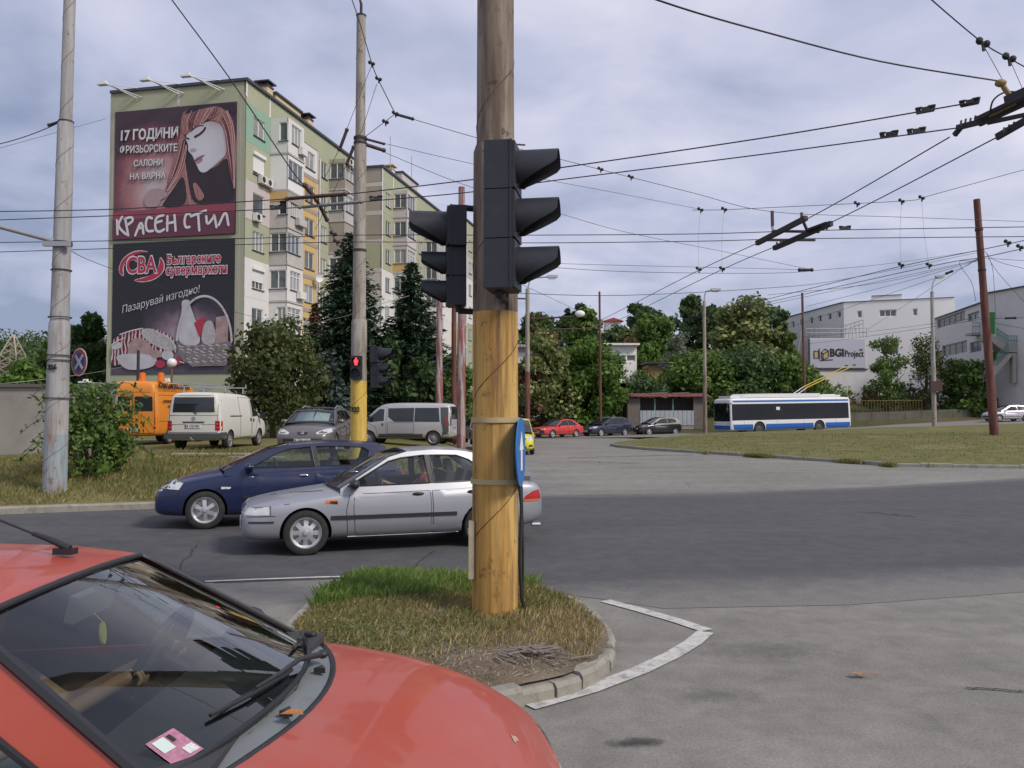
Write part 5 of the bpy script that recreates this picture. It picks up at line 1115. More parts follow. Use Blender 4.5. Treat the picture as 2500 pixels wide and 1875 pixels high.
# white panel van, tail towards us
S_t4 = dict(paint=P_wvan, W=1.84, axles=(1.50, -1.42), r=.325, rim=(10, 'slot'), rimmat=M_steel,
    st=[(2.42, .45, .62, .68, .6, .5), (2.38, .34, .78, .86, .82, .7), (2.2, .3, .9, .98, .9, .78), (1.75, .3, 1.02, 1.08, .92, .80), (1.55, .3, 1.05, 1.25, .92, .80), (.95, .3, 1.05, 1.84, .92, .78), (.6, .3, 1.05, 1.92, .92, .78), (-1.5, .3, 1.05, 1.94, .92, .78), (-2.18, .32, 1.05, 1.93, .91, .77), (-2.29, .36, 1.02, 1.86, .89, .74), (-2.33, .44, .95, 1.2, .82, .7)],
    patches=[('rear_window', [(-.70, 1.26), (-.66, 1.76), (.66, 1.76), (.70, 1.26)], 'B', G_far), ('bumper', [(-.86, .40), (-.88, .56), (.88, .56), (.86, .40)], 'B', M_rub), ('2tail_lamp', [(.72, .66), (.72, .98), (.86, .98), (.87, .66)], 'B', M_lampr), ('tail_lamp', [(-2.14, .66), (-2.14, .98), (-2.30, .98), (-2.30, .66)], 'S', M_lampr),
             ('plate_lamp_bar', [(-.36, .90), (-.36, .96), (.36, .96), (.36, .90)], 'B', M_rub), ('side_window', [(.72, 1.10), (.74, 1.72), (1.0, 1.70), (1.45, 1.14)], 'S', G_far), ('windscreen', [(-.72, 1.1), (-.68, 1.7), (.68, 1.7), (.72, 1.1)], 'F', G_far), ('rail', [(-.35, 1.115), (-.35, 1.15), (-1.45, 1.15), (-1.45, 1.115)], 'S', M_black), ('bumper', [(-1.76, .36), (-1.76, .60), (-2.28, .60), (-2.28, .40)], 'S', M_rub), ('badge_emblem', [(.075 * math.cos(i * math.pi / 6), 1.05 + .075 * math.sin(i * math.pi / 6)) for i in range(12)], 'B', M_metal)],
    doors=[('door', [(.66, .36), (.66, 1.80), (1.02, 1.76), (1.55, 1.08), (1.16, .9), (1.0, .36)], 'S', (.78, .98)), ('sliding_door', [(.58, .40), (.58, 1.78), (-.50, 1.8), (-.50, .40)], 'S', (.48, 1.0)), ('tailgate', [(-.80, .60), (-.80, 1.82), (.80, 1.82), (.80, .60)], 'B', None)], lines=[([(-.78, .86), (.78, .86)], 'B'), ([(-.80, 1.16), (.80, 1.16)], 'B')], bplate=('B 1524 BH', .80), mirror=(1.35, 1.1), fplate=('B 1524 BH', .55))
p = (-10.42, 29.3, bankz(-10.4, 29.3)); wv, sk_wv = make_van('parked_van', 'dirty white panel van with roof bars seen from behind', S_t4, (p[0], p[1], p[2] - .02), R(88.5), bankg)
MB().box((-2.37, 0, .49), (.16, 1.82, .17)).box((-2.2, .93, .49), (.42, .05, .17)).box((-2.2, -.93, .49), (.42, .05, .17)).build('bumper', M_rub, wv)
m = MB().tube([(-2.3, .1, 1.30), (-2.36, -.12, 1.22)], .014, 6); m.build('wiper', M_black, wv)
for x in (-1.35, .3):
    m = MB().bar((x, -.82, 2.14), (x, .95, 2.14), .05, .035)
    for y in (-.72, .72): m.prism([(-.07, 0), (.07, 0), (.02, .2), (-.02, .2)], lambda a, b: (x + a, y, 1.93 + b), (0, .03, 0))
    for y in (-.8, .93): m.bar((x, y, 2.12), (x, y, 2.26), .03, .03)
    m.build('roof_bar', M_metal, wv)
m = MB().bar((-2.36, -.06, .36), (-2.5, 0, .38), .05, .05); m.ball((-2.52, 0, .42), .03, 8, 6); m.build('tow_hitch', M_metal, wv)
# orange high roof service van
S_or = dict(paint=P_orange, W=1.95, axles=(1.6, -1.45), r=.33, rim=(10, 'slot'), rimmat=M_steel,
    st=[(2.6, .5, .75, .85, .7, .6), (2.55, .38, .9, 1.0, .88, .8), (2.2, .34, 1.1, 1.15, .95, .88), (1.75, .33, 1.2, 1.3, .97, .86), (1.2, .33, 1.25, 2.2, .975, .84), (.8, .33, 1.25, 2.42, .975, .82), (-2.1, .33, 1.25, 2.46, .975, .82), (-2.42, .34, 1.25, 2.42, .97, .80), (-2.52, .37, 1.25, 2.3, .95, .78), (-2.55, .42, 1.2, 2.1, .92, .76)],
    patches=[('2rear_window', [(.10, 1.28), (.08, 1.80), (.12, 1.84), (.72, 1.84), (.76, 1.80), (.78, 1.28)], 'B', G_far), ('2tail_lamp', [(.86, .78), (.86, 1.06), (.95, 1.06), (.95, .78)], 'B', M_lampr), ('bumper', [(-.94, .36), (-.94, .44), (.94, .44), (.94, .36)], 'B', M_rub), ('2fog_lamp', [(.80, .62), (.80, .68), (.92, .68), (.92, .62)], 'B', M_lampr), ('side_window', [(1.0, 1.3), (1.0, 1.85), (1.3, 1.85), (1.6, 1.35)], 'S', G_far), ('windscreen', [(-.75, 1.35), (-.70, 2.0), (.70, 2.0), (.75, 1.35)], 'F', G_far)],
    doors=[('rear_door', [(.012, .46), (.012, 2.0), (.82, 2.0), (.86, .46)], 'B', (.10, 1.08)), ('rear_door', [(-.012, .46), (-.012, 2.0), (-.82, 2.0), (-.86, .46)], 'B', None), ('door', [(.9, .42), (.9, 1.95), (1.35, 1.92), (1.7, 1.25), (1.25, .9), (1.1, .42)], 'S', (1.02, 1.1))], lines=[([(-2.3, 2.06), (.6, 2.06)], 'R'), ([(-2.4, .9), (1, .9)], 'R'), ([(-2.3, 1.9), (-.6, 1.9)], 'R'), ([(-.5, .5), (-.5, 2.0)], 'R')], bplate=('B 5540 KH', .58))
p = (-14.25, 33.5, bankz(-14.2, 33.5)); ov, sk_ov = make_van('parked_van', 'orange high roof cable service van with two orange beacons', S_or, (p[0], p[1], p[2]), R(88), bankg)
for y in (-.62, .62) if 0 else ((-.05, -.78)):
    m = MB().lathe([(.14, 0), (.14, .1), (.115, .11), (.11, .34), (.0, .36)], 16, Matrix.Translation((-1.9, y, 2.42))); m.build('beacon', pm('beacon_orange', (.75, .18, .01), .3), ov, 40)
T = basis((-.95, -.893, 2.25), (1, 0, 0), (0, .25, 1)); lettering('KABELMESSWAGEN', .3, T, M_ink, ov, bold=.001, width=2.7, thick=.02)
for i, (s, w) in enumerate((('ЕЛЕКТРОРАЗПРЕДЕЛЕНИЕ', 1.3), ('ВАРНА', .5))): lettering(s, .12, basis((-1.45, -.984, 1.66 - .2 * i), (1, 0, 0), (0, 0, 1)), M_ink, ov, width=w, thick=.012)
# silver passenger van
S_tr = dict(paint=P_lilac, W=1.9, axles=(1.55, -1.55), r=.33, rim=(12, 'slot'), rimmat=M_steel,
    st=[(2.42, .42, .7, .75, .6, .5), (2.36, .32, .86, .92, .85, .75), (2.15, .28, .96, 1.06, .93, .82), (1.7, .28, 1.08, 1.26, .95, .82), (1.2, .28, 1.1, 1.78, .95, .8), (.85, .28, 1.1, 1.93, .95, .78), (.2, .28, 1.1, 1.97, .95, .78), (-2.05, .3, 1.1, 1.95, .95, .77), (-2.3, .34, 1.08, 1.9, .93, .74), (-2.36, .44, 1.0, 1.5, .87, .68)],
    patches=[('side_window', [(-.28, 1.06), (-.55, 1.20), (-.57, 1.70), (-.50, 1.74), (.76, 1.76), (.78, 1.14)] and [(.62, 1.70), (.60, 1.30), (.30, 1.08), (-.62, 1.08), (-.62, 1.72)], 'S', G_far), ('side_window', [(-.66, 1.08), (-.66, 1.72), (-1.78, 1.72), (-1.86, 1.08)], 'S', G_far), ('side_window', [(.80, 1.12), (.80, 1.66), (1.02, 1.68), (1.62, 1.18), (1.5, 1.06)], 'S', G_far), ('windscreen', [(-.72, 1.2), (-.66, 1.78), (.66, 1.78), (.72, 1.2)], 'F', G_far), ('rear_window', [(-.62, 1.2), (-.58, 1.78), (.58, 1.78), (.62, 1.2)], 'B', G_far), ('2tail_lamp', [(.68, .9), (.66, 1.78), (.80, 1.78), (.86, .9)], 'B', M_rub), ('pillar_trim', [(-2.02, .62), (-1.92, 1.1), (-1.86, 1.74), (-2.24, 1.74), (-2.28, .62)], 'S', M_rub), ('sill_trim', [(1.05, .36), (1.05, .52), (-1.05, .52), (-1.05, .36)], 'S', M_rub), ('bumper', [(-1.98, .36), (-1.98, .64), (-2.34, .64), (-2.34, .40)], 'S', M_rub), ('tail_lamp', [(-2.17, .9), (-2.13, 1.3), (-2.24, 1.3), (-2.3, .9)], 'S', M_lampr), ('2headlamp', [(.55, .78), (.6, .9), (.8, .98), (.84, .82)], 'F', M_lampw)],
    doors=[('door', [(.70, .38), (.68, 1.76), (1.05, 1.76), (1.75, 1.12), (1.2, .84), (1.08, .38)], 'S', (.86, .96)), ('sliding_door', [(.62, .54), (.60, 1.04), (-.62, 1.04), (-.62, .54)], 'S', None)], mirror=(1.45, 1.18), bplate=('B 9083 KM', .8), fplate=('B 9083 KM', .5))
p = bpos(992, 38.8); tr, sk_tr = make_van('parked_van', 'silver passenger van with dark windows behind the pedestrian signal pole', S_tr, (p[0], p[1], p[2] + .03), R(171), bankg)
# trolleybus
P_buswhite = paint('bus_white', (.72, .73, .74), .35, 0, .5, .12); P_busblue = pm('bus_blue', (.015, .12, .42), .4, var=.1, scale=2); M_busglass = pm('bus_glass', (.007, .009, .012), .06, var=.6, scale=.8, spec=.4)
S_bus = dict(paint=P_buswhite, W=2.5, axles=(2.95, -2.95), r=.48, rim=(10, 'slot'), rimmat=pm('hub_dark', (.09, .09, .09), .6, var=.3), tw=.28, tin=.18, arch=1.14,
    st=[(5.66, .42, 1.0, 2.6, 1.05, 1.0), (5.62, .32, 1.0, 2.8, 1.2, 1.12), (5.4, .3, 1.0, 2.9, 1.25, 1.18), (5.0, .3, 1.0, 2.92, 1.25, 1.19), (0, .3, 1.0, 2.92, 1.25, 1.19), (-5.9, .3, 1.0, 2.92, 1.25, 1.19), (-6.2, .32, 1.0, 2.88, 1.23, 1.15), (-6.27, .4, 1.0, 2.75, 1.15, 1.05)],
    patches=[('side_window', [(5.50, 1.12), (5.48, 2.42), (-6.0, 2.42), (-6.0, 1.12)], 'S', M_busglass), ('windscreen', [(-1.1, 1.05), (-1.06, 2.5), (1.06, 2.5), (1.1, 1.05)], 'F', M_busglass), ('skirt', [(5.35, .34), (5.45, .80), (3.58, .80), (3.52, .34)], 'S', P_busblue), ('skirt', [(2.38, .34), (2.32, .80), (-2.32, .80), (-2.38, .34)], 'S', P_busblue), ('skirt', [(-3.52, .34), (-3.58, .80), (-6.1, .80), (-6.1, .34)], 'S', P_busblue), ('skirt', [(-1.1, .40), (-1.1, .72), (1.1, .72), (1.1, .40)], 'F', P_busblue), ('roof_stripe', [(5.3, 2.56), (5.45, 2.70), (-6.05, 2.70), (-6.05, 2.56)], 'S', P_busblue), ('2headlamp', [(.72, .78), (.72, .95), (1.0, .95), (1.05, .78)], 'F', M_lampw), ('notice', [(1.3, 1.9), (1.3, 2.15), (.95, 2.15), (.95, 1.9)], 'S', M_plate)], off={'notice': .016},
    lines=[([(x, .75), (x, 1.08)], 'L') for x in (4.4, 1.2, -1.4, -4.6)])
bx0, bx1 = (1729 - CX) / FPX * 64.3, (2086 - CX) / FPX * 69.2; ab = math.atan2(64.3 - 69.2, bx0 - bx1); cb = Vector(((bx0 + bx1) / 2, (64.3 + 69.2) / 2 + .4)); 
bus, sk_bus = make_van('trolleybus', 'white and blue trolleybus with both poles raised on the back road', S_bus, (cb.x, cb.y + .6, .24), ab, None, 'bus')
bus.rotation_euler = (0, -math.atan2(.19, 12) * -1, ab)
m = MB().box((.3, 0, 3.08), (7.2, 1.9, .3)); m.prism([(3.9, 2.92), (4.4, 2.92), (3.9, 3.22)], lambda a, b: (a, -.95, b), (0, 1.9, 0)); m.build('roof_fairing', P_buswhite, bus)
m = MB().box((4.9, 0, 3.0), (.9, 1.6, .16)); m.build('roof_fairing', P_buswhite, bus); m = MB().box((-4.4, 0, 3.0), (2.2, 1.7, .16)); m.box((-4.4, 0, 3.1), (1.4, 1.4, .07)); m.build('roof_fairing', P_buswhite, bus)
for y in (.85, -.85) if 0 else ((1.2, -1.2)): m = MB().tube([(5.5, y, 2.5), (5.9, y * 1.05, 2.45), (6.0, y * 1.05, 2.1)], .03, 6).ball((6.0, y * 1.05, 1.95), (.09, .12, .2), 10, 8); m.build('wing_mirror', M_black, bus, 50)
for y, dy in ((.3, .25), (-.3, -.1)):
    m = MB().tube([(-1.3, y, 3.05), (-1.9, y, 3.35), (-2.6, y + dy * .1, 3.75)], [.06, .05, .045], 8); o = m.build('trolley_pole', M_metal, bus, 50)
    m = MB().tube([(-2.6, y + dy * .1, 3.75), (-7.3, y + dy, 5.55)], [.045, .032], 8); m.build('pole_sleeve', pm('pole_yellow', (.55, .40, .03), .5), o, 50)
    m = MB().box((-7.34, y + dy, 5.6), (.3, .07, .1)); m.build('current_collector', M_black, o)
m = MB()
for x in (4.6, 3.5, 1.9, .3, -1.2, -4.4): m.bar((x, 1.16, 1.14), (x, 1.16, 2.4), .0, .0) if 0 else None

# ================================================================== people at the wheel
M_skin = pm('skin', (.50, .30, .22), .6, var=.06); M_hair = pm('hair_dark', (.05, .038, .03), .7)
def seated_person(label, loc, rz, shirt, grip, hat=None, lean=0):
    """one continuous skinned body sitting with both hands on a wheel; grip = wheel centre in the body's own space"""
    root = thing('person', label, 'person', loc, rz); V, E, Rr = [], [], []
    def nd(p, r, par=None):
        V.append(p); Rr.append(r)
        if par is not None: E.append((par, len(V) - 1))
        return len(V) - 1
    pel = nd((0, 0, .10), .125); sp = nd((-.07, 0, .28), .125, pel); ch = nd((-.13, 0, .46), .14, sp); ut = nd((-.15, 0, .56), .10, ch); nk = nd((-.15, 0, .65), .05, ut); jw = nd((-.115, 0, .715), .066, nk); hd = nd((-.125, 0, .80), .092, jw); nd((-.13, 0, .875), .066, hd)
    nd((-.02, 0, .785), .014, hd)
    for s in (1, -1):
        nd((-.125, s * .095, .79), .016, hd)
        sh = nd((-.14, s * .165, .545), .06, ut); el = nd((.06, s * .27, .36), .042, sh); gx, gy, gz = grip; w = Vector((gx, s * .165, gz + .02)); wr_ = nd((w.x - .075, w.y + s * .025, w.z - .02), .028, el); pa = nd((w.x - .02, w.y + s * .01, w.z + .015), .033, wr_)
        for k, (dy, dz, ln) in enumerate(((-.028, .022, .9), (-.010, .026, 1.05), (.010, .022, 1.), (.027, .014, .8))):
            a = nd((w.x + .02, w.y + dy, w.z + dz + .012), .0095, pa); b = nd((w.x + .036 * ln, w.y + dy, w.z + dz - .012), .009, a); nd((w.x + .022 * ln, w.y + dy, w.z + dz - .036), .0075, b)
        t = nd((w.x - .005, w.y - s * .045, w.z + .012), .011, pa); nd((w.x + .015, w.y - s * .05, w.z - .01), .009, t)
        hp = nd((.06, s * .09, .07), .09, pel); kn = nd((.44, s * .14, .16), .062, hp); an = nd((.66, s * .13, -.16), .042, kn); nd((.80, s * .13, -.18), .035, an)
    me = bpy.data.meshes.new('body'); me.from_pydata(V, E, [])
    def mods(o):
        m = o.modifiers.new('k', 'SKIN'); m.use_smooth_shade = True
        for i, sv in enumerate(o.data.skin_vertices[0].data): sv.radius = (Rr[i] * (1.25 if i in (pel, sp, ch) else 1), Rr[i]); sv.use_root = (i == pel)
        s = o.modifiers.new('s', 'SUBSURF'); s.levels = 2
    o0 = bpy.data.objects.new('tmp', me); COL.objects.link(o0); bpy.context.view_layer.objects.active = o0
    m0 = o0.modifiers.new('x', 'SKIN'); bpy.data.objects.remove(o0)
    res = baked(me, mods); res.materials.clear()
    o = link('body', res, [M_skin, shirt, M_black], root); mi = []
    for p in res.polygons:
        c = p.center; mi.append(2 if (c.z < .2 and c.x > -.02) or c.z < .14 else 1 if c.z < .62 and (c.x < -.02 or abs(c.y) < .15 and c.x < .1) else 0)
    res.polygons.foreach_set('material_index', mi)
    m = MB()
    if hat: m.lathe([(.001, .10), (.07, .095), (.098, .06), (.104, .0), (.10, -.005)], 18, Matrix.Translation((-.13, 0, .835))); m.box((-.03, 0, .842), (.13, .14, .012)); m.build('cap', hat, root, 50)
    m = MB(); m.ball((-.145, 0, .815), (.094, .092, .088) if not hat else (.09, .094, .06), 16, 10); m.build('hair', M_hair, root, 60)
    for s in (1, -1): MB().ball((-.040, s * .034, .807), .011, 8, 6).build('eye', M_ink, root)
    return root
def in_car(car, x, y, z):
    Mx = Matrix.Translation(car.location) @ Matrix.Rotation(car.rotation_euler.z, 4, 'Z'); return Mx @ Vector((x, y, z))
sx_ = S_silver['seats'][0]
seated_person('driver in a grey cap and red and white top behind the silver saloon window', in_car(silver, sx_ + .02, .36, .42), silver.rotation_euler.z, pm('shirt_red_white', (.42, .10, .10), .8, var=.5, scale=6), (.50, 0, .49), pm('cap_grey', (.16, .16, .16), .8))

# ================================================================== the red hatchback in the foreground
S_red = dict(paint=P_red, W=1.64, wb=2.45, r=.285, tw=.165, rim=(8, 'slot'), rimmat=M_steel, near=True, yb=.70, yr=.51, glass=G_near, wglass=G_screen, crown=.035,
    st=[(2.02, .34, .50, .56, .40), (1.98, .26, .60, .67, .62), (1.87, .21, .74, .825, .735), (1.55, .19, .90, .97, .785), (1.2, .19, .965, 1.035, .805), (.9, .19, 1.005, 1.07, .81), (.3, .19, .965, 1.02, .81), (-.4, .19, .94, .98, .81), (-1.2, .2, .94, .98, .80), (-1.55, .25, .94, .98, .76), (-1.72, .3, .85, .9, .70), (-1.78, .38, .6, .65, .6)],
    gh=[(.93, 1.045), (.36, 1.395), (.10, 1.43), (-.5, 1.45), (-1.1, 1.42), (-1.3, 1.38), (-1.62, .98)], ia=1, ic=5, rearpanel=True,
    win=[[(.66, 1.02), (.66, 1.08), (.22, 1.33), (.10, 1.36), (-.42, 1.38), (-.46, .965)], [(-.54, .97), (-.48, 1.38), (-.95, 1.36), (-1.22, 1.2), (-1.28, 1.0)]], pillars=[[(-.46, .97), (-.42, 1.385), (-.48, 1.385), (-.54, .97)]],
    tub=(-1.2, .70, .66, .34, 1.3), seats=(-.02, -.58), fb=.17, ain=.045, mirror=(.66, 1.03), doors=[dict(poly=[(.72, .91), (.75, .6), (.70, .28), (-.5, .26), (-.5, .93)], h=(-.32, .82))], trim=[([(.72, .46), (.72, .54), (-.5, .54), (-.5, .46)], M_black)],
    sidelamp=[([(.98, .6), (.98, .65), (1.1, .65), (1.1, .6)], M_lampo)], patches=[('2headlamp', [(.42, .58), (.42, .66), (.66, .72), (.72, .60)], 'F', M_lampw)], fplate=('B 3376 TM', .42), bplate=('B 3376 TM', .6))
P_near = paint('paint_sun_faded_red', (.40, .058, .028), .40, 0, .35, .5)
red, sk_r, sy_r = make_car('car', 'sun faded red hatchback in the foreground with its wipers and roof aerial in view', 'car', S_red, (-1.80, 2.69, .0), 0)
M_cowl = pm('cowl_grey_plastic', (.17, .19, .20), .7, var=.18, scale=5, dirt=.5)
def wsb(y): return .93 + .17 * (1 - min(1, abs(y) / .74) ** 2)        # foot of the windscreen
ys = [-.70 + .1 * i for i in range(15)]
sk_r.patch('cowl', [(wsb(y) - .02, y) for y in ys] + [(wsb(y) + .03 + .05 * (1 - (y / .74) ** 2), y) for y in ys[::-1]], 'T', M_cowl, .012, .02, .07)
yh = [-.73 + .0811 * i for i in range(19)]
hb = lambda y: wsb(y) + .04 + .05 * (1 - (y / .74) ** 2)
bon = [(hb(y), y) for y in yh] + [(1.30, .74), (1.6, .715), (1.82, .64), (1.91, .50), (1.955, .3), (1.97, 0), (1.955, -.3), (1.91, -.5), (1.82, -.64), (1.6, -.715), (1.30, -.74)]
hood = sk_r.patch('bonnet', bon, 'T', P_near, .016, .03, .06, sm=70)
sk_r.line('panel_gap', [(hb(y), y) for y in yh], 'T', M_black, .022, .012, hood)
for y in (.18, -.22): p, n = sk_r.fn('T', .02)(wsb(y) + .045, y); MB().prism([(-.02, -.02), (.02, -.02), (.0, .02)], lambda a, b: (p.x + a, p.y + b, p.z), (0, 0, .018)).build('washer_jet', M_black, red)
def wsp(t, s, off=.012):
    x = .93 + (.36 - .93) * s + .17 * (1 - .75 * s) * (1 - t * t); z = 1.045 + (1.395 - 1.045) * s; y = (sy_r(.93 - .57 * s, z) - .045) * t
    return Vector((x + off * .6, y, z + .035 * .9 * (1 - t * t) + off * .8))
def wiper(t0, t1, s1):
    m = MB(); a = wsp(t0, -.045, .035); q = [a] + [wsp(t0 + (t1 - t0) * k, s1 * k + .02, .035 - .012 * k) for k in (.25, .5, .72)]; m.tube(q, [.012, .009, .007, .005], 8); m.ball(a, (.02, .022, .016), 12, 8)
    b = [wsp(t0 + (t1 - t0) * (.34 + .66 * k / 8), s1 * (.3 + .7 * k / 8) + .015, .010) for k in range(9)]; m.tube(b, .006, 6); m.bar(b[0], b[-1], .005, .010)
    m.build('wiper', M_black, red, 60)
sk_r.patch('scuff', [(1.80 + .010 * math.cos(i) * (1 + .6 * math.sin(i * 3)), .1 + .026 * math.sin(i) * (1 + .4 * math.cos(i * 5))) for i in [k * .5236 for k in range(12)]], 'T', pm('scuffed_primer', (.45, .30, .26), .9, var=.4, scale=60), .0185, .002, .02, hood)
wiper(.42, -.62, .10); wiper(.93, .40, .07)
a = Vector((.23, .2, 1.462)); m = MB().prism([(-.035, -.012), (.035, -.018), (.04, .018), (-.035, .012)], lambda x, y: (a.x + x, a.y + y, a.z - .01), (0, 0, .022)); m.tube([a + Vector((.02, 0, .01)), a + Vector((-.06, 0, .045)), a + Vector((-.11, 0, .062))], [.013, .011, .008], 8); o = m.build('aerial', M_black, red, 50)
MB().tube([a + Vector((-.10, 0, .058)), a + Vector((-.50, .01, .215))], .0042, 6).build('rod', M_black, o)
sk_r.patch('dashboard_top', [(.60, -.66), (.60, .66), (.93, .62), (1.06, .35), (1.10, 0), (1.06, -.35), (.93, -.62)], 'T', pm('dashboard_dark_grey', (.032, .038, .042), .75, var=.35, scale=4), .012, .02, .12)
m = MB(); c = Vector((.41, .04, 1.325)); m.box((0, 0, 0), (.03, .25, .085), M=Matrix.Translation(c) @ Matrix.Rotation(R(12), 4, 'Y')); m.tube([c, c + Vector((.03, 0, .07))], .012, 6); m.build('rear_view_mirror', pm('mirror_grey', (.16, .17, .19), .4), red)
m = MB(); fr = Vector((.44, .06, 1.215)); m.lathe([(.001, -.004), (.018, -.004), (.018, .004), (.001, .004)], 16, Matrix.Translation(fr) @ Matrix.Diagonal((1, 1, 2.1, 1)) @ Matrix.Rotation(R(80), 4, 'Y')); m.tube([fr + Vector((0, 0, .036)), c + Vector((0, 0, -.03))], .0015, 4); m.build('air_freshener', pm('freshener_yellow', (.62, .55, .04), .6), red)
# vignette sticker inside the screen
def wpatch(name, t0, t1, s0, s1, mat, off, parent):
    m = MB(); vs = [wsp(t0 + (t1 - t0) * i / 4, s0 + (s1 - s0) * j / 2, off) for j in range(3) for i in range(5)]; m.add(vs, [(j * 5 + i, j * 5 + i + 1, (j + 1) * 5 + i + 1, (j + 1) * 5 + i) for j in range(2) for i in range(4)]); return m.build(name, mat, parent)
st_ = wpatch('sticker', -.90, -.76, .02, .16, pm('sticker_pink', (.40, .17, .25), .5, var=.7, scale=70), -.004, red)
wpatch('sticker_disc', -.885, -.83, .085, .148, pm('sticker_pale', (.55, .66, .62), .5), -.002, st_); wpatch('sticker_strip', -.82, -.77, .032, .07, pm('sticker_white', (.7, .7, .66), .5, var=.7, scale=200), -.002, st_); wpatch('sticker_block', -.82, -.80, .11, .145, M_ink, -.002, st_)
MB().tube([Vector((x + .01, -sy_r(x, z) - .004, z)) for x, z in ((.91, 1.07), (.66, 1.225), (.36, 1.405), (.1, 1.44), (-.6, 1.46))], .016, 6).build('gutter_trim', M_black, red)
seated_person('driver with bare forearms at the wheel of the red foreground hatchback', in_car(red, S_red['seats'][0] - .02, .36, .42), 0, pm('shirt_grey', (.16, .18, .20), .85), (.53, 0, .58))
seated_person('passenger in a magenta top inside the red foreground hatchback', in_car(red, S_red['seats'][0] - .02, -.36, .40), 0, pm('shirt_magenta', (.35, .02, .10), .8), (.30, 0, .18))

# ================================================================== poles
def pole_mat(name, stops, rust=(.17, .075, .04), amt=.5, spots=.9, fz=(7, .55)):
    if name in MATS: return MATS[name]
    m, n, l, p, o = new_mat(name); v = n.new('ShaderNodeTexCoord').outputs['Object']
    f = tex_noise(n, l, mapped(n, l, v, (fz[0], fz[0], fz[1])), 1.0, 6, .65, .3); c = ramp(n, l, f, stops)
    g = ramp(n, l, tex_noise(n, l, mapped(n, l, v, (fz[0] * 1.3, fz[0] * 1.3, fz[1] * 2.0), (3, 1, 2)), 1.0, 7, .7), [(.48, (0, 0, 0)), (.68, (amt,) * 3)])
    c = mixc(n, l, g, c, rust)
    h = ramp(n, l, tex_noise(n, l, mapped(n, l, v, (1, 1, .8), (7, 3, 1)), 7, 4, .7), [(.60, (0, 0, 0)), (.68, (amt * spots,) * 3)]); c = mixc(n, l, h, c, tuple(x * .55 for x in rust))
    l.new(c, p.inputs['Base Color']); p.inputs['Roughness'].default_value = .78; bump_n(n, l, p, g, .25, .008); return m
PM_conc = pole_mat('pole_weathered_grey', [(.3, (.22, .19, .155)), (.5, (.33, .30, .26)), (.7, (.40, .38, .35))], (.15, .09, .06), .7)
PM_brown = pole_mat('pole_brown_grey', [(.32, (.10, .068, .05)), (.5, (.20, .155, .115)), (.68, (.34, .30, .245))], (.085, .045, .035), .9)
PM_yel = pole_mat('pole_faded_yellow', [(.30, (.25, .125, .04)), (.43, (.46, .26, .065)), (.55, (.55, .34, .095)), (.70, (.58, .40, .15))], (.17, .085, .038), .95, .6, (8, .32))
PM_yel2 = pole_mat('pole_bright_yellow', [(.3, (.60, .40, .07)), (.6, (.68, .48, .10))], (.36, .2, .06), .5)
PM_rust = pole_mat('pole_rust_red', [(.3, (.085, .032, .025)), (.5, (.14, .05, .038)), (.72, (.22, .10, .075))], (.06, .03, .025), .7)
PM_rustg = pole_mat('pole_flaking_red', [(.3, (.16, .055, .05)), (.48, (.26, .10, .09)), (.56, (.36, .33, .33)), (.75, (.40, .38, .38))], (.20, .06, .05), .6)
PM_grey = pole_mat('pole_pale_grey', [(.3, (.26, .26, .26)), (.5, (.36, .36, .36)), (.7, (.43, .43, .42))], (.20, .10, .06), .55)
PM_blue = pole_mat('pole_blue_stained', [(.3, (.22, .24, .25)), (.5, (.33, .36, .38)), (.7, (.26, .35, .40))], (.22, .10, .05), .8)
M_iron = pm('rusty_iron', (.075, .042, .036), .8, var=.4, scale=9); M_iron2 = pm('dark_iron', (.035, .03, .032), .7, var=.3, scale=9)
def pole(name, label, base, secs, lean=(0, 0), cat='pole', weld=0, group=None, cap=True):
    """stepped steel pole: secs = list of (z0, z1, r0, r1, material, part name)"""
    root = thing(name, label, cat, base, 0, group); dx, dy = lean
    ps = []
    for i, (z0, z1, r0, r1, mat, nm) in enumerate(secs):
        q = [Vector((dx * z, dy * z, z)) for z in (z0, z0 + .03, (z0 + z1) / 2, z1 - .06, z1)]
        last = i == len(secs) - 1; r2 = secs[i + 1][2] if not last else r1 * .96
        m = MB().tube(q, [r0, r0, (r0 + r1) / 2, r1, min(r1, r2 + .008)], 28); ps.append(m.build(nm, mat, root, 35))
        if weld:
            m = MB(); k = int((z1 - z0) / weld * 18); m.tube([Vector((dx * z + (r0 + (r1 - r0) * (z - z0) / (z1 - z0)) * math.cos(t), dy * z + (r0 + (r1 - r0) * (z - z0) / (z1 - z0)) * math.sin(t), z)) for j in range(k + 1) for z in [z0 + .03 + (z1 - z0 - .09) * j / k] for t in [2 * math.pi * (z / weld)]], .0062, 4); m.build('weld_seam', pm('weld_rust_' + mat.name, (.14, .075, .03) if 'yellow' in mat.name else (.13, .105, .085), .9, var=.5, scale=5), ps[-1], 60)
    return root, ps
def band(parent, z, r, mat=M_iron2, h=.05, base=(0, 0)): return MB().lathe([(r, -h / 2), (r + .012, -h / 2), (r + .012, h / 2), (r, h / 2)], 24, Matrix.Translation((base[0], base[1], z))).build('clamp', mat, parent, 30)
def pole_number(root, s, x, y, z, h, ang): return lettering(s, h, basis((x, y, z), (math.cos(ang), math.sin(ang), 0), (0, 0, 1)), M_ink, root, bold=.004, thick=.02)

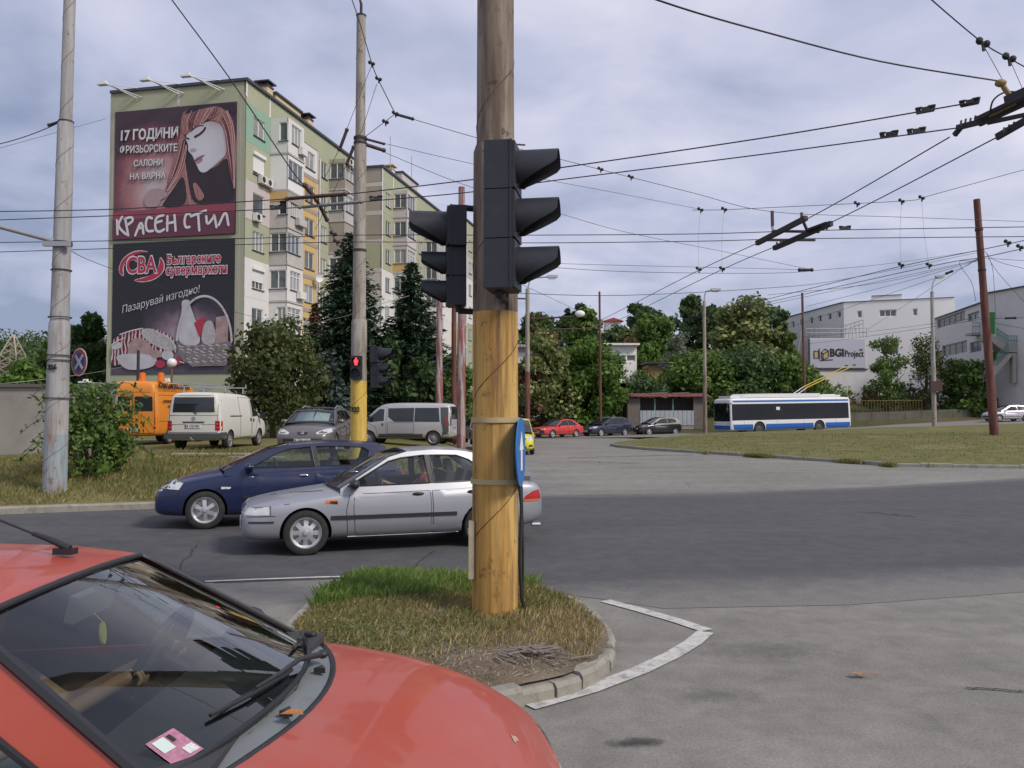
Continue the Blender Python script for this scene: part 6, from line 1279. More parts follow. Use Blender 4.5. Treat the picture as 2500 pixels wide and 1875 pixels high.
# central yellow pole on the island
p3 = Vector((-.15, 7.33, .12))
P3, s3 = pole('signal_pole', 'thick rust streaked pole on the traffic island with a faded yellow lower half', p3, [(-.2, 2.72, .206, .203, PM_yel, 'yellow_section'), (2.72, 4.23, .202, .198, PM_brown, 'upper_tube'), (4.23, 9.5, .170, .155, PM_brown, 'top_tube')], weld=1.25)
for z, r in ((1.76, .206), (1.22, .207)): band(P3, z, r, pm('clamp_cream', (.44, .36, .19), .6, var=.15), .045)
m = MB().box((-.205, -.06, .62), (.05, .11, .50)); m.box((-.235, -.06, .78), (.015, .03, .05)); m.box((-.235, -.06, .45), (.015, .03, .05)); m.build('junction_cover', pm('cover_cream', (.47, .42, .29), .6, dirt=.4), P3)
m = MB().tube([(.21, -.02, 1.25), (.235, -.04, 1.0), (.22, -.02, .5), (.235, -.03, .2), (.27, 0, .03)], .016, 8); m.tube([(.235, .03, 1.2), (.25, .03, .6), (.245, .02, .05)], .012, 6); m.build('conduit', M_black, P3, 60)
for z in (2.85, 3.0, 4.25, 2.95 + .9): MB().bar((.17, 0, z), (.27, .02, z), .012, .012).build('bolt', M_iron2, P3)
# round blue sign clamped to it, seen nearly edge on
sg = thing('round_sign', 'round blue sign clamped to the right side of the thick yellow pole, seen edge on', 'road sign', (.075, 7.19, 1.60)); T = basis((0, 0, 0), (.14, .99, 0), (0, 0, 1)); T2 = basis((0, 0, 0), Vector((.14, .99, 0)), Vector((0, 0, 1)))
MB().lathe([(.001, -.006), (.30, -.006), (.302, 0), (.30, .006), (.001, .006)], 40, T2).build('plate', pm('sign_blue', (.02, .16, .48), .4, var=.1), sg, 40)
m = MB(); m.prism([(-.05, -.16), (.05, -.16), (.05, .02), (.12, .02), (0, .18), (-.12, .02), (-.05, .02)], lambda a, b: T2 @ Vector((a, b, .008)), (T2.to_3x3() @ Vector((0, 0, .003)))); m.build('arrow', M_trim, sg)
for z in (.15, -.38): MB().bar((-.02, .08, z), (-.1, .1, z), .03, .03).build('bracket', M_metal, sg)

# ---- signal heads
M_head = pm('signal_housing', (.023, .026, .035), .55, var=.3, scale=5, dirt=.25, dirtcol=(.06, .058, .058)); M_lens = [pm('signal_red_off', (.12, .015, .012), .3), pm('signal_amber_off', (.14, .06, .01), .3), pm('signal_green_off', (.01, .09, .06), .3)]
def visor(m, c, fx, side, r, L):
    fx, side = Vector(fx), Vector(side); up = Vector((0, 0, 1)); vs = []; na = 24
    for i in range(na + 1):
        a = -R(150) + R(300) * i / na; h = r * (1 - math.cos(a)); l_ = L if h < r * .85 else L - (L - .05) * min(1, (h - r * .85) / (r * .95))
        for k in range(2): vs.append(Vector(c) + side * (r * math.sin(a)) + up * (r * math.cos(a)) + fx * (0 if k == 0 else l_))
    b = len(vs)
    for i in range(na + 1):
        a = -R(150) + R(300) * i / na
        for k in range(2): vs.append(vs[2 * i + k] - (side * math.sin(a) + up * math.cos(a)) * .006)
    fs = []
    for i in range(na):
        fs += [(2 * i, 2 * i + 1, 2 * i + 3, 2 * i + 2), (b + 2 * i + 2, b + 2 * i + 3, b + 2 * i + 1, b + 2 * i), (2 * i + 1, b + 2 * i + 1, b + 2 * i + 3, 2 * i + 3)]
    m.add(vs, fs); return m
def signal(label, loc, ang, sizes, depth=.22, name='traffic_signal', mount=None, pad=.10):
    """three lamp traffic signal; loc = top centre of the housing front, local +x is where it shines"""
    root = thing(name, label, 'traffic light', loc, ang, 'traffic signals'); z = 0
    for i, r in enumerate(sizes):
        w = r * 2 + .09; h = r * 2 + pad; m = MB(); c = Vector((-depth / 2, 0, z - h / 2))
        pr = [(-w / 2, -h / 2 + .004), (w / 2, -h / 2 + .004), (w / 2, h / 2 - .004), (-w / 2, h / 2 - .004)]
        m.box(c, (depth, w, h - .008)); m.box(c + Vector((depth / 2 + .012, 0, 0)), (.024, w * .96, h * .94)); m.box(c + Vector((depth / 2 - .01, 0, 0)), (.015, w * 1.04, h - .004)); ho = m.build('housing', M_head, root)
        m = MB(); visor(m, (.02, 0, z - h / 2), (1, 0, 0), (0, 1, 0), r * 1.04, r * 2.25 if r > .12 else r * 2.3); m.build('visor', M_head, root, 50)
        m = MB().ball((.012, 0, z - h / 2), (.03, r * .98, r * .98), 20, 8); m.build('lens', M_lens[i], root, 60); z -= h
    for zz in (-.02, z + .0):
        m = MB().tube([(-depth * .6, 0, zz), (-depth * .6, 0, zz + (.05 if zz > -.1 else -.05))], .03, 8)
        if mount: m.tube([(-depth * .6, 0, zz + (.04 if zz > -.1 else -.04)), (mount[0], mount[1], zz + (.04 if zz > -.1 else -.04))], .028, 10); m.box((mount[0], mount[1], zz + (.04 if zz > -.1 else -.04)), (.05, .05, .16))
        m.build('bracket', M_iron2, root, 50)
    return root
signal('tall traffic signal facing right on the camera side of the thick yellow pole', (.03, 6.86, 4.20), R(-9), (.155, .155, .155), .235, mount=(-.13, .30))
signal('traffic signal facing left on the thick yellow pole, with an oversized top lamp', (-.575, 7.42, 3.80), R(187), (.152, .100, .100), .15, mount=(-.30, -.05), pad=.062)
# far pole 322
p2 = Vector((-3.78, 20.2, bankz(-3.78, 20.2) - .02)); z0 = p2.z
def zat(v, Y): return at(1250, v, Y).z
P2, s2 = pole('signal_pole', 'slim stepped pole numbered 322 with a bright yellow base on the grass bank', p2, [(-.2, zat(930, 20.2) - z0, .200, .198, PM_yel2, 'yellow_section'), (zat(930, 20.2) - z0, zat(781, 20.2) - z0, .197, .190, PM_conc, 'lower_tube'), (zat(781, 20.2) - z0, zat(345, 20.2) - z0, .162, .152, PM_conc, 'middle_tube'), (zat(345, 20.2) - z0, zat(40, 20.2) - z0, .122, .112, PM_conc, 'top_tube')], weld=1.1)
m = MB().lathe([(.001, .0), (.125, 0), (.13, .03), (.001, .05)], 20, Matrix.Translation((0, 0, zat(40, 20.2) - z0))); m.build('pole_cap', M_iron2, P2); m = MB().tube([(0, 0, zat(40, 20.2) - z0), (0, 0, zat(10, 20.2) - z0), (-.03, 0, zat(0, 20.2) - z0), (-.03, 0, zat(-60, 20.2) - z0)], [.035, .035, .028, .025], 8); m.build('mast', M_iron2, P2)
pole_number(P2, '322', -.05, -.207, zat(1000, 20.2) - z0, .17, R(-14))
for v in (338, 350, 612): band(P2, zat(v, 20.2) - z0, .155 if v < 500 else .158, M_iron2, .06)
ps = thing('pedestrian_signal', 'pedestrian signal showing a red standing figure on the pole numbered 322', 'traffic light', (-3.80, 19.93, zat(925, 19.9)), R(-90))
hh = zat(868, 19.9) - zat(925, 19.9); MB().box((-.06, 0, hh / 2), (.12, .27, hh)).build('housing', M_head, ps)
for zc in (hh * .74, hh * .26): m = MB(); visor(m, (0, 0, zc), (1, 0, 0), (0, 1, 0), .115, .12); m.lathe([(.001, .004), (.11, .004)], 24, basis((0, 0, zc), (0, 1, 0), (0, 0, 1))); m.build('visor', M_head, ps, 50)
Mred = pm('lit_red', (1.0, .03, .04), .5, emit=3.2); T = basis((.012, 0, hh * .74), (0, 1, 0), (0, 0, 1)); m = MB(); m.lathe([(.001, 0), (.024, 0)], 12, T @ Matrix.Translation((0, .072, 0))); f2 = lambda a, b: T @ Vector((a, b, 0))
m.prism([(-.045, .045), (.045, .045), (.05, -.02), (.03, -.02), (.028, -.085), (.006, -.085), (.003, -.03), (-.003, -.03), (-.006, -.085), (-.028, -.085), (-.03, -.02), (-.05, -.02)], f2, (T.to_3x3() @ Vector((0, 0, .002)))); m.build('lit_figure', Mred, ps)
signal('dark traffic signal facing right on the far pole numbered 322', (-3.28, 20.25, zat(846, 20.2)), R(-12), (.15, .105, .105), .18, mount=(-.45, 0))
# left pole 356
p1 = Vector((-9.57, 17.2, .24))
P1, s1 = pole('utility_pole', 'tall stepped pale grey pole numbered 356 with blue stained foot at the left', p1, [(-.2, zat(1060, 17.2) - .24, .235, .228, PM_blue, 'base_tube'), (zat(1060, 17.2) - .24, zat(785, 17.2) - .24, .226, .205, PM_grey, 'lower_tube'), (zat(785, 17.2) - .24, zat(298, 17.2) - .24, .182, .160, PM_grey, 'middle_tube'), (zat(298, 17.2) - .24, 12.4, .122, .112, PM_grey, 'top_tube')], lean=(.012, 0), weld=1.05)
pole_number(P1, '356', .03, -.238, zat(898, 17.2) - .24, .15, R(-12)); 
for v, r in ((297, .13), (660, .178), (775, .205), (868, .222), (880, .222), (972, .23), (595, .172)): band(P1, zat(v, 17.2) - .24, r + .012, M_iron2, .02 if v != 595 else .08, (.012 * (zat(v, 17.2)), 0))
za = zat(600, 17.2) - .24; m = MB().tube([(.05, -.1, za + .05), (-1.6, -.25, za + .48)], .05, 10); m.bar((-.22, -.2, za), (.34, -.2, za), .08, .1); m.build('bracket_arm', M_metal, P1, 50); m = MB().ball((-1.62, -.25, za + .5), (.05, .05, .07), 10, 8).tube([(-1.62, -.25, za + .5), (-1.6, -.25, za + .2), (-1.6, -.25, za - .42)], .012, 6).box((-1.6, -.25, za - .42), (.22, .05, .05)); m.build('insulator', M_iron2, P1)
# no stopping sign
ns = thing('no_stopping_sign', 'round no stopping sign, blue with a white cross, beside the pole numbered 356', 'road sign', (-9.18, 17.35, zat(884, 17.35)), R(-33)); Tn = basis((0, 0, 0), (1, 0, 0), (0, 0, 1))
for nm, r0, r1, mt, o in (('rim', .272, .30, pm('sign_white', (.62, .6, .58), .5), .004), ('red_ring', .205, .272, pm('sign_red', (.40, .06, .05), .5, var=.15), .006), ('blue_field', .001, .206, pm('sign_deep_blue', (.02, .075, .36), .45), .005)): MB().lathe([(r0, o), (r1, o), (r1, -.004), (r0, -.004)], 40, Tn).build(nm, mt, ns)
m = MB()
for a in (45, 135): d = Vector((math.cos(R(a)), 0, math.sin(R(a)))); m.bar(d * -.205 + Vector((0, -.009 - .001 * (a > 90), 0)), d * .205 + Vector((0, -.009 - .001 * (a > 90), 0)), .065, .004, (0, 1, 0))
m.build('cross', pm('sign_white', None), ns); MB().bar((-.22, .10, 0), (.05, .02, 0), .04, .02).build('bracket', M_metal, ns)
# leaning red pole on the lawn
b4 = Vector((27.05, 46.0, lawnz(27, 46))); t4 = at(2379, 485, 46.3)
P4, _ = pole('utility_pole', 'leaning rust red pole standing on the dry lawn at the right', b4 + Vector((0, 0, -.1)), [(0, 3.2, .235, .225, PM_rust, 'base_tube'), (3.2, 8.2, .215, .20, PM_rust, 'lower_tube'), (8.2, t4.z - b4.z, .19, .175, PM_rust, 'top_tube')], lean=((t4.x - b4.x) / (t4.z - b4.z), .006))
def z_on(v, Y): return zat(v, Y)
def simple_pole(label, u, Y, vtop, r, mat, name='utility_pole', lean=0, base=None, two=None, cat='pole'):
    x = (u - CX) / FPX * Y; zb = base if base is not None else 0; h = zat(vtop, Y) - zb
    secs = [(-.3, h * .45, r * 1.12, r * 1.08, mat, 'lower_tube'), (h * .45, h, r * .94, r * .85, two or mat, 'top_tube')]
    return pole(name, label, Vector((x, Y, zb)), secs, lean=(lean, 0), cat=cat)[0], Vector((x, Y, zb)), h
simple_pole('rust red and grey flaking pole just right of the silver passenger van', 1126, 35.6, 457, .165, PM_rustg, base=.5)
simple_pole('deep rust red pole left of the flaking grey one behind the passenger van', 1108, 46, 740, .15, PM_rust, base=.5, two=PM_rust)
simple_pole('pale rusty pole behind the roof of the passenger van', 1072, 45, 730, .19, PM_rustg, base=.5)
simple_pole('thin dark red pole among the trees above the navy estate', 1466, 66, 712, .10, PM_rust, base=.1, lean=-.004)
simple_pole('thin rust pole standing behind the trolleybus', 1965, 75, 715, .12, PM_rust, base=.4, lean=-.01)
def lamp_post(label, u, Y, vtop, lamp_uv, r, mats, base):
    root, b, h = simple_pole(label, u, Y, vtop, r, mats[0], 'street_lamp', 0, base, mats[1], 'street lamp'); e = at(*lamp_uv, Y) - b; top = Vector((0, 0, h))
    q = [top - Vector((0, 0, .1)), top + Vector((e.x * .08, 0, .45)), top + Vector((e.x * .22, 0, .75)), Vector((e.x, 0, e.z))]
    MB().tube(q, .05, 8).build('lamp_arm', M_metal, root, 60); s = 1 if e.x > 0 else -1
    m = MB().box(e + Vector((s * .3, 0, .05)), (.75, .3, .16)); m.prism([(-.1, 0), (.62, 0), (.5, -.13), (.1, -.13)], lambda a, c: (e.x + s * a, -.12, e.z - .02 + c), (0, .24, 0)); m.build('lamp_head', pm('lamp_grey', (.5, .52, .55), .4), root)
    return root
lamp_post('street lamp with a rusty foot just right of the thick yellow pole', 1288, 57, 705, (1338, 676), .165, (PM_rust, PM_conc), .0)
lamp_post('street lamp beside the rusty shack, left of the trolleybus', 1721, 62.6, 735, (1738, 708), .14, (PM_brown, PM_conc), .15)
L9 = lamp_post('street lamp with a dark box on its post, between the trolleybus and the leaning pole', 2280, 70, 712, (2286, 676), .17, (PM_conc, PM_grey), 1.0)
MB().box((.05, -.25, zat(943, 70) - 1.0), (1.0, .3, .85)).build('control_box', M_iron, L9)
gl = thing('globe_lamp', 'white globe lamp on a thin brown post in front of the basket banner', 'lamp', (-15.8, 38, bankz(-15.8, 38))); zz = zat(886, 38) - bankz(-15.8, 38); MB().ball((0, 0, zz), .22, 20, 14).build('globe', pm('globe_white', (.72, .72, .7), .3), gl, 60); MB().tube([(0, 0, 0), (0, 0, zz - .2)], .05, 8).build('post', pm('post_brown', (.16, .09, .05), .7), gl)
x = (336 - CX) / FPX * 40; tp = thing('post', 'thin dark post rising behind the orange van', 'post', (x, 40, bankz(x, 40))); MB().tube([(0, 0, 0), (0, 0, zat(855, 40) - bankz(x, 40))], .075, 8).build('tube', M_iron2, tp)
# concrete wall at the left
cw = thing('concrete_wall', 'grey concrete wall behind the left pole and bush', 'wall', (-17.5, 24.2, .6)); M_conc = pm('wall_concrete', (.30, .285, .255), .92, var=.22, scale=.9, dirt=.6, dirtcol=(.2, .19, .17), bump=.25, bscale=14)
MB().box((0, 0, .95), (11.6, .22, 2.3)).build('wall', M_conc, cw); MB().box((0, -.02, 2.13), (11.7, .36, .09)).build('coping', pm('coping_dark', (.12, .115, .10), .9, var=.3), cw)
# litter on the bank
def plank(label, a, b, w, col, cat='plank'):
    pa, pb = Vector((a[0], a[1], bankz(*a) + .05)), Vector((b[0], b[1], bankz(*b) + .05)); o = MB().bar(pa, pb, w, .06).build('plank', pm('plank_%d' % int(col[0] * 100), col, .85, var=.2, scale=4), None); tag(o, label, cat, 'planks lying on the bank')
plank('long pale plank lying on the grass below the white van', (-9.75, 23.6), (-7.4, 23.9), .35, (.42, .38, .30)); plank('weathered grey slab lying right of the long pale plank', (-7.9, 22.9), (-6.4, 23.2), .6, (.26, .24, .20)); plank('short white stick in the dry grass left of the blue hatchback', (-7.5, 20.6), (-6.9, 20.3), .08, (.6, .58, .55))
# pylon on the hill
py = thing('lattice_pylon', 'pale lattice power pylon in front of the wooded hill at the left edge', 'pylon', (-47.6, 78, 1.4)); m = MB(); H = zat(818, 78) - 1.4; W0 = .78
def cr(k, z): w = W0 * (1 if z < H * .75 else 1 - (z / H - .75) / .25 * .9); return Vector((w * (1 if k in (0, 3) else -1), w * (1 if k < 2 else -1), z))
nz_ = 12
for k in range(4):
    for i in range(nz_):
        a, b = cr(k, H * i / nz_), cr(k, H * (i + 1) / nz_); m.bar(a, b, .09, .09); m.bar(a, cr((k + 1) % 4, H * (i + 1) / nz_), .05, .05); m.bar(cr((k + 1) % 4, H * i / nz_), b, .05, .05)
M_pyl = pm('pylon_pale', (.46, .40, .33), .7); m.build('lattice', M_pyl, py)
m = MB()
for z, L in ((H * .62, 2.4), (H * .40, 3.)): m.bar((-L, 0, z), (0, 0, z + .5), .06, .06); m.bar((L, 0, z), (0, 0, z + .5), .06, .06); m.bar((-L, 0, z), (L, 0, z), .06, .06)
m.build('cross_arm', M_pyl, py)
# things lying on the road and island
lf = thing('fallen_leaf', 'dry brown leaf curled on the road at the lower right', 'leaf', (*g(2100, 1655), .012)); m = MB().sheet([(-.075, 0), (-.03, .035), (.0, .025), (.04, .045), (.05, .015), (.085, .0), (.05, -.012), (.035, -.04), (0, -.022), (-.04, -.032)], [], lambda a, b: (Vector((a, b, .012 + .35 * abs(b) + a * a * 2)), Vector((0, 0, 1))), .002, .02); m.build('blade', pm('dry_leaf', (.30, .18, .10), .8, var=.3, scale=40), lf); MB().tube([(.08, 0, .02), (.16, .01, .006)], .003, 5).build('stem', pm('dry_leaf', None), lf)
lg = thing('dead_leaf', 'orange dead leaf caught on the red bonnet beside the wiper', 'leaf', in_car(red, 1.16, -.28, 1.06)); lg.scale = (.7, .7, .7); MB().sheet([(-.05, 0), (-.01, .03), (.03, .025), (.05, 0), (.02, -.02), (-.02, -.018)], [], lambda a, b: (Vector((a, b, .02 + .4 * abs(b))), Vector((0, 0, 1))), .002, .02).build('blade', pm('orange_leaf', (.40, .16, .04), .7, var=.3, scale=50), lg)
wc = tag(MB().box((0, 0, .03), (.16, .10, .06), .5).build('stone', pm('pale_stone', (.5, .47, .42), .9)), 'pale stone lying at the island kerb behind the red bonnet', 'stone'); wc.location = (-.42, 5.12, .15)

# ================================================================== buildings at the right and on the hill
M_bw = pm('wall_bright_white', (.84, .83, .80), .85, var=.04, scale=.4); M_bg = pm('wall_pale_grey', (.64, .63, .63), .85, var=.06, scale=.4, dirt=.15); M_sign = pm('board_lilac_grey', (.47, .48, .56), .6, var=.05); M_wing = pm('wall_off_white', (.70, .69, .67), .85, var=.06, dirt=.2)
M_gdoor = pm('door_green', (.04, .26, .05), .6, var=.2); M_cst = pm('stair_concrete', (.38, .35, .31), .9, var=.15, dirt=.3); M_grail = pm('railing_green', (.10, .22, .19), .6)
def wall_between(root, p, q, z0, z1, wins, mat, thick=.3, name='wall', depth=.18, frame=M_bg, lights=1, pane=M_pane):
    """vertical wall from p to q (outside on the right hand of p>q) with recessed windows (a, b, c, d) in metres along it"""
    p, q = Vector((*p, 0)), Vector((*q, 0)); d = (q - p); L = d.length; d /= L; n = Vector((d.y, -d.x, 0)); o = root.location.copy(); o.z = 0; o = Vector((root.location.x, root.location.y, 0))
    fn = lambda a, z: (p - o + d * a + Vector((0, 0, z)), n)
    MB().sheet([(0, z0), (L, z0), (L, z1), (0, z1)], [[(a, c), (b, c), (b, e), (a, e)] for a, b, c, e, *_ in wins], fn, thick).build(name, mat, root)
    for a, b, c, e, *r in wins:
        k = r[0] if r else lights; f = MB(); w = .10; P = lambda x, z, y: p - o + d * x + n * y + Vector((0, 0, z))
        for x0, y0, x1, y1 in ((a, c + w / 2, b, c + w / 2), (a, e - w / 2, b, e - w / 2)): f.bar(P(x0, y0, -depth), P(x1, y1, -depth), w, .08, n)
        for i in range(k + 1): x = a + w / 2 + (b - a - w) * i / k; f.bar(P(x, c + w, -depth), P(x, e - w, -depth), w, .08, n)
        if len(r) > 1: f.bar(P(a + w, (c + e) / 2 + .2, -depth), P(b - w, (c + e) / 2 + .2, -depth), w * .7, .06, n)
        fo = f.build('window', r[2] if len(r) > 2 else frame, root); MB().add([P(x, z, -depth - .03) for x, z in ((a, c), (b, c), (b, e), (a, e))], [(0, 1, 2, 3)]).build('pane', pane, fo)
    return P if wins else None
def vz(v, Y): return zat(v, Y)
# white box building with the painted sign board
Y0 = 118; C0 = ((2063 - CX) / FPX * Y0, Y0); Cl = ((1897 - CX) / FPX * 141, 141); Cr = ((2335 - CX) / FPX * 113, 113); zb = 3.2; zt = vz(738, Y0)
bw = thing('white_building', 'bright white flat roofed building with small square windows behind the grey company sign box', 'building', (C0[0], C0[1], 0))
def wf(u, Y): return (u - CX) / FPX * Y
Lf = math.hypot(Cr[0] - C0[0], Cr[1] - C0[1]); Ls = math.hypot(Cl[0] - C0[0], Cl[1] - C0[1])
def tpos(u, a, b):            # distance along a>b where pixel column u hits
    k = (u - CX) / FPX; t = (k * a[1] - a[0]) / ((b[0] - a[0]) - k * (b[1] - a[1])); return t * math.hypot(b[0] - a[0], b[1] - a[1])
fw = []
for u0, u1, k in ((2096, 2108, 1), (2150, 2192, 3), (2232, 2244, 1)): a, b = tpos(u0, C0, Cr), tpos(u1, C0, Cr); fw.append((a, b, vz(775, 117), vz(758, 117), k))
fw.append((tpos(2152, C0, Cr), tpos(2196, C0, Cr), vz(866, 117), vz(828, 117), 2))
wall_between(bw, C0, Cr, zb, zt, fw, M_bw, frame=M_bw)
sw = []
for u, vv in ((1917, 797), (1938, 793), (1959, 788), (1983, 783), (2004, 778), (2028, 773), (2051, 768)):
    a = tpos(u, Cl, C0); t = a / Ls; Yy = 141 + (Y0 - 141) * t; sw.append((a - .55, a + .55, vz(vv + 8, Yy), vz(vv - 8, Yy)))
wall_between(bw, Cl, C0, zb, zt, sw, M_wing, frame=M_bw)
Bk = (Cr[0] + 8, Cr[1] + 30); m = MB(); vs = [Vector((x - C0[0], y - C0[1], z)) for z in (zb, zt - .3) for x, y in ((C0[0] + .4, C0[1] + .5), (Cr[0] - .3, Cr[1] + .5), Bk, (Cl[0] + .5, Cl[1] + 4))]; m.add(vs, [(3, 2, 1, 0), (4, 5, 6, 7), (0, 1, 5, 4), (1, 2, 6, 5), (2, 3, 7, 6), (3, 0, 4, 7)]); m.build('roof', M_wing, bw)
d_ = (Vector((*Cr, 0)) - Vector((*C0, 0))).normalized(); a0, a1 = tpos(2132, C0, Cr), tpos(2207, C0, Cr)
MB().bar(d_ * a0 + Vector((0, .15, zt + .35)), d_ * a1 + Vector((0, .15, zt + .35)), .32, .7).build('parapet', M_bw, bw); 
m = MB().bar(Vector((0, .1, zt + .03)), d_ * Lf + Vector((0, .1, zt + .03)), .4, .08); m.bar(Vector((Cl[0] - C0[0], Cl[1] - C0[1], zt + .03)), Vector((0, .1, zt + .031)), .4, .08); m.bar(d_ * a0 + Vector((0, .1, zt + .74)), d_ * a1 + Vector((0, .1, zt + .74)), .4, .07); m.build('roof_edge', M_roofedge, bw)
# company sign box
Yb = 104; xa, xb = wf(1975, Yb), wf(2119, Yb); zt2, zb2 = vz(826, Yb), 2.4
sb = thing('sign_box', 'lilac grey box structure with a company sign, logo and roof railing', 'sign', (xa, Yb, 0)); w_ = xb - xa
MB().box((w_ / 2, 2.4, (zt2 + zb2) / 2), (w_, 4.7, zt2 - zb2)).build('box', M_bg, sb)
MB().box((w_ / 2 - .05, -.03, (zt2 + vz(900, Yb)) / 2), (w_ - .5, .12, zt2 - vz(900, Yb) - .2)).build('board', M_sign, sb); m = MB().box((w_ / 2, -.05, vz(901, Yb)), (w_, .2, .12)); m.box((.04, -.045, (zt2 + vz(900, Yb)) / 2), (.12, .14, zt2 - vz(900, Yb))); m.build('board_edge', M_roofedge, sb)
sx = lambda u: wf(u, Yb) - xa
T = lambda u, v: basis((sx(u), -.115, vz(v, Yb)), (1, 0, 0), (0, 0, 1))
lettering('BGI', 1.35, T(2044, 862), M_ink, sb, bold=.05, width=sx(2061) - sx(2027), thick=.04); lettering('Project', 1.15, T(2086, 864), M_ink, sb, bold=.012, width=sx(2109) - sx(2063), thick=.04); lettering('LTD', .34, T(2103, 854.5), M_ink, sb, width=sx(2107) - sx(2099), thick=.04)
M_logo = pm('logo_tan', (.48, .36, .22), .6); fl = lambda u, v: (sx(u), -.11, vz(v, Yb))
m = MB().prism([(1988, 857), (1999, 857), (1999, 874), (1988, 874)], fl, (0, .03, 0)); m.prism([(2008, 860), (2016, 853), (2023, 856), (2023, 873), (2010, 878), (2008, 874)], fl, (0, .03, 0)); m.build('logo', M_logo, sb)
m = MB(); F3 = lambda u, v: Vector((sx(u), -.13, vz(v, Yb)))
for pl in ([(1988, 857), (1999, 857), (1999, 874), (1988, 874), (1988, 857)], [(2006, 860), (2014, 852), (2023, 856), (2023, 873), (2010, 878), (2006, 873), (2006, 860)], [(2006, 860), (2011, 864), (2023, 857)], [(2011, 864), (2010, 878)], [(2001, 851), (2001, 878)], [(2003, 880), (2034, 878)]): m.tube([F3(*p) for p in pl], .05, 5)
m.build('logo_lines', M_ink, sb)
def railing(root, pts, h, mat, nb=10, r=.035, nm='railing'):
    m = MB()
    for a, b in zip(pts, pts[1:]):
        a, b = Vector(a), Vector(b)
        for k in (1, .55): m.tube([a + Vector((0, 0, h * k)), b + Vector((0, 0, h * k))], r, 5)
        for i in range(nb + 1): q = a + (b - a) * i / nb; m.tube([q, q + Vector((0, 0, h))], r * .8, 5)
    return m.build(nm, mat, root)
railing(sb, [(-.2, .1, zt2), (sx(2058), .1, zt2), (w_, .1, zt2 + .1)], 1.25, M_metal, 7, .05); railing(sb, [(sx(2060), 1.5, zt2 + .4), (w_ - .3, .4, zt2 + 1.3)], 1.1, M_metal, 6, .05)
m = MB()
for x in (-2.6, -1.9): m.bar((x - .5, .2, 2.5), (x + 1.2, .4, zt2 + 1.0), .07, .07)
for i in range(9): z = 2.6 + i * .75; k = (z - 2.5) / (zt2 - 1.5); m.bar((-3.1 + 1.7 * k, .2, z), (-2.4 + 1.7 * k, .3, z), .06, .06)
m.build('ladder', M_metal, sb)
# long building with the outside stair, coming towards us at the right
E0 = (wf(2284, 104), 104); E1 = (wf(2402, 88), 88); E2 = (wf(2560, 80), 80)
rb = thing('stair_building', 'off white building with an outside concrete stair and green doors at the right edge', 'building', (E1[0], E1[1], 0)); ztr = vz(739, 88); zbr = 2.6
def wrow(u0, u1, v0, v1, a, b, k): A0, A1 = tpos(u0, a, b), tpos(u1, a, b); L = math.hypot(b[0] - a[0], b[1] - a[1]); Ym = a[1] + (b[1] - a[1]) * (A0 + A1) / 2 / L; return (A0, A1, vz(v1, Ym), vz(v0, Ym), k, 1, M_metal)
wall_between(rb, E0, E1, zbr, ztr, [wrow(2291, 2360, 770, 793, E0, E1, 5), wrow(2366, 2395, 763, 782, E0, E1, 2), wrow(2302, 2363, 838, 866, E0, E1, 4), wrow(2370, 2398, 834, 860, E0, E1, 2)], M_wing, frame=M_metal)
wall_between(rb, E1, E2, zbr, ztr + .9, [], M_bg); m = MB(); vs = [Vector((x - E1[0], y - E1[1], z)) for z in (zbr, ztr - .2) for x, y in ((E0[0] + .4, E0[1] + .6), (E1[0] + .4, E1[1] + .5), (E2[0] + .4, E2[1] + .5), (E2[0] + 20, E2[1] + 25), (E0[0] + 18, E0[1] + 12))]; m.add(vs, [(4, 3, 2, 1, 0), (5, 6, 7, 8, 9), (0, 1, 6, 5), (1, 2, 7, 6), (2, 3, 8, 7), (3, 4, 9, 8), (4, 0, 5, 9)]); m.build('roof', M_wing, rb)
rel = lambda u, v, Y: at(u, v, Y) - Vector((E1[0], E1[1], 0))
e01 = (Vector((*E1, 0)) - Vector((*E0, 0))); m = MB().bar(-e01 + Vector((0, -.05, ztr + .04)), Vector((0, -.05, ztr + .04)), .4, .1); m.bar(Vector((.0, -.05, ztr + .94)), Vector((E2[0] - E1[0], E2[1] - E1[1] - .05, ztr + .94)), .4, .1); m.build('roof_edge', M_roofedge, rb)
D = lambda u0, u1, v0, v1, Y, nm, mat: MB().add([rel(u0, v1, Y), rel(u1, v1, Y), rel(u1, v0, Y), rel(u0, v0, Y)] + [rel(u0, v1, Y) + Vector((0, .15, 0)), rel(u1, v1, Y) + Vector((0, .15, 0)), rel(u1, v0, Y) + Vector((0, .15, 0)), rel(u0, v0, Y) + Vector((0, .15, 0))], [(0, 1, 2, 3), (7, 6, 5, 4), (0, 4, 5, 1), (1, 5, 6, 2), (2, 6, 7, 3), (3, 7, 4, 0)]).build(nm, mat, rb)
D(2409, 2429, 762, 815, 85.5, 'door', M_gdoor); D(2424, 2435, 858, 892, 85.5, 'door', M_gdoor)
Ys = 83.5; m = MB(); m.prism([(2416, 812), (2460, 845), (2510, 845), (2510, 860), (2455, 860), (2416, 830)], lambda u, v: rel(u, v, Ys), (0, 1.6, 0)); m.build('landing', M_cst, rb)
m = MB().prism([(2418, 912), (2428, 918), (2476, 863), (2462, 863)], lambda u, v: rel(u, v, Ys - .5), (0, 1.4, 0)); m.build('stair_flight', M_cst, rb); m = MB().prism([(2472, 862), (2482, 862), (2482, 935), (2472, 935)], lambda u, v: rel(u, v, Ys), (0, .5, 0)); m.prism([(2416, 820), (2423, 826), (2423, 940), (2416, 940)], lambda u, v: rel(u, v, Ys + .2), (0, .5, 0)); m.build('pillar', M_cst, rb)
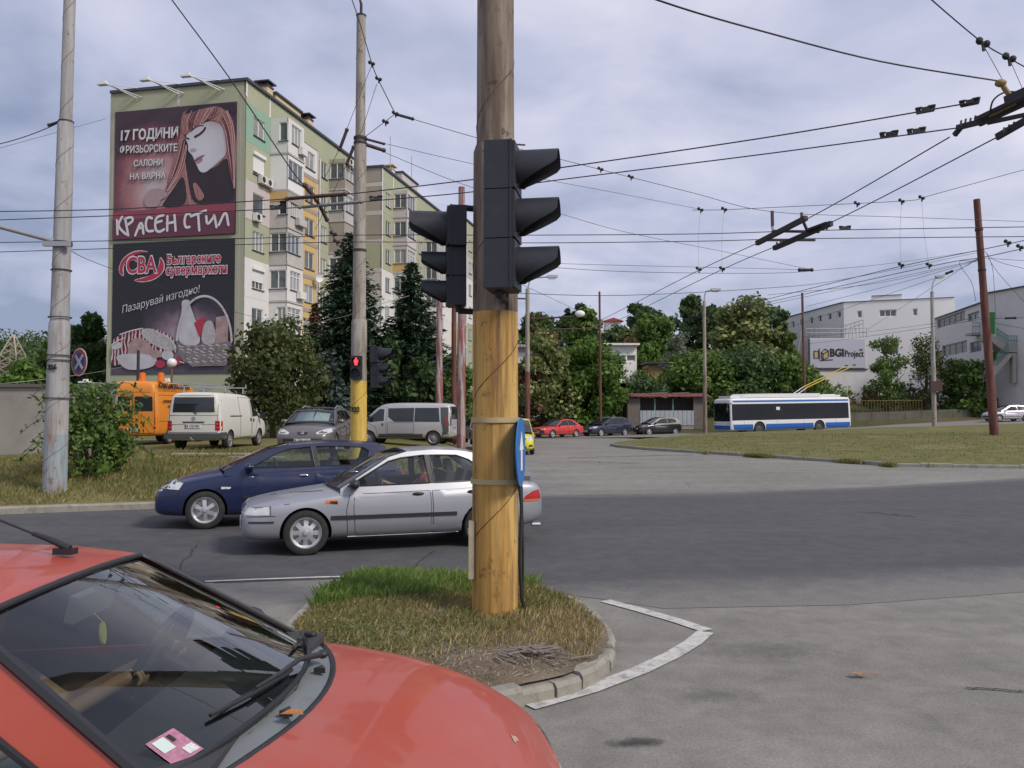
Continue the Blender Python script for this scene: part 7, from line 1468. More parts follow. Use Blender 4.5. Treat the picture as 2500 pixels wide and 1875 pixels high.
for pts in ([(2433, 826, Ys), (2462, 845, Ys), (2510, 845, Ys)], [(2433, 893, Ys - .5), (2462, 863, Ys - .5)]): railing(rb, [rel(*p) for p in pts], 1.05, M_grail, 12, .03)
m = MB().prism([(2374, 818), (2396, 818), (2396, 812), (2374, 812)], lambda u, v: rel(u, v, 88.6), (0, 1.4, 0)); m.build('balcony', M_cst, rb); railing(rb, [rel(2374, 812, 88.6), rel(2396, 812, 88.6)], 1.15, M_grail, 6, .03)
# wall, fences and hedge line behind the back road
def fence(name, label, pts, h, mat, step=.45, r=.03, cat='fence'):
    root = thing(name, label, cat, (pts[0][0], pts[0][1], 0)); m = MB(); o = Vector((pts[0][0], pts[0][1], 0))
    for a, b in zip(pts, pts[1:]):
        a, b = Vector((*a, hillz(*a))) - o, Vector((*b, hillz(*b))) - o; k = int((b - a).length / step)
        for z in (.15, h): m.tube([a + Vector((0, 0, z)), b + Vector((0, 0, z))], r * 1.2, 5)
        for i in range(k + 1): q = a + (b - a) * i / k; m.tube([q, q + Vector((0, 0, h))], r, 5)
    m.build('bars', mat, root); return root
fence('metal_fence', 'thin ochre metal fence behind the trolleybus tail', [(25, 80), (33, 81.5), (42, 84)], 1.7, pm('fence_ochre', (.15, .10, .035), .8), .35)
fence('metal_fence', 'pale green railing below the off white building', [(49, 92), (55, 90)], 1.5, M_grail, .35)
lw = thing('retaining_wall', 'low stained concrete wall along the verge behind the back road', 'wall', (28, 76.5, 0)); m = MB()
for i in range(18): x = 27 + i * 2.0; y = 77 + (x - 27) * .38; z = hillz(x, y); m.bar((x - 28 + .01, y - 76.5, z + .25), (x + 1.98 - 28, y + .76 - 76.5, hillz(x + 2, y + .76) + .25), .3, 1.1)
m.build('wall', pm('stained_concrete', (.11, .105, .085), .95, var=.5, scale=.8, dirt=.9, dirtcol=(.06, .065, .035)), lw)
pw = thing('board_fence', 'pale board fence behind the hedge near the stair building', 'fence', (50, 88.5, 0)); m = MB()
for i in range(26): x = i * .45; m.box((x, x * -.1, hillz(50 + x, 88.5) + .7), (.40, .05, 1.5))
m.build('boards', M_wing, pw)
# rusty shack
sh = thing('shack', 'weathered bus stop shack with a rust red roof and pale corrugated panel', 'shack', (13.6, 73.5, hillz(13.6, 73.5) - .05)); M_wood = pm('shack_boards', (.17, .145, .125), .9, var=.35, scale=3, dirt=.5); M_corr = pm('corrugated_pale', (.40, .43, .47), .6, var=.12, scale=2)
for x0, x1, z0, z1, mt, nm in ((-3.4, -2.3, 0, 2.75, M_wood, 'wall'), (2.4, 3.6, 0, 2.8, M_wood, 'wall'), (-2.3, 2.4, 0, .55, M_conc, 'plinth')): MB().box(((x0 + x1) / 2, -1.2, (z0 + z1) / 2), (x1 - x0, .14, z1 - z0)).build(nm, mt, sh)
MB().box((0, 1.3, 1.4), (7.0, .14, 2.8)).build('back_wall', M_wood, sh)
m = MB().box((-3.4, 0.05, 1.4), (.12, 2.4, 2.8)); m.box((3.55, .05, 1.4), (.12, 2.4, 2.8)); m.build('side_wall', M_wood, sh)
m = MB()
for i in range(24): x = -2.3 + i * .196; m.box((x + .1, -1.28 - .025 * (i % 2), 1.0), (.19, .04, 1.3))
m.build('corrugated_panel', M_corr, sh)
m = MB()
for x in (-1.0, .6): m.box((x, -1.2, 2.1), (.12, .1, 1.2))
m.build('post', M_grail, sh)
m = MB()
for i in range(26): x = -3.0 + i * .27; m.bar((x, -1.7, 2.86 + .03 * (i % 2)), (x, 1.6, 3.2 + .03 * (i % 2)), .26, .04)
m.build('roof', pm('roof_rust_red', (.20, .05, .05), .8, var=.3, scale=2, dirt=.5), sh)
for x, y in ((-1.2, .1), (.8, .4)): MB().bar((x, y, 3.2), (x + 1.6, y + .2, 3.28), .2, .08).build('loose_board', M_wood, sh)
# low shops on the hillside
def shop(label, u0, u1, Y, vt, vb, wins, mat=M_bw, roof=M_roofedge, signs=(), name='low_building'):
    x0, x1 = wf(u0, Y), wf(u1, Y); zt_, zb_ = vz(vt, Y), vz(vb, Y); zb_ -= 2.5; root = thing(name, label, 'building', (x0, Y, 0)); hw = []
    for a, b, c, d, k in wins: hw.append((wf(a, Y) - x0, wf(b, Y) - x0, vz(d, Y), vz(c, Y), k))
    wall_between(root, (x0, Y), (x1, Y), zb_, zt_, hw, mat, frame=M_trim); MB().box(((x1 - x0) / 2, 5, (zt_ + zb_) / 2), (x1 - x0, 9.3, zt_ - zb_ - .3)).build('back', mat, root)
    MB().box(((x1 - x0) / 2, 4.3, zt_ + .1), (x1 - x0 + .6, 10, .22)).build('roof', roof, root)
    for a, b, c, d, mt, s, ink in signs:
        o = MB().box(((wf(a, Y) + wf(b, Y)) / 2 - x0, -.35, (vz(c, Y) + vz(d, Y)) / 2), (wf(b, Y) - wf(a, Y), .15, vz(c, Y) - vz(d, Y))).build('shop_sign', mt, root)
        if s: lettering(s, (vz(c, Y) - vz(d, Y)) * .95, basis(((wf(a, Y) + wf(b, Y)) / 2 - x0, -.44, (vz(c, Y) + vz(d, Y)) / 2), (1, 0, 0), (0, 0, 1)), ink, o, bold=.03, width=(wf(b, Y) - wf(a, Y)) * .8, thick=.04)
    return root
shop('white low building with a projecting flat roof and blue tinted windows on the hillside', 1470, 1555, 100, 843, 885, [(1478, 1508, 867, 882, 2), (1510, 1528, 867, 882, 1), (1530, 1552, 867, 882, 1)], roof=M_bw)
shop('long white shop row with signboards, mostly hidden by trees on the hillside', 1262, 1430, 102, 852, 885, [(1290, 1320, 862, 880, 2), (1375, 1400, 860, 878, 2)], M_wing, signs=((1262, 1290, 842, 856, M_sign, 'АН', pm('ink_red', (.5, .1, .1), .6)), (1330, 1350, 840, 851, M_plate, None, None), (1376, 1424, 838, 855, pm('sign_sky_blue', (.18, .42, .62), .5, var=.2, scale=.6), None, None)))
shop('tan low building half hidden by bushes above the rusty shack', 1582, 1640, 98, 888, 915, [], pm('wall_tan', (.36, .25, .12), .9, var=.12))
hs = thing('hill_house', 'small house with a red roof among the trees on the ridge', 'house', (wf(1498, 200), 200, vz(783, 200) - 2.2)); hs.scale = (.42, .42, .5); MB().box((0, 3, 2.2), (9, 6, 4.4)).build('wall', M_mauve, hs); MB().prism([(-6.2, 4.2), (0, 5.9), (6.2, 4.2)], lambda a, b: (a, -1, b), (0, 8, 0)).build('roof', pm('roof_tile_red', (.36, .07, .05), .8, var=.15), hs); MB().box((2, -.02, 2.4), (1.4, .1, 1.2)).build('window', M_pane, hs)

# ================================================================== vegetation
import numpy as np
def leaf_mat(name, a, b, c=None, trans=.25):
    m, n, l, p, o = new_mat(name); geo = n.new('ShaderNodeNewGeometry'); v = n.new('ShaderNodeTexCoord').outputs['Object']
    f = math_n(n, l, 'ADD', math_n(n, l, 'MULTIPLY', geo.outputs['Random Per Island'], .55), math_n(n, l, 'MULTIPLY', tex_noise(n, l, v, .55, 3), .55))
    col = ramp(n, l, f, [(.25, a), (.55, b), (.85, c or b)]); l.new(col, p.inputs['Base Color']); p.inputs['Roughness'].default_value = .6; p.inputs['Specular IOR Level'].default_value = .25
    t = n.new('ShaderNodeBsdfTranslucent'); l.new(mixc(n, l, .6, col, (.10, .13, .02), 'ADD'), t.inputs[0]); x = n.new('ShaderNodeMixShader'); x.inputs[0].default_value = trans
    l.new(p.outputs[0], x.inputs[1]); l.new(t.outputs[0], x.inputs[2]); l.new(x.outputs[0], o.inputs[0]); return m
L_mid = leaf_mat('leaf_mid_green', (0.050, 0.095, 0.027), (0.104, 0.179, 0.041), (0.173, 0.252, 0.056)); L_dark = leaf_mat('leaf_dark_green', (0.028, 0.060, 0.025), (0.059, 0.106, 0.038), (0.105, 0.160, 0.054)); L_olive = leaf_mat('leaf_olive', (.054, .074, .024), (.101, .128, .041), (.176, .189, .068))
L_pale = leaf_mat('leaf_pale_tipped', (0.064, 0.097, 0.031), (0.127, 0.173, 0.052), (0.404, 0.386, 0.174)); L_con = leaf_mat('needle_dark', (0.016, 0.035, 0.023), (0.029, 0.062, 0.038), (0.059, 0.099, 0.051), .08); L_blue = leaf_mat('needle_blue_grey', (.05, .075, .07), (.10, .14, .13), (.15, .19, .18), .1); L_brown = leaf_mat('needle_brown', (.10, .045, .025), (.17, .085, .04), (.20, .12, .06), .1); L_rust = leaf_mat('leaf_rusty', (.060, .048, .022), (.120, .078, .036), (.180, .108, .054)); L_bright = leaf_mat('leaf_fresh_green', (.045, .090, .018), (.090, .173, .030), (.165, .255, .053)); L_silver = leaf_mat('leaf_silver_grey', (.12, .13, .11), (.19, .20, .17), (.25, .26, .22))
L_olive2 = leaf_mat('leaf_grey_green', (0.037, 0.054, 0.019), (0.073, 0.096, 0.032), (0.132, 0.150, 0.054))
M_bark = pm('bark', (.075, .058, .045), .95, var=.35, scale=5, bump=.5, bscale=20)
def quads(cen, nrm, upv, sx, sy, rng):
    """n diamond leaf faces from centres, normals, sizes"""
    n = len(cen); a = np.cross(nrm, upv); a /= np.linalg.norm(a, axis=1)[:, None] + 1e-9; b = np.cross(nrm, a)
    V = np.empty((n, 4, 3)); V[:, 0] = cen - b * sy[:, None]; V[:, 1] = cen + a * sx[:, None]; V[:, 2] = cen + b * sy[:, None]; V[:, 3] = cen - a * sx[:, None]
    return V
def quad_mesh(name, V, mats):
    n = len(V); me = bpy.data.meshes.new(name); me.vertices.add(n * 4); me.vertices.foreach_set('co', V.reshape(-1)); me.loops.add(n * 4); me.loops.foreach_set('vertex_index', np.arange(n * 4)); me.polygons.add(n)
    me.polygons.foreach_set('loop_start', np.arange(n) * 4); me.polygons.foreach_set('loop_total', np.full(n, 4)); me.update(); me.validate()
    for m in (mats if isinstance(mats, list) else [mats]): me.materials.append(m)
    return me
def crown_pts(rng, n, lobes, leaf, flat=.75):
    w = np.array([l[3] ** 2 for l in lobes]); k = rng.choice(len(lobes), n, p=w / w.sum()); L = np.array(lobes)[k]
    d = rng.normal(size=(n, 3)); d /= np.linalg.norm(d, axis=1)[:, None]; r = L[:, 3] * (1 - .5 * rng.random(n) ** 1.4) * (1 + .16 * rng.normal(size=n))
    c = L[:, :3] + d * r[:, None] * np.array([1, 1, flat]); nn = d * .8 + rng.normal(size=(n, 3)) * .55; nn /= np.linalg.norm(nn, axis=1)[:, None]
    s = leaf * (.38 + .62 * rng.random(n)); return quads(c, nn, rng.normal(size=(n, 3)), s * .5, s * .85, rng)
def make_lobes(rng, R_, H, k, base=.25):
    out = []
    for i in range(k):
        t = (i + .5) / k; z = H * (base + (1 - base) * t * .86); rr = R_ * (math.sin(math.pi * (.22 + .70 * t)) ** .8) * .62; a = i * 2.4 + rng.random(); out.append((rr * math.cos(a) * rng.uniform(.4, 1.4), rr * math.sin(a) * rng.uniform(.4, 1.4), z + H * .05 * rng.normal(), R_ * rng.uniform(.22, .46)))
    out.append((0, 0, H * .58, R_ * .55)); return out
def trunk_mb(rng, H, r, forks=5, R_=1.5, base=.25):
    m = MB(); m.tube([(0, 0, -.3), (rng.normal() * .05, rng.normal() * .05, H * .22), (rng.normal() * .1, rng.normal() * .1, H * .5), (0, 0, H * .82)], [r * 1.2, r, r * .65, r * .2], 9)
    for i in range(forks):
        a = i * 2.4 + rng.random(); z = H * (base * .8 + .4 * i / forks); L = R_ * .75; m.tube([(0, 0, z), (math.cos(a) * L * .5, math.sin(a) * L * .5, z + H * .12), (math.cos(a) * L, math.sin(a) * L, z + H * .24)], [r * .5, r * .32, r * .1], 6)
    return m
CROWNS = {}
def tree(name, label, cat, u, Y, vtop, wpx, mat, seed, leaf=.32, n=4200, zbase=None, base=.22, group=None, k=14, forks=5, name_crown='crown', flat=.8):
    """a tree whose top reaches photo row vtop and whose crown is wpx wide at depth Y"""
    x = (u - CX) / FPX * Y; zb = zbase if zbase is not None else (hillz(x, Y) if Y > 71 else 0); H = max(1.2, zat(vtop, Y) - zb); R_ = wpx / FPX * Y / 2
    n = int(n * 1.7); k = int(k * 1.7); key = (seed, round(H / R_, 1), mat.name, n, base); rng = np.random.default_rng(seed); root = thing(name, label, cat, (x, Y, zb), rng.random() * 6.28, group)
    V = crown_pts(rng, n, make_lobes(rng, R_, H, k, base), leaf, flat); V[..., 2] *= H / np.percentile(V[..., 2], 99.6); V[..., :2] *= min(1.25, R_ * 1.05 / np.percentile(np.hypot(V[..., 0], V[..., 1]), 98)); link(name_crown, quad_mesh('crown', V, mat), None, root)
    trunk_mb(rng, H, max(.05, H * .022), forks, R_, base).build('trunk', M_bark, root, 60); return root
def conifer(label, u, Y, vtop, wpx, mat, seed, zbase, droop=.35, name='conifer', dens=1.0, group='conifers in front of the apartment block', vis=0.0):
    x = (u - CX) / FPX * Y; H = zat(vtop, Y) - zbase; R_ = wpx / FPX * Y / 2; rng = np.random.default_rng(seed); root = thing(name, label, 'tree', (x, Y, zbase), 0, group); C, N, U, SX, SY = [], [], [], [], []
    nl = int(H * 4.6)
    tm = MB().tube([(0, 0, -.2), (0, 0, H * .5), (0, 0, H * .99)], [H * .018, H * .011, .012], 8)
    for i in range(nl):
        t = i / nl; z = H * (.06 + .93 * t); Lm = R_ * (1 - t) ** .66 * (.86 + .34 * rng.random()) + .16; nb = int(7 + 8 * (1 - t))
        for j in range(nb):
            a = j * 2 * math.pi / nb + rng.random() * .8 + i; L = Lm * rng.uniform(.62, 1.14); k = max(8, int(L * 18 * dens)); d = np.array([math.cos(a), math.sin(a), 0]); 
            if L > .5 and rng.random() < .5: tm.tube([(0, 0, z), tuple(d * L * .8 + np.array([0, 0, z - droop * L * .6]))], [.018, .006], 4, False)
            for q in range(k):
                s = (q + rng.random()) / k; s = .18 + .82 * s; sp = (.16 * L * s * (1.1 - s) * 2.4 + .05) * rng.normal(); p = d * (L * s) + np.array([-d[1], d[0], 0]) * sp + np.array([0, 0, z - droop * L * (s ** 1.5) + (.14 * L if s > .85 else 0) + rng.normal() * .05])
                dirv = d * .8 + np.array([-d[1], d[0], 0]) * np.sign(sp) * .6 * rng.random() + np.array([0, 0, -.35 * rng.random()]); nn = np.array([0, 0, 1.0]) + rng.normal(size=3) * .45; C.append(p); N.append(nn); U.append(dirv); ln = (.16 + .13 * rng.random()) * (.7 + .3 * (1 - t)); SX.append(ln * .42); SY.append(ln * 1.15)
    N = np.array(N); N /= np.linalg.norm(N, axis=1)[:, None]; U = np.array(U); U = np.cross(N, U); V = quads(np.array(C), N, np.cross(N, U) * 1.0, np.array(SX), np.array(SY), rng)
    link('crown', quad_mesh('crown', V, mat), None, root); tm.build('trunk', M_bark, root, 60); return root
zb_ = lambda u, Y: bankz((u - CX) / FPX * Y, Y)
conifer('tallest dark conifer, standing behind the pole numbered 322', 853, 47, 560, 265, L_con, 11, 1.0); conifer('second dark conifer, left of the signal with the oversized lamp', 1003, 49, 632, 228, L_con, 12, 1.0)
conifer('thin dying brown conifer between the leafy tree and the tallest conifer', 768, 53, 735, 66, L_brown, 13, 1.2, dens=.8); conifer('short blue grey spruce behind the grey brown estate', 796, 42.5, 850, 150, L_blue, 14, .9, .25)
tree('leafy_tree', 'dark green leafy tree with two trunks before the apartment block', 'tree', 668, 40, 780, 250, L_olive2, 21, .20, 5200, zb_(668, 40), .20, k=26)
tree('bush', 'dense dark bush between the two tall conifers', 'bush', 935, 47, 830, 130, L_dark, 22, .26, 3500, zb_(935, 47), .05); tree('bush', 'dark bush behind the rusty poles, right of the passenger van', 'bush', 1105, 50, 870, 120, L_mid, 23, .26, 3500, zb_(1105, 50), .05); tree('bush', 'dark bush behind the passenger van roof, below the second conifer', 'bush', 1020, 47, 880, 150, L_dark, 24, .26, 3500, zb_(1020, 47), .05)
# bush beside the left pole, with hanging twigs
def near_bush(label, u, Y, vtop, wpx, seed):
    x = (u - CX) / FPX * Y; zb = bankz(x, Y); H = zat(vtop, Y) - zb; R_ = wpx / FPX * Y / 2; rng = np.random.default_rng(seed); root = thing('bush', label, 'bush', (x, Y, zb)); V = crown_pts(rng, 3300, make_lobes(rng, R_ * .92, H * .92, 20, .02), .115, .85); C, N, U, S = [], [], [], []; m = MB()
    for i in range(46):
        a = rng.random() * 6.28; t = rng.random(); r0 = R_ * .35; L = R_ * rng.uniform(.5, 1.05); z0 = H * rng.uniform(.25, .95); d = np.array([math.cos(a), math.sin(a), 0]); P = [d * (r0 + L * s) + np.array([0, 0, z0 + .22 * math.sin(s * 3) - .28 * s * s]) for s in np.linspace(0, 1, 7)]; m.tube([tuple(p) for p in P], .006, 4, False)
        for q in range(26): s = rng.random(); p = d * (r0 + L * s) + np.array([0, 0, z0 + .22 * math.sin(s * 3) - .28 * s * s]) + rng.normal(size=3) * .035; C.append(p); N.append(rng.normal(size=3) * .6 + np.array([0, 0, .8])); U.append(d + rng.normal(size=3) * .6); S.append(.05 + .05 * rng.random())
    for i in range(7): a = i * .9; m.tube([(0, 0, -.1), (math.cos(a) * .2, math.sin(a) * .2, H * .4), (math.cos(a) * R_ * .5, math.sin(a) * R_ * .5, H * .8)], [.03, .02, .008], 6)
    N = np.array(N); N /= np.linalg.norm(N, axis=1)[:, None]; S = np.array(S); V2 = quads(np.array(C), N, np.cross(N, np.array(U)), S * .4, S, rng)
    link('foliage', quad_mesh('foliage', np.concatenate([V, V2]), L_mid), None, root); m.build('stem', M_bark, root, 50); return root
near_bush('leafy green bush with hanging twigs right beside the pole numbered 356', 225, 19.3, 925, 225, 31)
# trees round the building and the hill, one object each
hill = [('broad tree with fresh green leaves at the roadside, right of the rusty footed street lamp', 1440, 73, 838, 195, L_bright, .34, 7500), ('leafy green tree rising behind the fresh green roadside tree', 1432, 84, 755, 105, L_mid, .4, 4500), ('pale tipped chestnut like tree just right of the thick yellow pole', 1330, 71, 815, 170, L_pale, .34, 6500), ('rusty bush low at the roadside left of the fresh green tree', 1290, 70, 890, 90, L_rust, .3, 2500),
    ('dark round bush left of the rusty shack', 1575, 79, 925, 110, L_dark, .32, 3200), ('wide dark green tree above the rusty shack', 1690, 82, 862, 190, L_mid, .36, 6000), ('wide dark green tree over the trolleybus front', 1800, 84, 850, 200, L_dark, .36, 6500), ('low green tree behind the trolleybus roof', 1905, 84, 868, 150, L_mid, .36, 4000), ('green bush below the company sign box', 1962, 88, 895, 110, L_mid, .34, 3500),
    ('big pale leaved tree towering over the trolleybus front', 1822, 104, 732, 175, L_pale, .5, 6500), ('tall dark tree with a ragged top on the ridge', 1692, 140, 722, 80, L_dark, .7, 2600), ('dark tree on the ridge behind the lamp beside the shack', 1745, 135, 750, 110, L_dark, .7, 2600), ('mid green tree left of the grey shrub', 1600, 112, 775, 120, L_mid, .5, 3600), ('silver grey leafless looking shrub above the tan building', 1660, 92, 815, 95, L_silver, .26, 1500),
    ('dark tree with broad crown on the ridge right of the red roofed house', 1562, 160, 745, 80, L_dark, .8, 2600), ('dark spreading tree on the ridge above the white low building', 1595, 150, 760, 110, L_dark, .8, 2600), ('olive tree on the slope above the white low building', 1555, 118, 800, 110, L_olive, .5, 3000), ('rusty leaved bush on top of the white low building', 1535, 108, 825, 75, L_rust, .4, 2000),
    ('dark pine like tree on the ridge, left of the thin dark red pole', 1415, 150, 742, 48, L_con, .6, 2400), ('smaller dark pine like tree on the ridge', 1385, 150, 755, 36, L_con, .6, 1800), ('olive green hedge tree on the ridge beside the rusty footed lamp', 1310, 140, 765, 100, L_olive, .6, 2600), ('dark tree in the middle of the slope behind the rusty footed lamp', 1360, 125, 785, 120, L_dark, .6, 3000), ('rusty scrub tree on the slope left of the sky blue signboard', 1330, 115, 808, 100, L_rust, .5, 2600),
    ('dark tree on the slope below the red roofed house', 1500, 140, 800, 110, L_dark, .7, 3000), ('green tree on the slope between white low building and tan building', 1590, 104, 838, 90, L_bright, .45, 2600), ('dark evergreen at the corner of the white building wall', 1905, 128, 760, 75, L_dark, .6, 2400), ('distant tree crown above the left wall of the white building', 1880, 170, 752, 120, L_dark, .9, 2200), ('climber covered shrub beside the ladder of the sign box', 1932, 101, 812, 52, L_mid, .34, 2200),
    ('feathery green tree before the white building, left of the box lamp', 2165, 88, 826, 115, L_mid, .24, 2600), ('feathery tree with a loose top right beside the box lamp', 2262, 87, 820, 125, L_olive2, .22, 2300), ('low bush in front of the off white building', 2350, 86, 880, 110, L_mid, .3, 2600), ('dark tree left of the banner on the apartment block', 215, 74, 772, 95, L_dark, .42, 5200), ('mid green tree in the gap left of the dark tree by the banner', 150, 82, 800, 110, L_mid, .45, 4000), ('bushy tree above the concrete wall at the left edge', 60, 66, 885, 150, L_bright, .36, 4000)]
for i, (lab, u, Y, vt, w, mt, lf_, n_) in enumerate(hill): tree('leafy_tree' if 'bush' not in lab and 'shrub' not in lab else 'bush', lab, 'tree' if 'bush' not in lab and 'shrub' not in lab else 'bush', u, Y, vt, w, mt, 100 + i, lf_, n_, None if Y > 71 else (.1 if u > 900 else 1.0), .06 if Y > 80 or 'bush' in lab else .12, 'trees and bushes on the slope', k=15 if n_ > 3000 else 10)
hd = thing('hedge', 'clipped green hedge with brownish top along the off white building', 'hedge', (0, 0, 0)); rng = np.random.default_rng(5); n_ = 6500; xs = rng.uniform(46.8, 58, n_); V0 = np.stack([xs, 87 + rng.normal(size=n_) * .5, np.array([hillz(x, 87) for x in xs]) + rng.random(n_) ** .7 * 1.75], 1); nn = rng.normal(size=(n_, 3)); nn /= np.linalg.norm(nn, axis=1)[:, None]; link('foliage', quad_mesh('foliage', quads(V0, nn, rng.normal(size=(n_, 3)), np.full(n_, .10), np.full(n_, .17), rng), L_olive), None, hd)
# far off woods that read as one mass
def wood(name, label, box, n, r, mats, leaf, per, seed, zf):
    rng = np.random.default_rng(seed); out = []
    for i in range(n):
        x, y = rng.uniform(box[0], box[1]), rng.uniform(box[2], box[3])
        if abs(x / y - .124) < .024 and y < 203: continue                  # a gap in the trees in front of the ridge house
        rr = r * rng.uniform(.6, 1.3); lob = [(x + rng.normal() * rr * .4, y + rng.normal() * rr * .4, zf(x, y) + rr * rng.uniform(.3, 1.5), rr * rng.uniform(.45, .75)) for _ in range(5)]; out.append(crown_pts(rng, per, lob, leaf, .9))
    o = link(name, quad_mesh(name, np.concatenate(out), mats)); tag(o, label, 'wood', None, 'stuff'); return o
wood('wood', 'dense dark wood covering the hill at the left behind the pylon', (-125, -28, 84, 190), 210, 3.4, L_dark, .5, 420, 61, lambda x, y: max(hillz(x, y) * .86 - .5, bankz(x, y) if y < 128 else 0)); wood('wood', 'mixed green wood covering the slope in the middle distance', (-6, 62, 122, 205), 150, 2.8, L_mid, .5, 400, 62, lambda x, y: hillz(x, y) - 1.5)
wood('scrub', 'low scrub covering the lower slope behind the far parked cars', (4, 34, 80, 122), 130, 1.5, L_mid, .36, 260, 63, hillz); wood('scrub', 'rusty undergrowth on the slope and verge', (2, 60, 86, 125), 60, 1.2, L_rust, .36, 200, 64, hillz)
# ---- grass
def blades(name, label, n, region, zf, h, w, mats, seed, bend=.5, dens=None):
    rng = np.random.default_rng(seed); P = []; x0 = min(p[0] for p in region); x1 = max(p[0] for p in region); y0 = min(p[1] for p in region); y1 = max(p[1] for p in region)
    while len(P) < n:
        x, y = rng.uniform(x0, x1), rng.uniform(y0, y1)
        if inside((x, y), region) and (dens is None or rng.random() < dens(x, y)): P.append((x, y, zf(x, y)))
    P = np.array(P); hh = h * (.4 + .9 * rng.random(n)) ; a = rng.random(n) * 6.28; d = np.stack([np.cos(a), np.sin(a), np.zeros(n)], 1); s = np.stack([-np.sin(a), np.cos(a), np.zeros(n)], 1) * (w * (.6 + .8 * rng.random(n)))[:, None]; lean = (hh * bend * rng.random(n))[:, None]; up = np.array([0, 0, 1.0])
    V = np.empty((n, 4, 3)); V[:, 0] = P - s; V[:, 1] = P + s; V[:, 2] = P + d * lean * .45 + up * (hh * .62)[:, None] + s * .7; V[:, 3] = P + d * lean + up * hh[:, None]
    o = link(name, quad_mesh(name, V, mats)); return tag(o, label, 'grass', None, 'stuff')
B_green = leaf_mat('blade_green', (.09, .16, .03), (.16, .25, .055), (.25, .32, .10), .3); B_dry = leaf_mat('blade_dry', (.20, .165, .06), (.33, .26, .115), (.45, .37, .20), .2); B_mix = leaf_mat('blade_mixed', (.10, .13, .04), (.19, .19, .065), (.34, .28, .12), .25)
B_lawn = leaf_mat('blade_lawn', (.07, .075, .028), (.12, .11, .045), (.18, .15, .07), .2)
nz2 = lambda x, y, s: .5 + .5 * noise.noise(Vector((x * s, y * s, 3.3)))
bare = lambda x, y: smooth(.45, .95, math.hypot((x + .05) / 1.0, (y - 5.75) / .75)) * smooth(.25, .40, math.hypot(x + .15, y - 7.33) + .2)
gz = [(-1.68, 9.2), (-1.9, 8.3), (-1.9, 7.6), (-1.2, 7.75), (-.35, 8.05), (.3, 8.5), (.2, 8.7), (-.4, 8.95), (-1.1, 9.15)]
blades('tall_grass', 'tall fresh green grass at the back of the traffic island', 8000, gz, islz, .115, .0042, B_green, 71, .8, lambda x, y: smooth(-.1, 1.3, (y - 7.55) + nz2(x, y, 3) * .9 - (x + .4) * .45) * smooth(.25, .6, nz2(x + 3, y, 7)))
inner = [(x * .955 - .02, 7.1 + (y - 7.1) * .955) for x, y in ISL]
blades('dry_grass', 'short dry yellowish grass on the traffic island', 15000, inner, islz, .055, .0035, B_dry, 72, 1.2, lambda x, y: bare(x, y) * (.35 + .65 * nz2(x, y, 4))); blades('green_grass', 'short patchy green grass on the traffic island', 15000, inner, islz, .06, .0035, B_mix, 73, 1.0, lambda x, y: bare(x, y) * smooth(.30, .70, nz2(x + 9, y, 2.2) + .18 * (y - 7.2) - .15 * x))
n_ = 2600; rng = np.random.default_rng(91); xy = np.stack([rng.normal(-1.05, .38, n_), rng.normal(6.55, .42, n_)], 1); xy = np.array([p for p in xy if inside(tuple(p), inner)]); n_ = len(xy); C_ = np.stack([xy[:, 0], xy[:, 1], np.array([islz(*p) for p in xy]) + .015 + .03 * rng.random(n_)], 1); nn = rng.normal(size=(n_, 3)) * .35 + np.array([0, 0, 1]); nn /= np.linalg.norm(nn, axis=1)[:, None]; sz = .008 + .008 * rng.random(n_)
tag(link('clover', quad_mesh('clover', quads(C_, nn, rng.normal(size=(n_, 3)), sz * .8, sz, rng), leaf_mat('clover_leaf', (.09, .13, .05), (.17, .21, .09), (.28, .31, .17)))), 'small leaved clover among the dry grass of the traffic island', 'clover', None, 'stuff')
blades('straw', 'pale straw and twigs on the bare soil of the traffic island', 1500, inner, islz, .02, .0028, leaf_mat('straw_pale', (.20, .15, .10), (.32, .26, .19), (.46, .40, .33), .1), 74, 4.5, lambda x, y: .12 + .88 * (1 - bare(x, y)))
near_bank = [(-13.5, 14.4), (-9.8, 15.85), (-7.2, 16.8), (-3, 18.5), (-1.6, 19.8), (-1.0, 22), (-1, 26), (-13.5, 26)]
blades('bank_grass_blades', 'dry and green grass growing on the roadside bank', 34000, near_bank, lambda x, y: bankz(x, y) - .01, .13, .007, B_mix, 75, .9, lambda x, y: .25 + .75 * nz2(x, y, 1.1)); blades('dry_grass', 'bleached dry grass on the roadside bank', 16000, near_bank, lambda x, y: bankz(x, y) - .01, .12, .006, B_dry, 76, 1.1, lambda x, y: smooth(.4, .8, nz2(x + 5, y, .8)))
blades('lawn_tufts', 'short tufts of grass on the dry lawn', 11000, [(6.5, 47), (7.4, 42), (10, 37.7), (13.4, 31), (13.8, 29.9), (17.6, 28.6), (30, 27.4), (32, 48), (14, 55), (8.5, 52)], lawnz, .06, .010, B_lawn, 77, .8, lambda x, y: .3 + .7 * nz2(x, y, .5)); blades('kerb_weeds', 'weeds growing along the worn lawn kerb', 2600, [(8.6, 38.6), (13.0, 31.0), (13.4, 29.4), (16, 28.6), (16, 28.2), (13.2, 28.9), (12.7, 30.8), (8.3, 38.4)], lambda x, y: .02, .16, .012, B_mix, 78, .8, lambda x, y: smooth(.5, .8, nz2(x, y, .9)))
m = MB(); rr_ = random.Random(4)
for i in range(46):
    a, b = rr_.uniform(0, 6.28), rr_.uniform(0, 1) ** .5; x, y = -.02 + math.cos(a) * b * .75, 5.75 + math.sin(a) * b * .5
    if inside((x, y), inner): s = rr_.uniform(.004, .015); m.ball((x, y, islz(x, y) + s * .3), (s, s * rr_.uniform(.5, 1), s * .5), 6, 4)
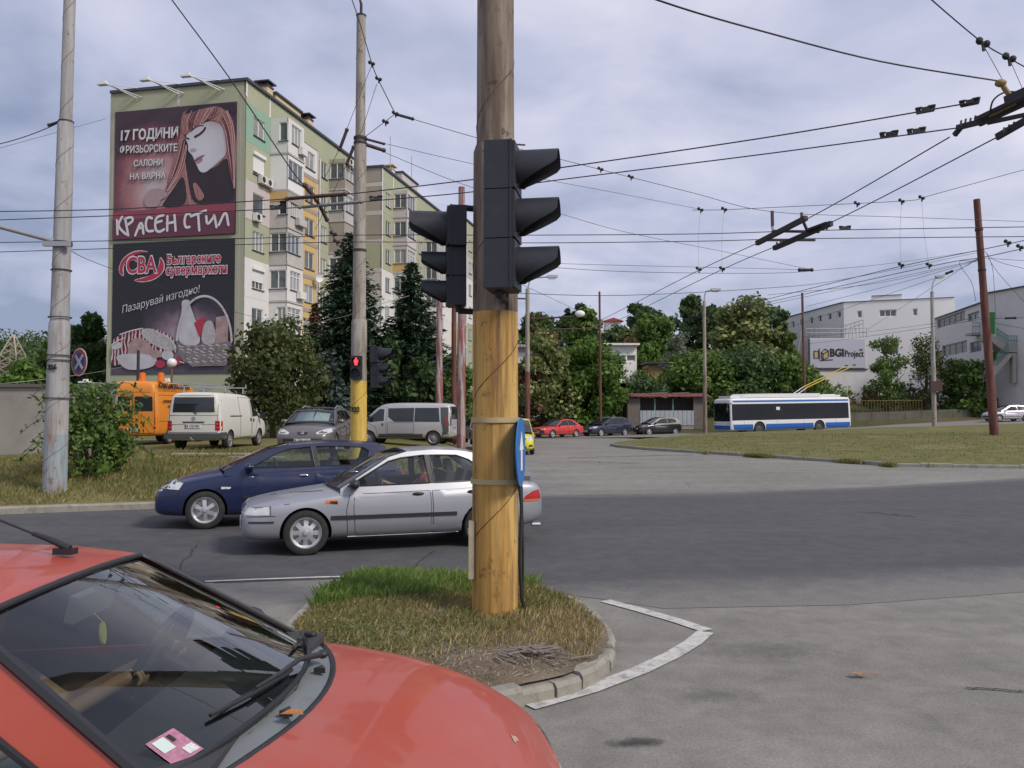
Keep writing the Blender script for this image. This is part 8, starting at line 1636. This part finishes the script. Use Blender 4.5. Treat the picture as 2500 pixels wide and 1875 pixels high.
tag(m.build('gravel', pm('rubble_pale', (.30, .26, .21), .9, var=.3, scale=30)), 'small pale rubble on the bare soil of the traffic island', 'rubble', None, 'stuff')
m = MB()
for i in range(46): a = rr_.gauss(-.5, .5); x, y = rr_.gauss(.08, .12), rr_.gauss(6.05, .06); L = rr_.uniform(.08, .2); z = islz(x, y) + .012 + rr_.random() * .03; m.bar((x, y, z), (x + L * math.cos(a), y + L * math.sin(a), z + rr_.uniform(-.01, .03)), .012, .006)
tag(m.build('bark_chips', pm('bark_chips', (.25, .21, .19), .9, var=.4, scale=30)), 'heap of grey bark splinters on the bare island soil', 'bark chips', None, 'stuff')

# ================================================================== overhead wires
M_wire = pm('wire_dark', (.035, .03, .04), .6, var=.1); M_wirep = pm('cable_pale', (.35, .34, .30), .7); M_ins_grey = pm('insulator_grey', (.2, .2, .21), .6, var=.2); M_ins = pm('insulator_rust', (.075, .035, .033), .6, var=.4, scale=20); M_insy = pm('insulator_ochre', (.30, .20, .08), .6, var=.3, scale=20)
def spline(P, k=6):
    if len(P) < 3: return P
    o = []
    for i in range(len(P) - 1):
        a, b, c, d = P[max(i - 1, 0)], P[i], P[i + 1], P[min(i + 2, len(P) - 1)]
        for j in range(k): t = j / k; o.append(.5 * ((2 * b) + (c - a) * t + (2 * a - 5 * b + 4 * c - d) * t * t + (3 * b - a - 3 * c + d) * t ** 3))
    return o + [P[-1]]
def wire(label, pts, r=.008, name='overhead_wire', mat=M_wire, sag=0, clamps=(), splices=(), ins=()):
    W_ = [at(*p) for p in pts]
    if len(W_) == 2 and sag: a, b = W_; W_ = [a + (b - a) * t + Vector((0, 0, -sag * 4 * t * (1 - t))) for t in [i / 10 for i in range(11)]]
    o = W_[0].copy(); root = thing(name, label, 'wire', o, 0, 'trolley wires' if name == 'trolley_wire' else 'span wires'); Q = spline([p - o for p in W_]); MB().tube(Q, r, 6).build('cable', mat, root, 60)
    for c in clamps:                           # small twin bolted clamps
        p = at(*c) - o; m = MB().ball(p + Vector((-.045, 0, .03)), .045, 8, 6).ball(p + Vector((.045, 0, -.01)), .045, 8, 6).box(p, (.12, .04, .03)); m.bar(p, p + Vector((.01, 0, -.1)), .03, .03); m.build('clamp', M_iron2, root, 50)
    for a, b in splices:                       # bolted splice plates on the contact wire
        p, q = at(*a) - o, at(*b) - o; m = MB().bar(p, q, .05, .02); c = (p + q) / 2; m.bar(p + (q - p) * .3 + Vector((0, 0, .035)), p + (q - p) * .7 + Vector((0, 0, .035)), .05, .05)
        for t in (.02, .12, .22, .72, .82, .92, .98): s = p + (q - p) * t; m.bar(s, s + Vector((.012 * (1 if t > .5 else -1), 0, .06)), .016, .016); m.box(s + Vector((0, 0, .065)), (.035, .035, .018))
        m.build('splice_clamp', M_iron2, root)
    for a, b, rr, mt in ins:
        p, q = at(*a) - o, at(*b) - o; d = q - p; m = MB().tube([p, p + d * .08, p + d * .1, p + d * .9, p + d * .92, q], [rr * .5, rr * .5, rr, rr, rr * .5, rr * .5], 10); m.ball(p + d * .06, rr * 1.3, 8, 6); m.ball(p + d * .94, rr * 1.3, 8, 6); m.build('insulator', mt, root, 40)
    return root
TW = 'trolley_wire'
wire('upper wire of the pair crossing the pink banner and rising to the upper right junction', [(-60, 517, 15.9), (270, 511, 15.4), (633, 490, 14.7), (848, 474, 14.1), (1157, 438, 13), (1350, 412, 12.4), (1875, 335, 11.3), (2380, 249, 10.3)], .0095, TW, splices=(((2238, 277, 10.55), (2281, 269, 10.5)), ((2345, 260, 10.4), (2390, 251, 10.3))), ins=(((692, 486, 14.55), (852, 473, 14.1), .032, M_ins),))
wire('lower wire of the pair crossing the pink banner and rising to the upper right junction', [(-60, 539, 16.7), (633, 512, 15.7), (938, 488, 15), (1157, 468, 14.4), (1350, 441, 13.7), (1875, 375, 12.3), (2340, 312, 11.2)], .0095, TW, splices=(((2150, 336, 11.7), (2191, 330, 11.6)), ((2217, 328, 11.55), (2258, 322, 11.5)), ((903, 489, 15), (932, 487, 15)), ((660, 511, 15.6), (690, 509, 15.6))), ins=(((722, 507, 15.5), (892, 492, 15.1), .03, M_ins_grey),))
wire('upper wire of the level pair crossing the dark banner and running out right', [(-60, 593, 18.7), (560, 583, 18.3), (870, 574, 18), (1300, 574, 17.9), (1700, 571, 17.8), (2020, 562, 17.6), (2560, 553, 17.2)], .0095, TW, splices=(((2050, 560, 17.6), (2076, 559, 17.6)),))
wire('lower wire of the level pair crossing the dark banner and running out right', [(-60, 617, 19.9), (560, 598, 19.2), (870, 591, 18.8), (1300, 593, 18.6), (1700, 589, 18.5), (1950, 583, 18.3), (2560, 577, 18)], .0095, TW)
wire('left wire of the pair running from the upper right junction down to the ridge trees', [(2318, 335, 11.4), (1960, 540, 16.5), (1706, 660, 22.2), (1538, 746, 29.6), (1450, 790, 35)], .0095, TW, clamps=((1706, 657, 22.2),))
wire('right wire of the pair running from the upper right junction down to the ridge trees', [(2440, 332, 11.3), (2025, 545, 16.7), (1763, 658, 22.3), (1545, 765, 31.9), (1470, 800, 37)], .0095, TW, clamps=((1763, 656, 22.3),))
wire('upper wire of the pair curving past the leaning red pole towards the sign box', [(2560, 574, 18), (2399, 609, 19.4), (2187, 653, 21.8), (1875, 730, 27.9), (1700, 772, 33), (1570, 800, 38)], .0095, TW, clamps=((2200, 647, 21.6), (2460, 592, 18.6)))
wire('lower wire of the pair curving past the leaning red pole towards the sign box', [(2560, 593, 18.6), (2400, 628, 20.4), (2267, 651, 21.7), (1875, 738, 28.7), (1620, 795, 37)], .0095, TW, clamps=((2268, 647, 21.6), (2490, 603, 19.2)))
wire('span wire with two clamps from the slim numbered pole to the middle junction', [(965, 278, 20), (1166, 337, 21), (1345, 383, 22), (1688, 470, 24), (1886, 517, 25), (2200, 530, 27), (2560, 543, 30)], .008, clamps=((1466, 413, 22.6), (1540, 432, 23)), ins=(((967, 279, 20), (1010, 291, 20.2), .035, M_iron2),))
wire('thin span wire from the slim pole passing just under the top right visor', [(888, 338, 20.2), (1100, 388, 22), (1335, 439, 25), (1500, 470, 27), (1715, 512, 30)], .0065, ins=(((892, 339, 20.2), (940, 352, 20.5), .03, M_ins),))
wire('thin span wire from the slim pole passing behind the middle visor to the right', [(888, 350, 20.2), (1125, 448, 21.5), (1346, 515, 23), (1525, 566, 24.5), (1770, 615, 27), (1965, 655, 29)], .0065, ins=(((890, 352, 20.2), (940, 368, 20.4), .045, M_ins),))
wire('thick cable sweeping from the yellow pole top to the upper right junction', [(1213, -150, 7.5), (1605, 0, 8.3), (1875, 80, 9.2), (2150, 150, 10), (2440, 198, 10.4)], .010)
wire('cable with two clamps in the top right corner above the junction', [(2235, -40, 9), (2275, 0, 9.2), (2400, 105, 10), (2465, 143, 10.4), (2560, 195, 10.8)], .008, clamps=((2400, 105, 10), (2464, 142, 10.4)))
wire('short hanger from the left corner clamp to the ochre insulator', [(2405, 118, 10), (2446, 192, 10.3)], .004); wire('short hanger from the right corner clamp to the junction', [(2468, 152, 10.4), (2500, 225, 10.5)], .004)
wire('guy cable crossing the pink banner edge down to the rusty wire switch', [(395, -40, 14), (420, 0, 14.1), (560, 190, 14.6), (705, 405, 15), (742, 452, 15.1)], .011, ins=(((742, 450, 15.1), (775, 490, 15.3), .042, M_ins), ((770, 482, 15.3), (800, 540, 15.6), .035, M_iron)))
wire('short wire dropping from the rusty switch to the level pair', [(800, 540, 15.6), (812, 566, 17.9)], .007, clamps=((814, 571, 18), (822, 590, 18.7)))
wire('guy cable descending right from the top of the slim pole to the span node', [(845, -40, 19.6), (875, 45, 19.7), (908, 155, 19.8), (923, 193, 19.9), (965, 278, 20)], .012, clamps=((907, 155, 19.8), (924, 193, 19.9), (965, 277, 20)))
wire('left bridle wire with a rust insulator hanging beside the slim pole', [(905, 165, 19.8), (848, 312, 19.8), (826, 368, 19.9), (790, 440, 22)], .0065, ins=(((848, 314, 19.8), (828, 368, 19.9), .04, M_ins),))
wire('right bridle wire with a rust insulator crossing the slim pole', [(920, 205, 19.85), (877, 335, 19.85), (846, 402, 19.9), (770, 560, 25)], .0065, ins=(((864, 357, 19.85), (846, 402, 19.9), .04, M_ins),))
wire('short wire with a clamp from the span node down to the slim pole band', [(965, 278, 20), (890, 335, 20.1)], .008, clamps=((941, 298, 20),))
wire('wire tied to the upper tube of the left pole and running out left', [(-60, 362, 17), (145, 299, 17.2)], .009, sag=.08, ins=(((118, 306, 17.2), (146, 297, 17.2), .03, M_iron2),)); wire('faint wire from behind the left pole to the top left corner of the building', [(-60, 378, 40), (258, 290, 59)], .012)
wire('thin wire falling from the left pole bracket across the dark banner to the leafy tree', [(172, 612, 17.3), (270, 655, 24), (560, 758, 35), (755, 803, 44)], .008); wire('pale drooping cable between the leafy tree and the conifers', [(500, 862, 46), (590, 838, 45), (720, 800, 44), (850, 770, 42), (920, 745, 42), (1000, 722, 42)], .014, mat=M_wirep)
wire('thin wire running behind the orange van below the basket banner', [(-40, 940, 21), (118, 925, 22), (255, 905, 40), (330, 888, 57)], .008, mat=M_wirep)
wire('span wire carrying four hangers across the middle sky at the right', [(1690, 513, 22.2), (1768, 512, 22.2), (1875, 507, 22.1), (2201, 491, 21.8), (2250, 483, 21.7), (2297, 470, 21.6), (2560, 398, 21)], .008, clamps=((1710, 512, 22.2), (1768, 511, 22.2), (2201, 491, 21.8), (2250, 483, 21.7), (2092, 497, 22)))
for (u, v), (u2, v2), t in (((1710, 514), (1706, 650), 'first hanger from the left below the four hanger span wire'), ((1768, 513), (1763, 650), 'second hanger from the left below the four hanger span wire'), ((2201, 493), (2200, 642), 'third hanger from the left below the four hanger span wire'), ((2250, 485), (2267, 642), 'fourth hanger from the left below the four hanger span wire')): wire(t, [(u, v, 22.0), ((u + u2) / 2 - 3, (v + v2) / 2, 22.0), (u2, v2, 21.9)], .004, mat=M_wirep)
wire('level span wire just below the bottom visor, ending at a dark knot', [(1290, 641, 24), (1525, 648, 25), (1875, 656, 27), (1965, 659, 27)], .0065, ins=(((1950, 659, 27), (1984, 659, 27), .05, M_iron2),))
wire('span wire sagging below the dark knot and rising to the leaning pole', [(1290, 648, 24), (1525, 663, 25), (1875, 667, 27), (2030, 657, 29), (2190, 641, 33), (2388, 612, 46.2)], .008)
FA = [('uppermost distant wire, reaching the leaning red pole from the far left', [(1265, 716, 30), (1525, 721, 31), (1875, 703, 36), (2060, 682, 40), (2390, 616, 46.2)]), ('distant wire second below, sloping down left from the leaning red pole', [(1875, 720, 40), (2150, 690, 43), (2390, 634, 46.2)]), ('distant wire sloping from the leaning red pole to the white building roof', [(1875, 744, 40), (2294, 655, 44), (2390, 632, 46.2)]), ('faint wire sloping from the leaning red pole over the white building corner', [(1970, 748, 60), (2200, 690, 52), (2390, 635, 46.2)]),
      ('wire with a black insulator from the leaning red pole past the box lamp', [(1900, 808, 70), (2280, 680, 52), (2385, 634, 46.2)]), ('steep faint wire from the leaning red pole over the square windows', [(2118, 805, 80), (2350, 654, 50), (2387, 636, 46)]), ('upper low wire from the middle of the leaning red pole to the sign railing', [(1950, 823, 80), (2118, 810, 70), (2402, 774, 46)]), ('lower low wire from the middle of the leaning red pole to the sign railing', [(1970, 840, 80), (2120, 821, 60), (2402, 779, 46)]),
      ('short wire leaving the leaning red pole top band to the right edge', [(2402, 612, 46), (2440, 640, 44), (2560, 668, 40)]), ('level wire leaving the leaning red pole to the right edge', [(2402, 630, 46), (2560, 640, 44)]), ('level wire with a black insulator leaving the middle of the leaning red pole', [(2410, 778, 46), (2560, 774, 44)]), ('wire drooping right from the middle of the leaning red pole', [(2412, 780, 46), (2450, 793, 45.5), (2560, 812, 44)]), ('loose wire hanging from the leaning red pole over the green door', [(2408, 618, 46), (2424, 660, 45.9), (2431, 780, 45.8)]), ('long loose wire falling right of the leaning red pole', [(2408, 618, 46), (2440, 670, 45), (2560, 800, 42)]), ('loose curling wire hanging left of the leaning red pole', [(2385, 640, 46), (2342, 640, 45.8), (2372, 690, 45.8), (2382, 735, 45.8)])]
for t, p in FA: wire(t, p, .012, ins=(((2310, 668, 50.5), (2325, 662, 49.9), .07, M_iron2),) if 'past the box lamp' in t else (((2455, 777, 45.4), (2480, 776, 45.1), .06, M_iron2),) if 'level wire with a black' in t else ())
wire('wire running down left from the lamp by the yellow pole over the ridge', [(1268, 692, 57), (1400, 754, 70), (1500, 806, 90)], .014); wire('second faint wire running down over the slope right of the yellow pole', [(1300, 780, 60), (1380, 830, 80), (1440, 868, 95)], .016)
for z in (12.1 - .4, 9.4): band(P4, z - 0.0, .20, M_iron2, .12, ((t4.x - b4.x) / (t4.z - b4.z) * z, .006 * z))
# ---- junction hardware
def beam(m, a, b, w, h): m.bar(at(*a), at(*b), w, h); return m
def junction(label, origin, parts):
    o = at(*origin); root = thing('wire_junction', label, 'wire fitting', o, 0, 'overhead wire junctions')
    for nm, mat, bs in parts:
        m = MB()
        for a, b, w, h in bs: m.bar(at(*a) - o, at(*b) - o, w, h)
        m.build(nm, mat, root)
    return root
J = junction('big dark trolley wire junction at the right edge under the ochre insulator', (2440, 280, 10.6), [
    ('beam', M_iron2, [((2336, 312, 11.2), (2400, 296, 10.9), .05, .07), ((2390, 300, 10.95), (2560, 222, 10.2), .06, .10), ((2380, 292, 10.9), (2560, 206, 10.1), .04, .05), ((2433, 335, 11.3), (2560, 262, 10.6), .05, .09), ((2410, 300, 10.95), (2560, 268, 10.6), .05, .05), ((2455, 248, 10.35), (2560, 200, 9.9), .07, .12)]),
    ('wooden_strip', M_insy, [((2415, 284, 10.8), (2480, 252, 10.5), .02, .045)]), ('bolt', M_iron2, [((u, v, 11.1), (u + 2, v - 14, 11.1), .02, .02) for u, v in ((2345, 308), (2356, 304), (2368, 302), (2380, 296), (2450, 325), (2462, 318), (2474, 311))] + [((2330, 330, 11.3), (2345, 312, 11.2), .05, .06)])])
o_ = J.location; m = MB().tube([at(2443, 200, 10.4) - o_, at(2452, 215, 10.4) - o_, at(2472, 243, 10.4) - o_], [.03, .035, .03], 10); m.ball(at(2443, 203, 10.4) - o_, (.075, .06, .05), 10, 6); m.build('insulator', M_insy, J, 50); MB().tube(spline([at(2417, 275, 10.7) - o_, at(2425, 245, 10.6) - o_, at(2452, 226, 10.5) - o_, at(2490, 226, 10.4) - o_, at(2540, 240, 10.3) - o_]), .012, 6).build('jumper_cable', M_iron2, J, 60)
J2 = junction('rusty trolley wire junction in the middle of the sky right of the signals', (1930, 560, 17.2), [
    ('beam', M_iron2, [((1848, 594, 18.2), (1968, 532, 16.6), .09, .10), ((1890, 606, 18.4), (2030, 545, 16.7), .09, .10), ((1885, 564, 17.7), (2000, 566, 17.7), .06, .05), ((1860, 586, 18.2), (1990, 586, 18.2), .06, .05), ((1975, 560, 17.2), (2018, 544, 16.8), .05, .05)]),
    ('insulator', M_ins, [((1885, 515, 17.6), (1886, 552, 17.6), .055, .055), ((1957, 521, 16.9), (1957, 536, 16.8), .06, .06), ((1962, 543, 16.9), (1971, 563, 17.3), .05, .05)]), ('insulator_cap', M_wirep, [((1885, 552, 17.6), (1887, 562, 17.6), .04, .04), ((1956, 536, 16.8), (1960, 541, 16.8), .06, .05)]),
    ('bolt', M_iron2, [((u, v, 17.6), (u + 2, v - 9, 17.6), .03, .03) for u, v in ((2002, 562), (2010, 562), (2018, 562), (1950, 582), (1962, 582), (1895, 600), (1905, 596))])])
# arm with a round lamp reaching right from the rusty footed lamp
L5 = [o for o in COL.objects if o.get('label', '').startswith('street lamp with a rusty foot')][0]; o_ = L5.location; MB().tube([at(1288, 779, 57) - o_, at(1432, 771, 57) - o_], .06, 8).build('cross_arm', M_iron, L5); MB().ball(at(1416, 766, 56.9) - o_, (.35, .2, .24), 12, 8).build('cross_arm_lamp', M_trim, L5, 60)
ar_ = thing('hanging_bracket', 'pale bracket arm hung with wires left of the thin dark red pole', 'wire fitting', at(1462, 793, 66)); m = MB().tube(spline([Vector((0, 0, 0)), at(1440, 801, 65) - at(1462, 793, 66), at(1380, 803, 64) - at(1462, 793, 66), at(1350, 804, 63) - at(1462, 793, 66)]), .05, 6); m.build('arm', M_iron, ar_)
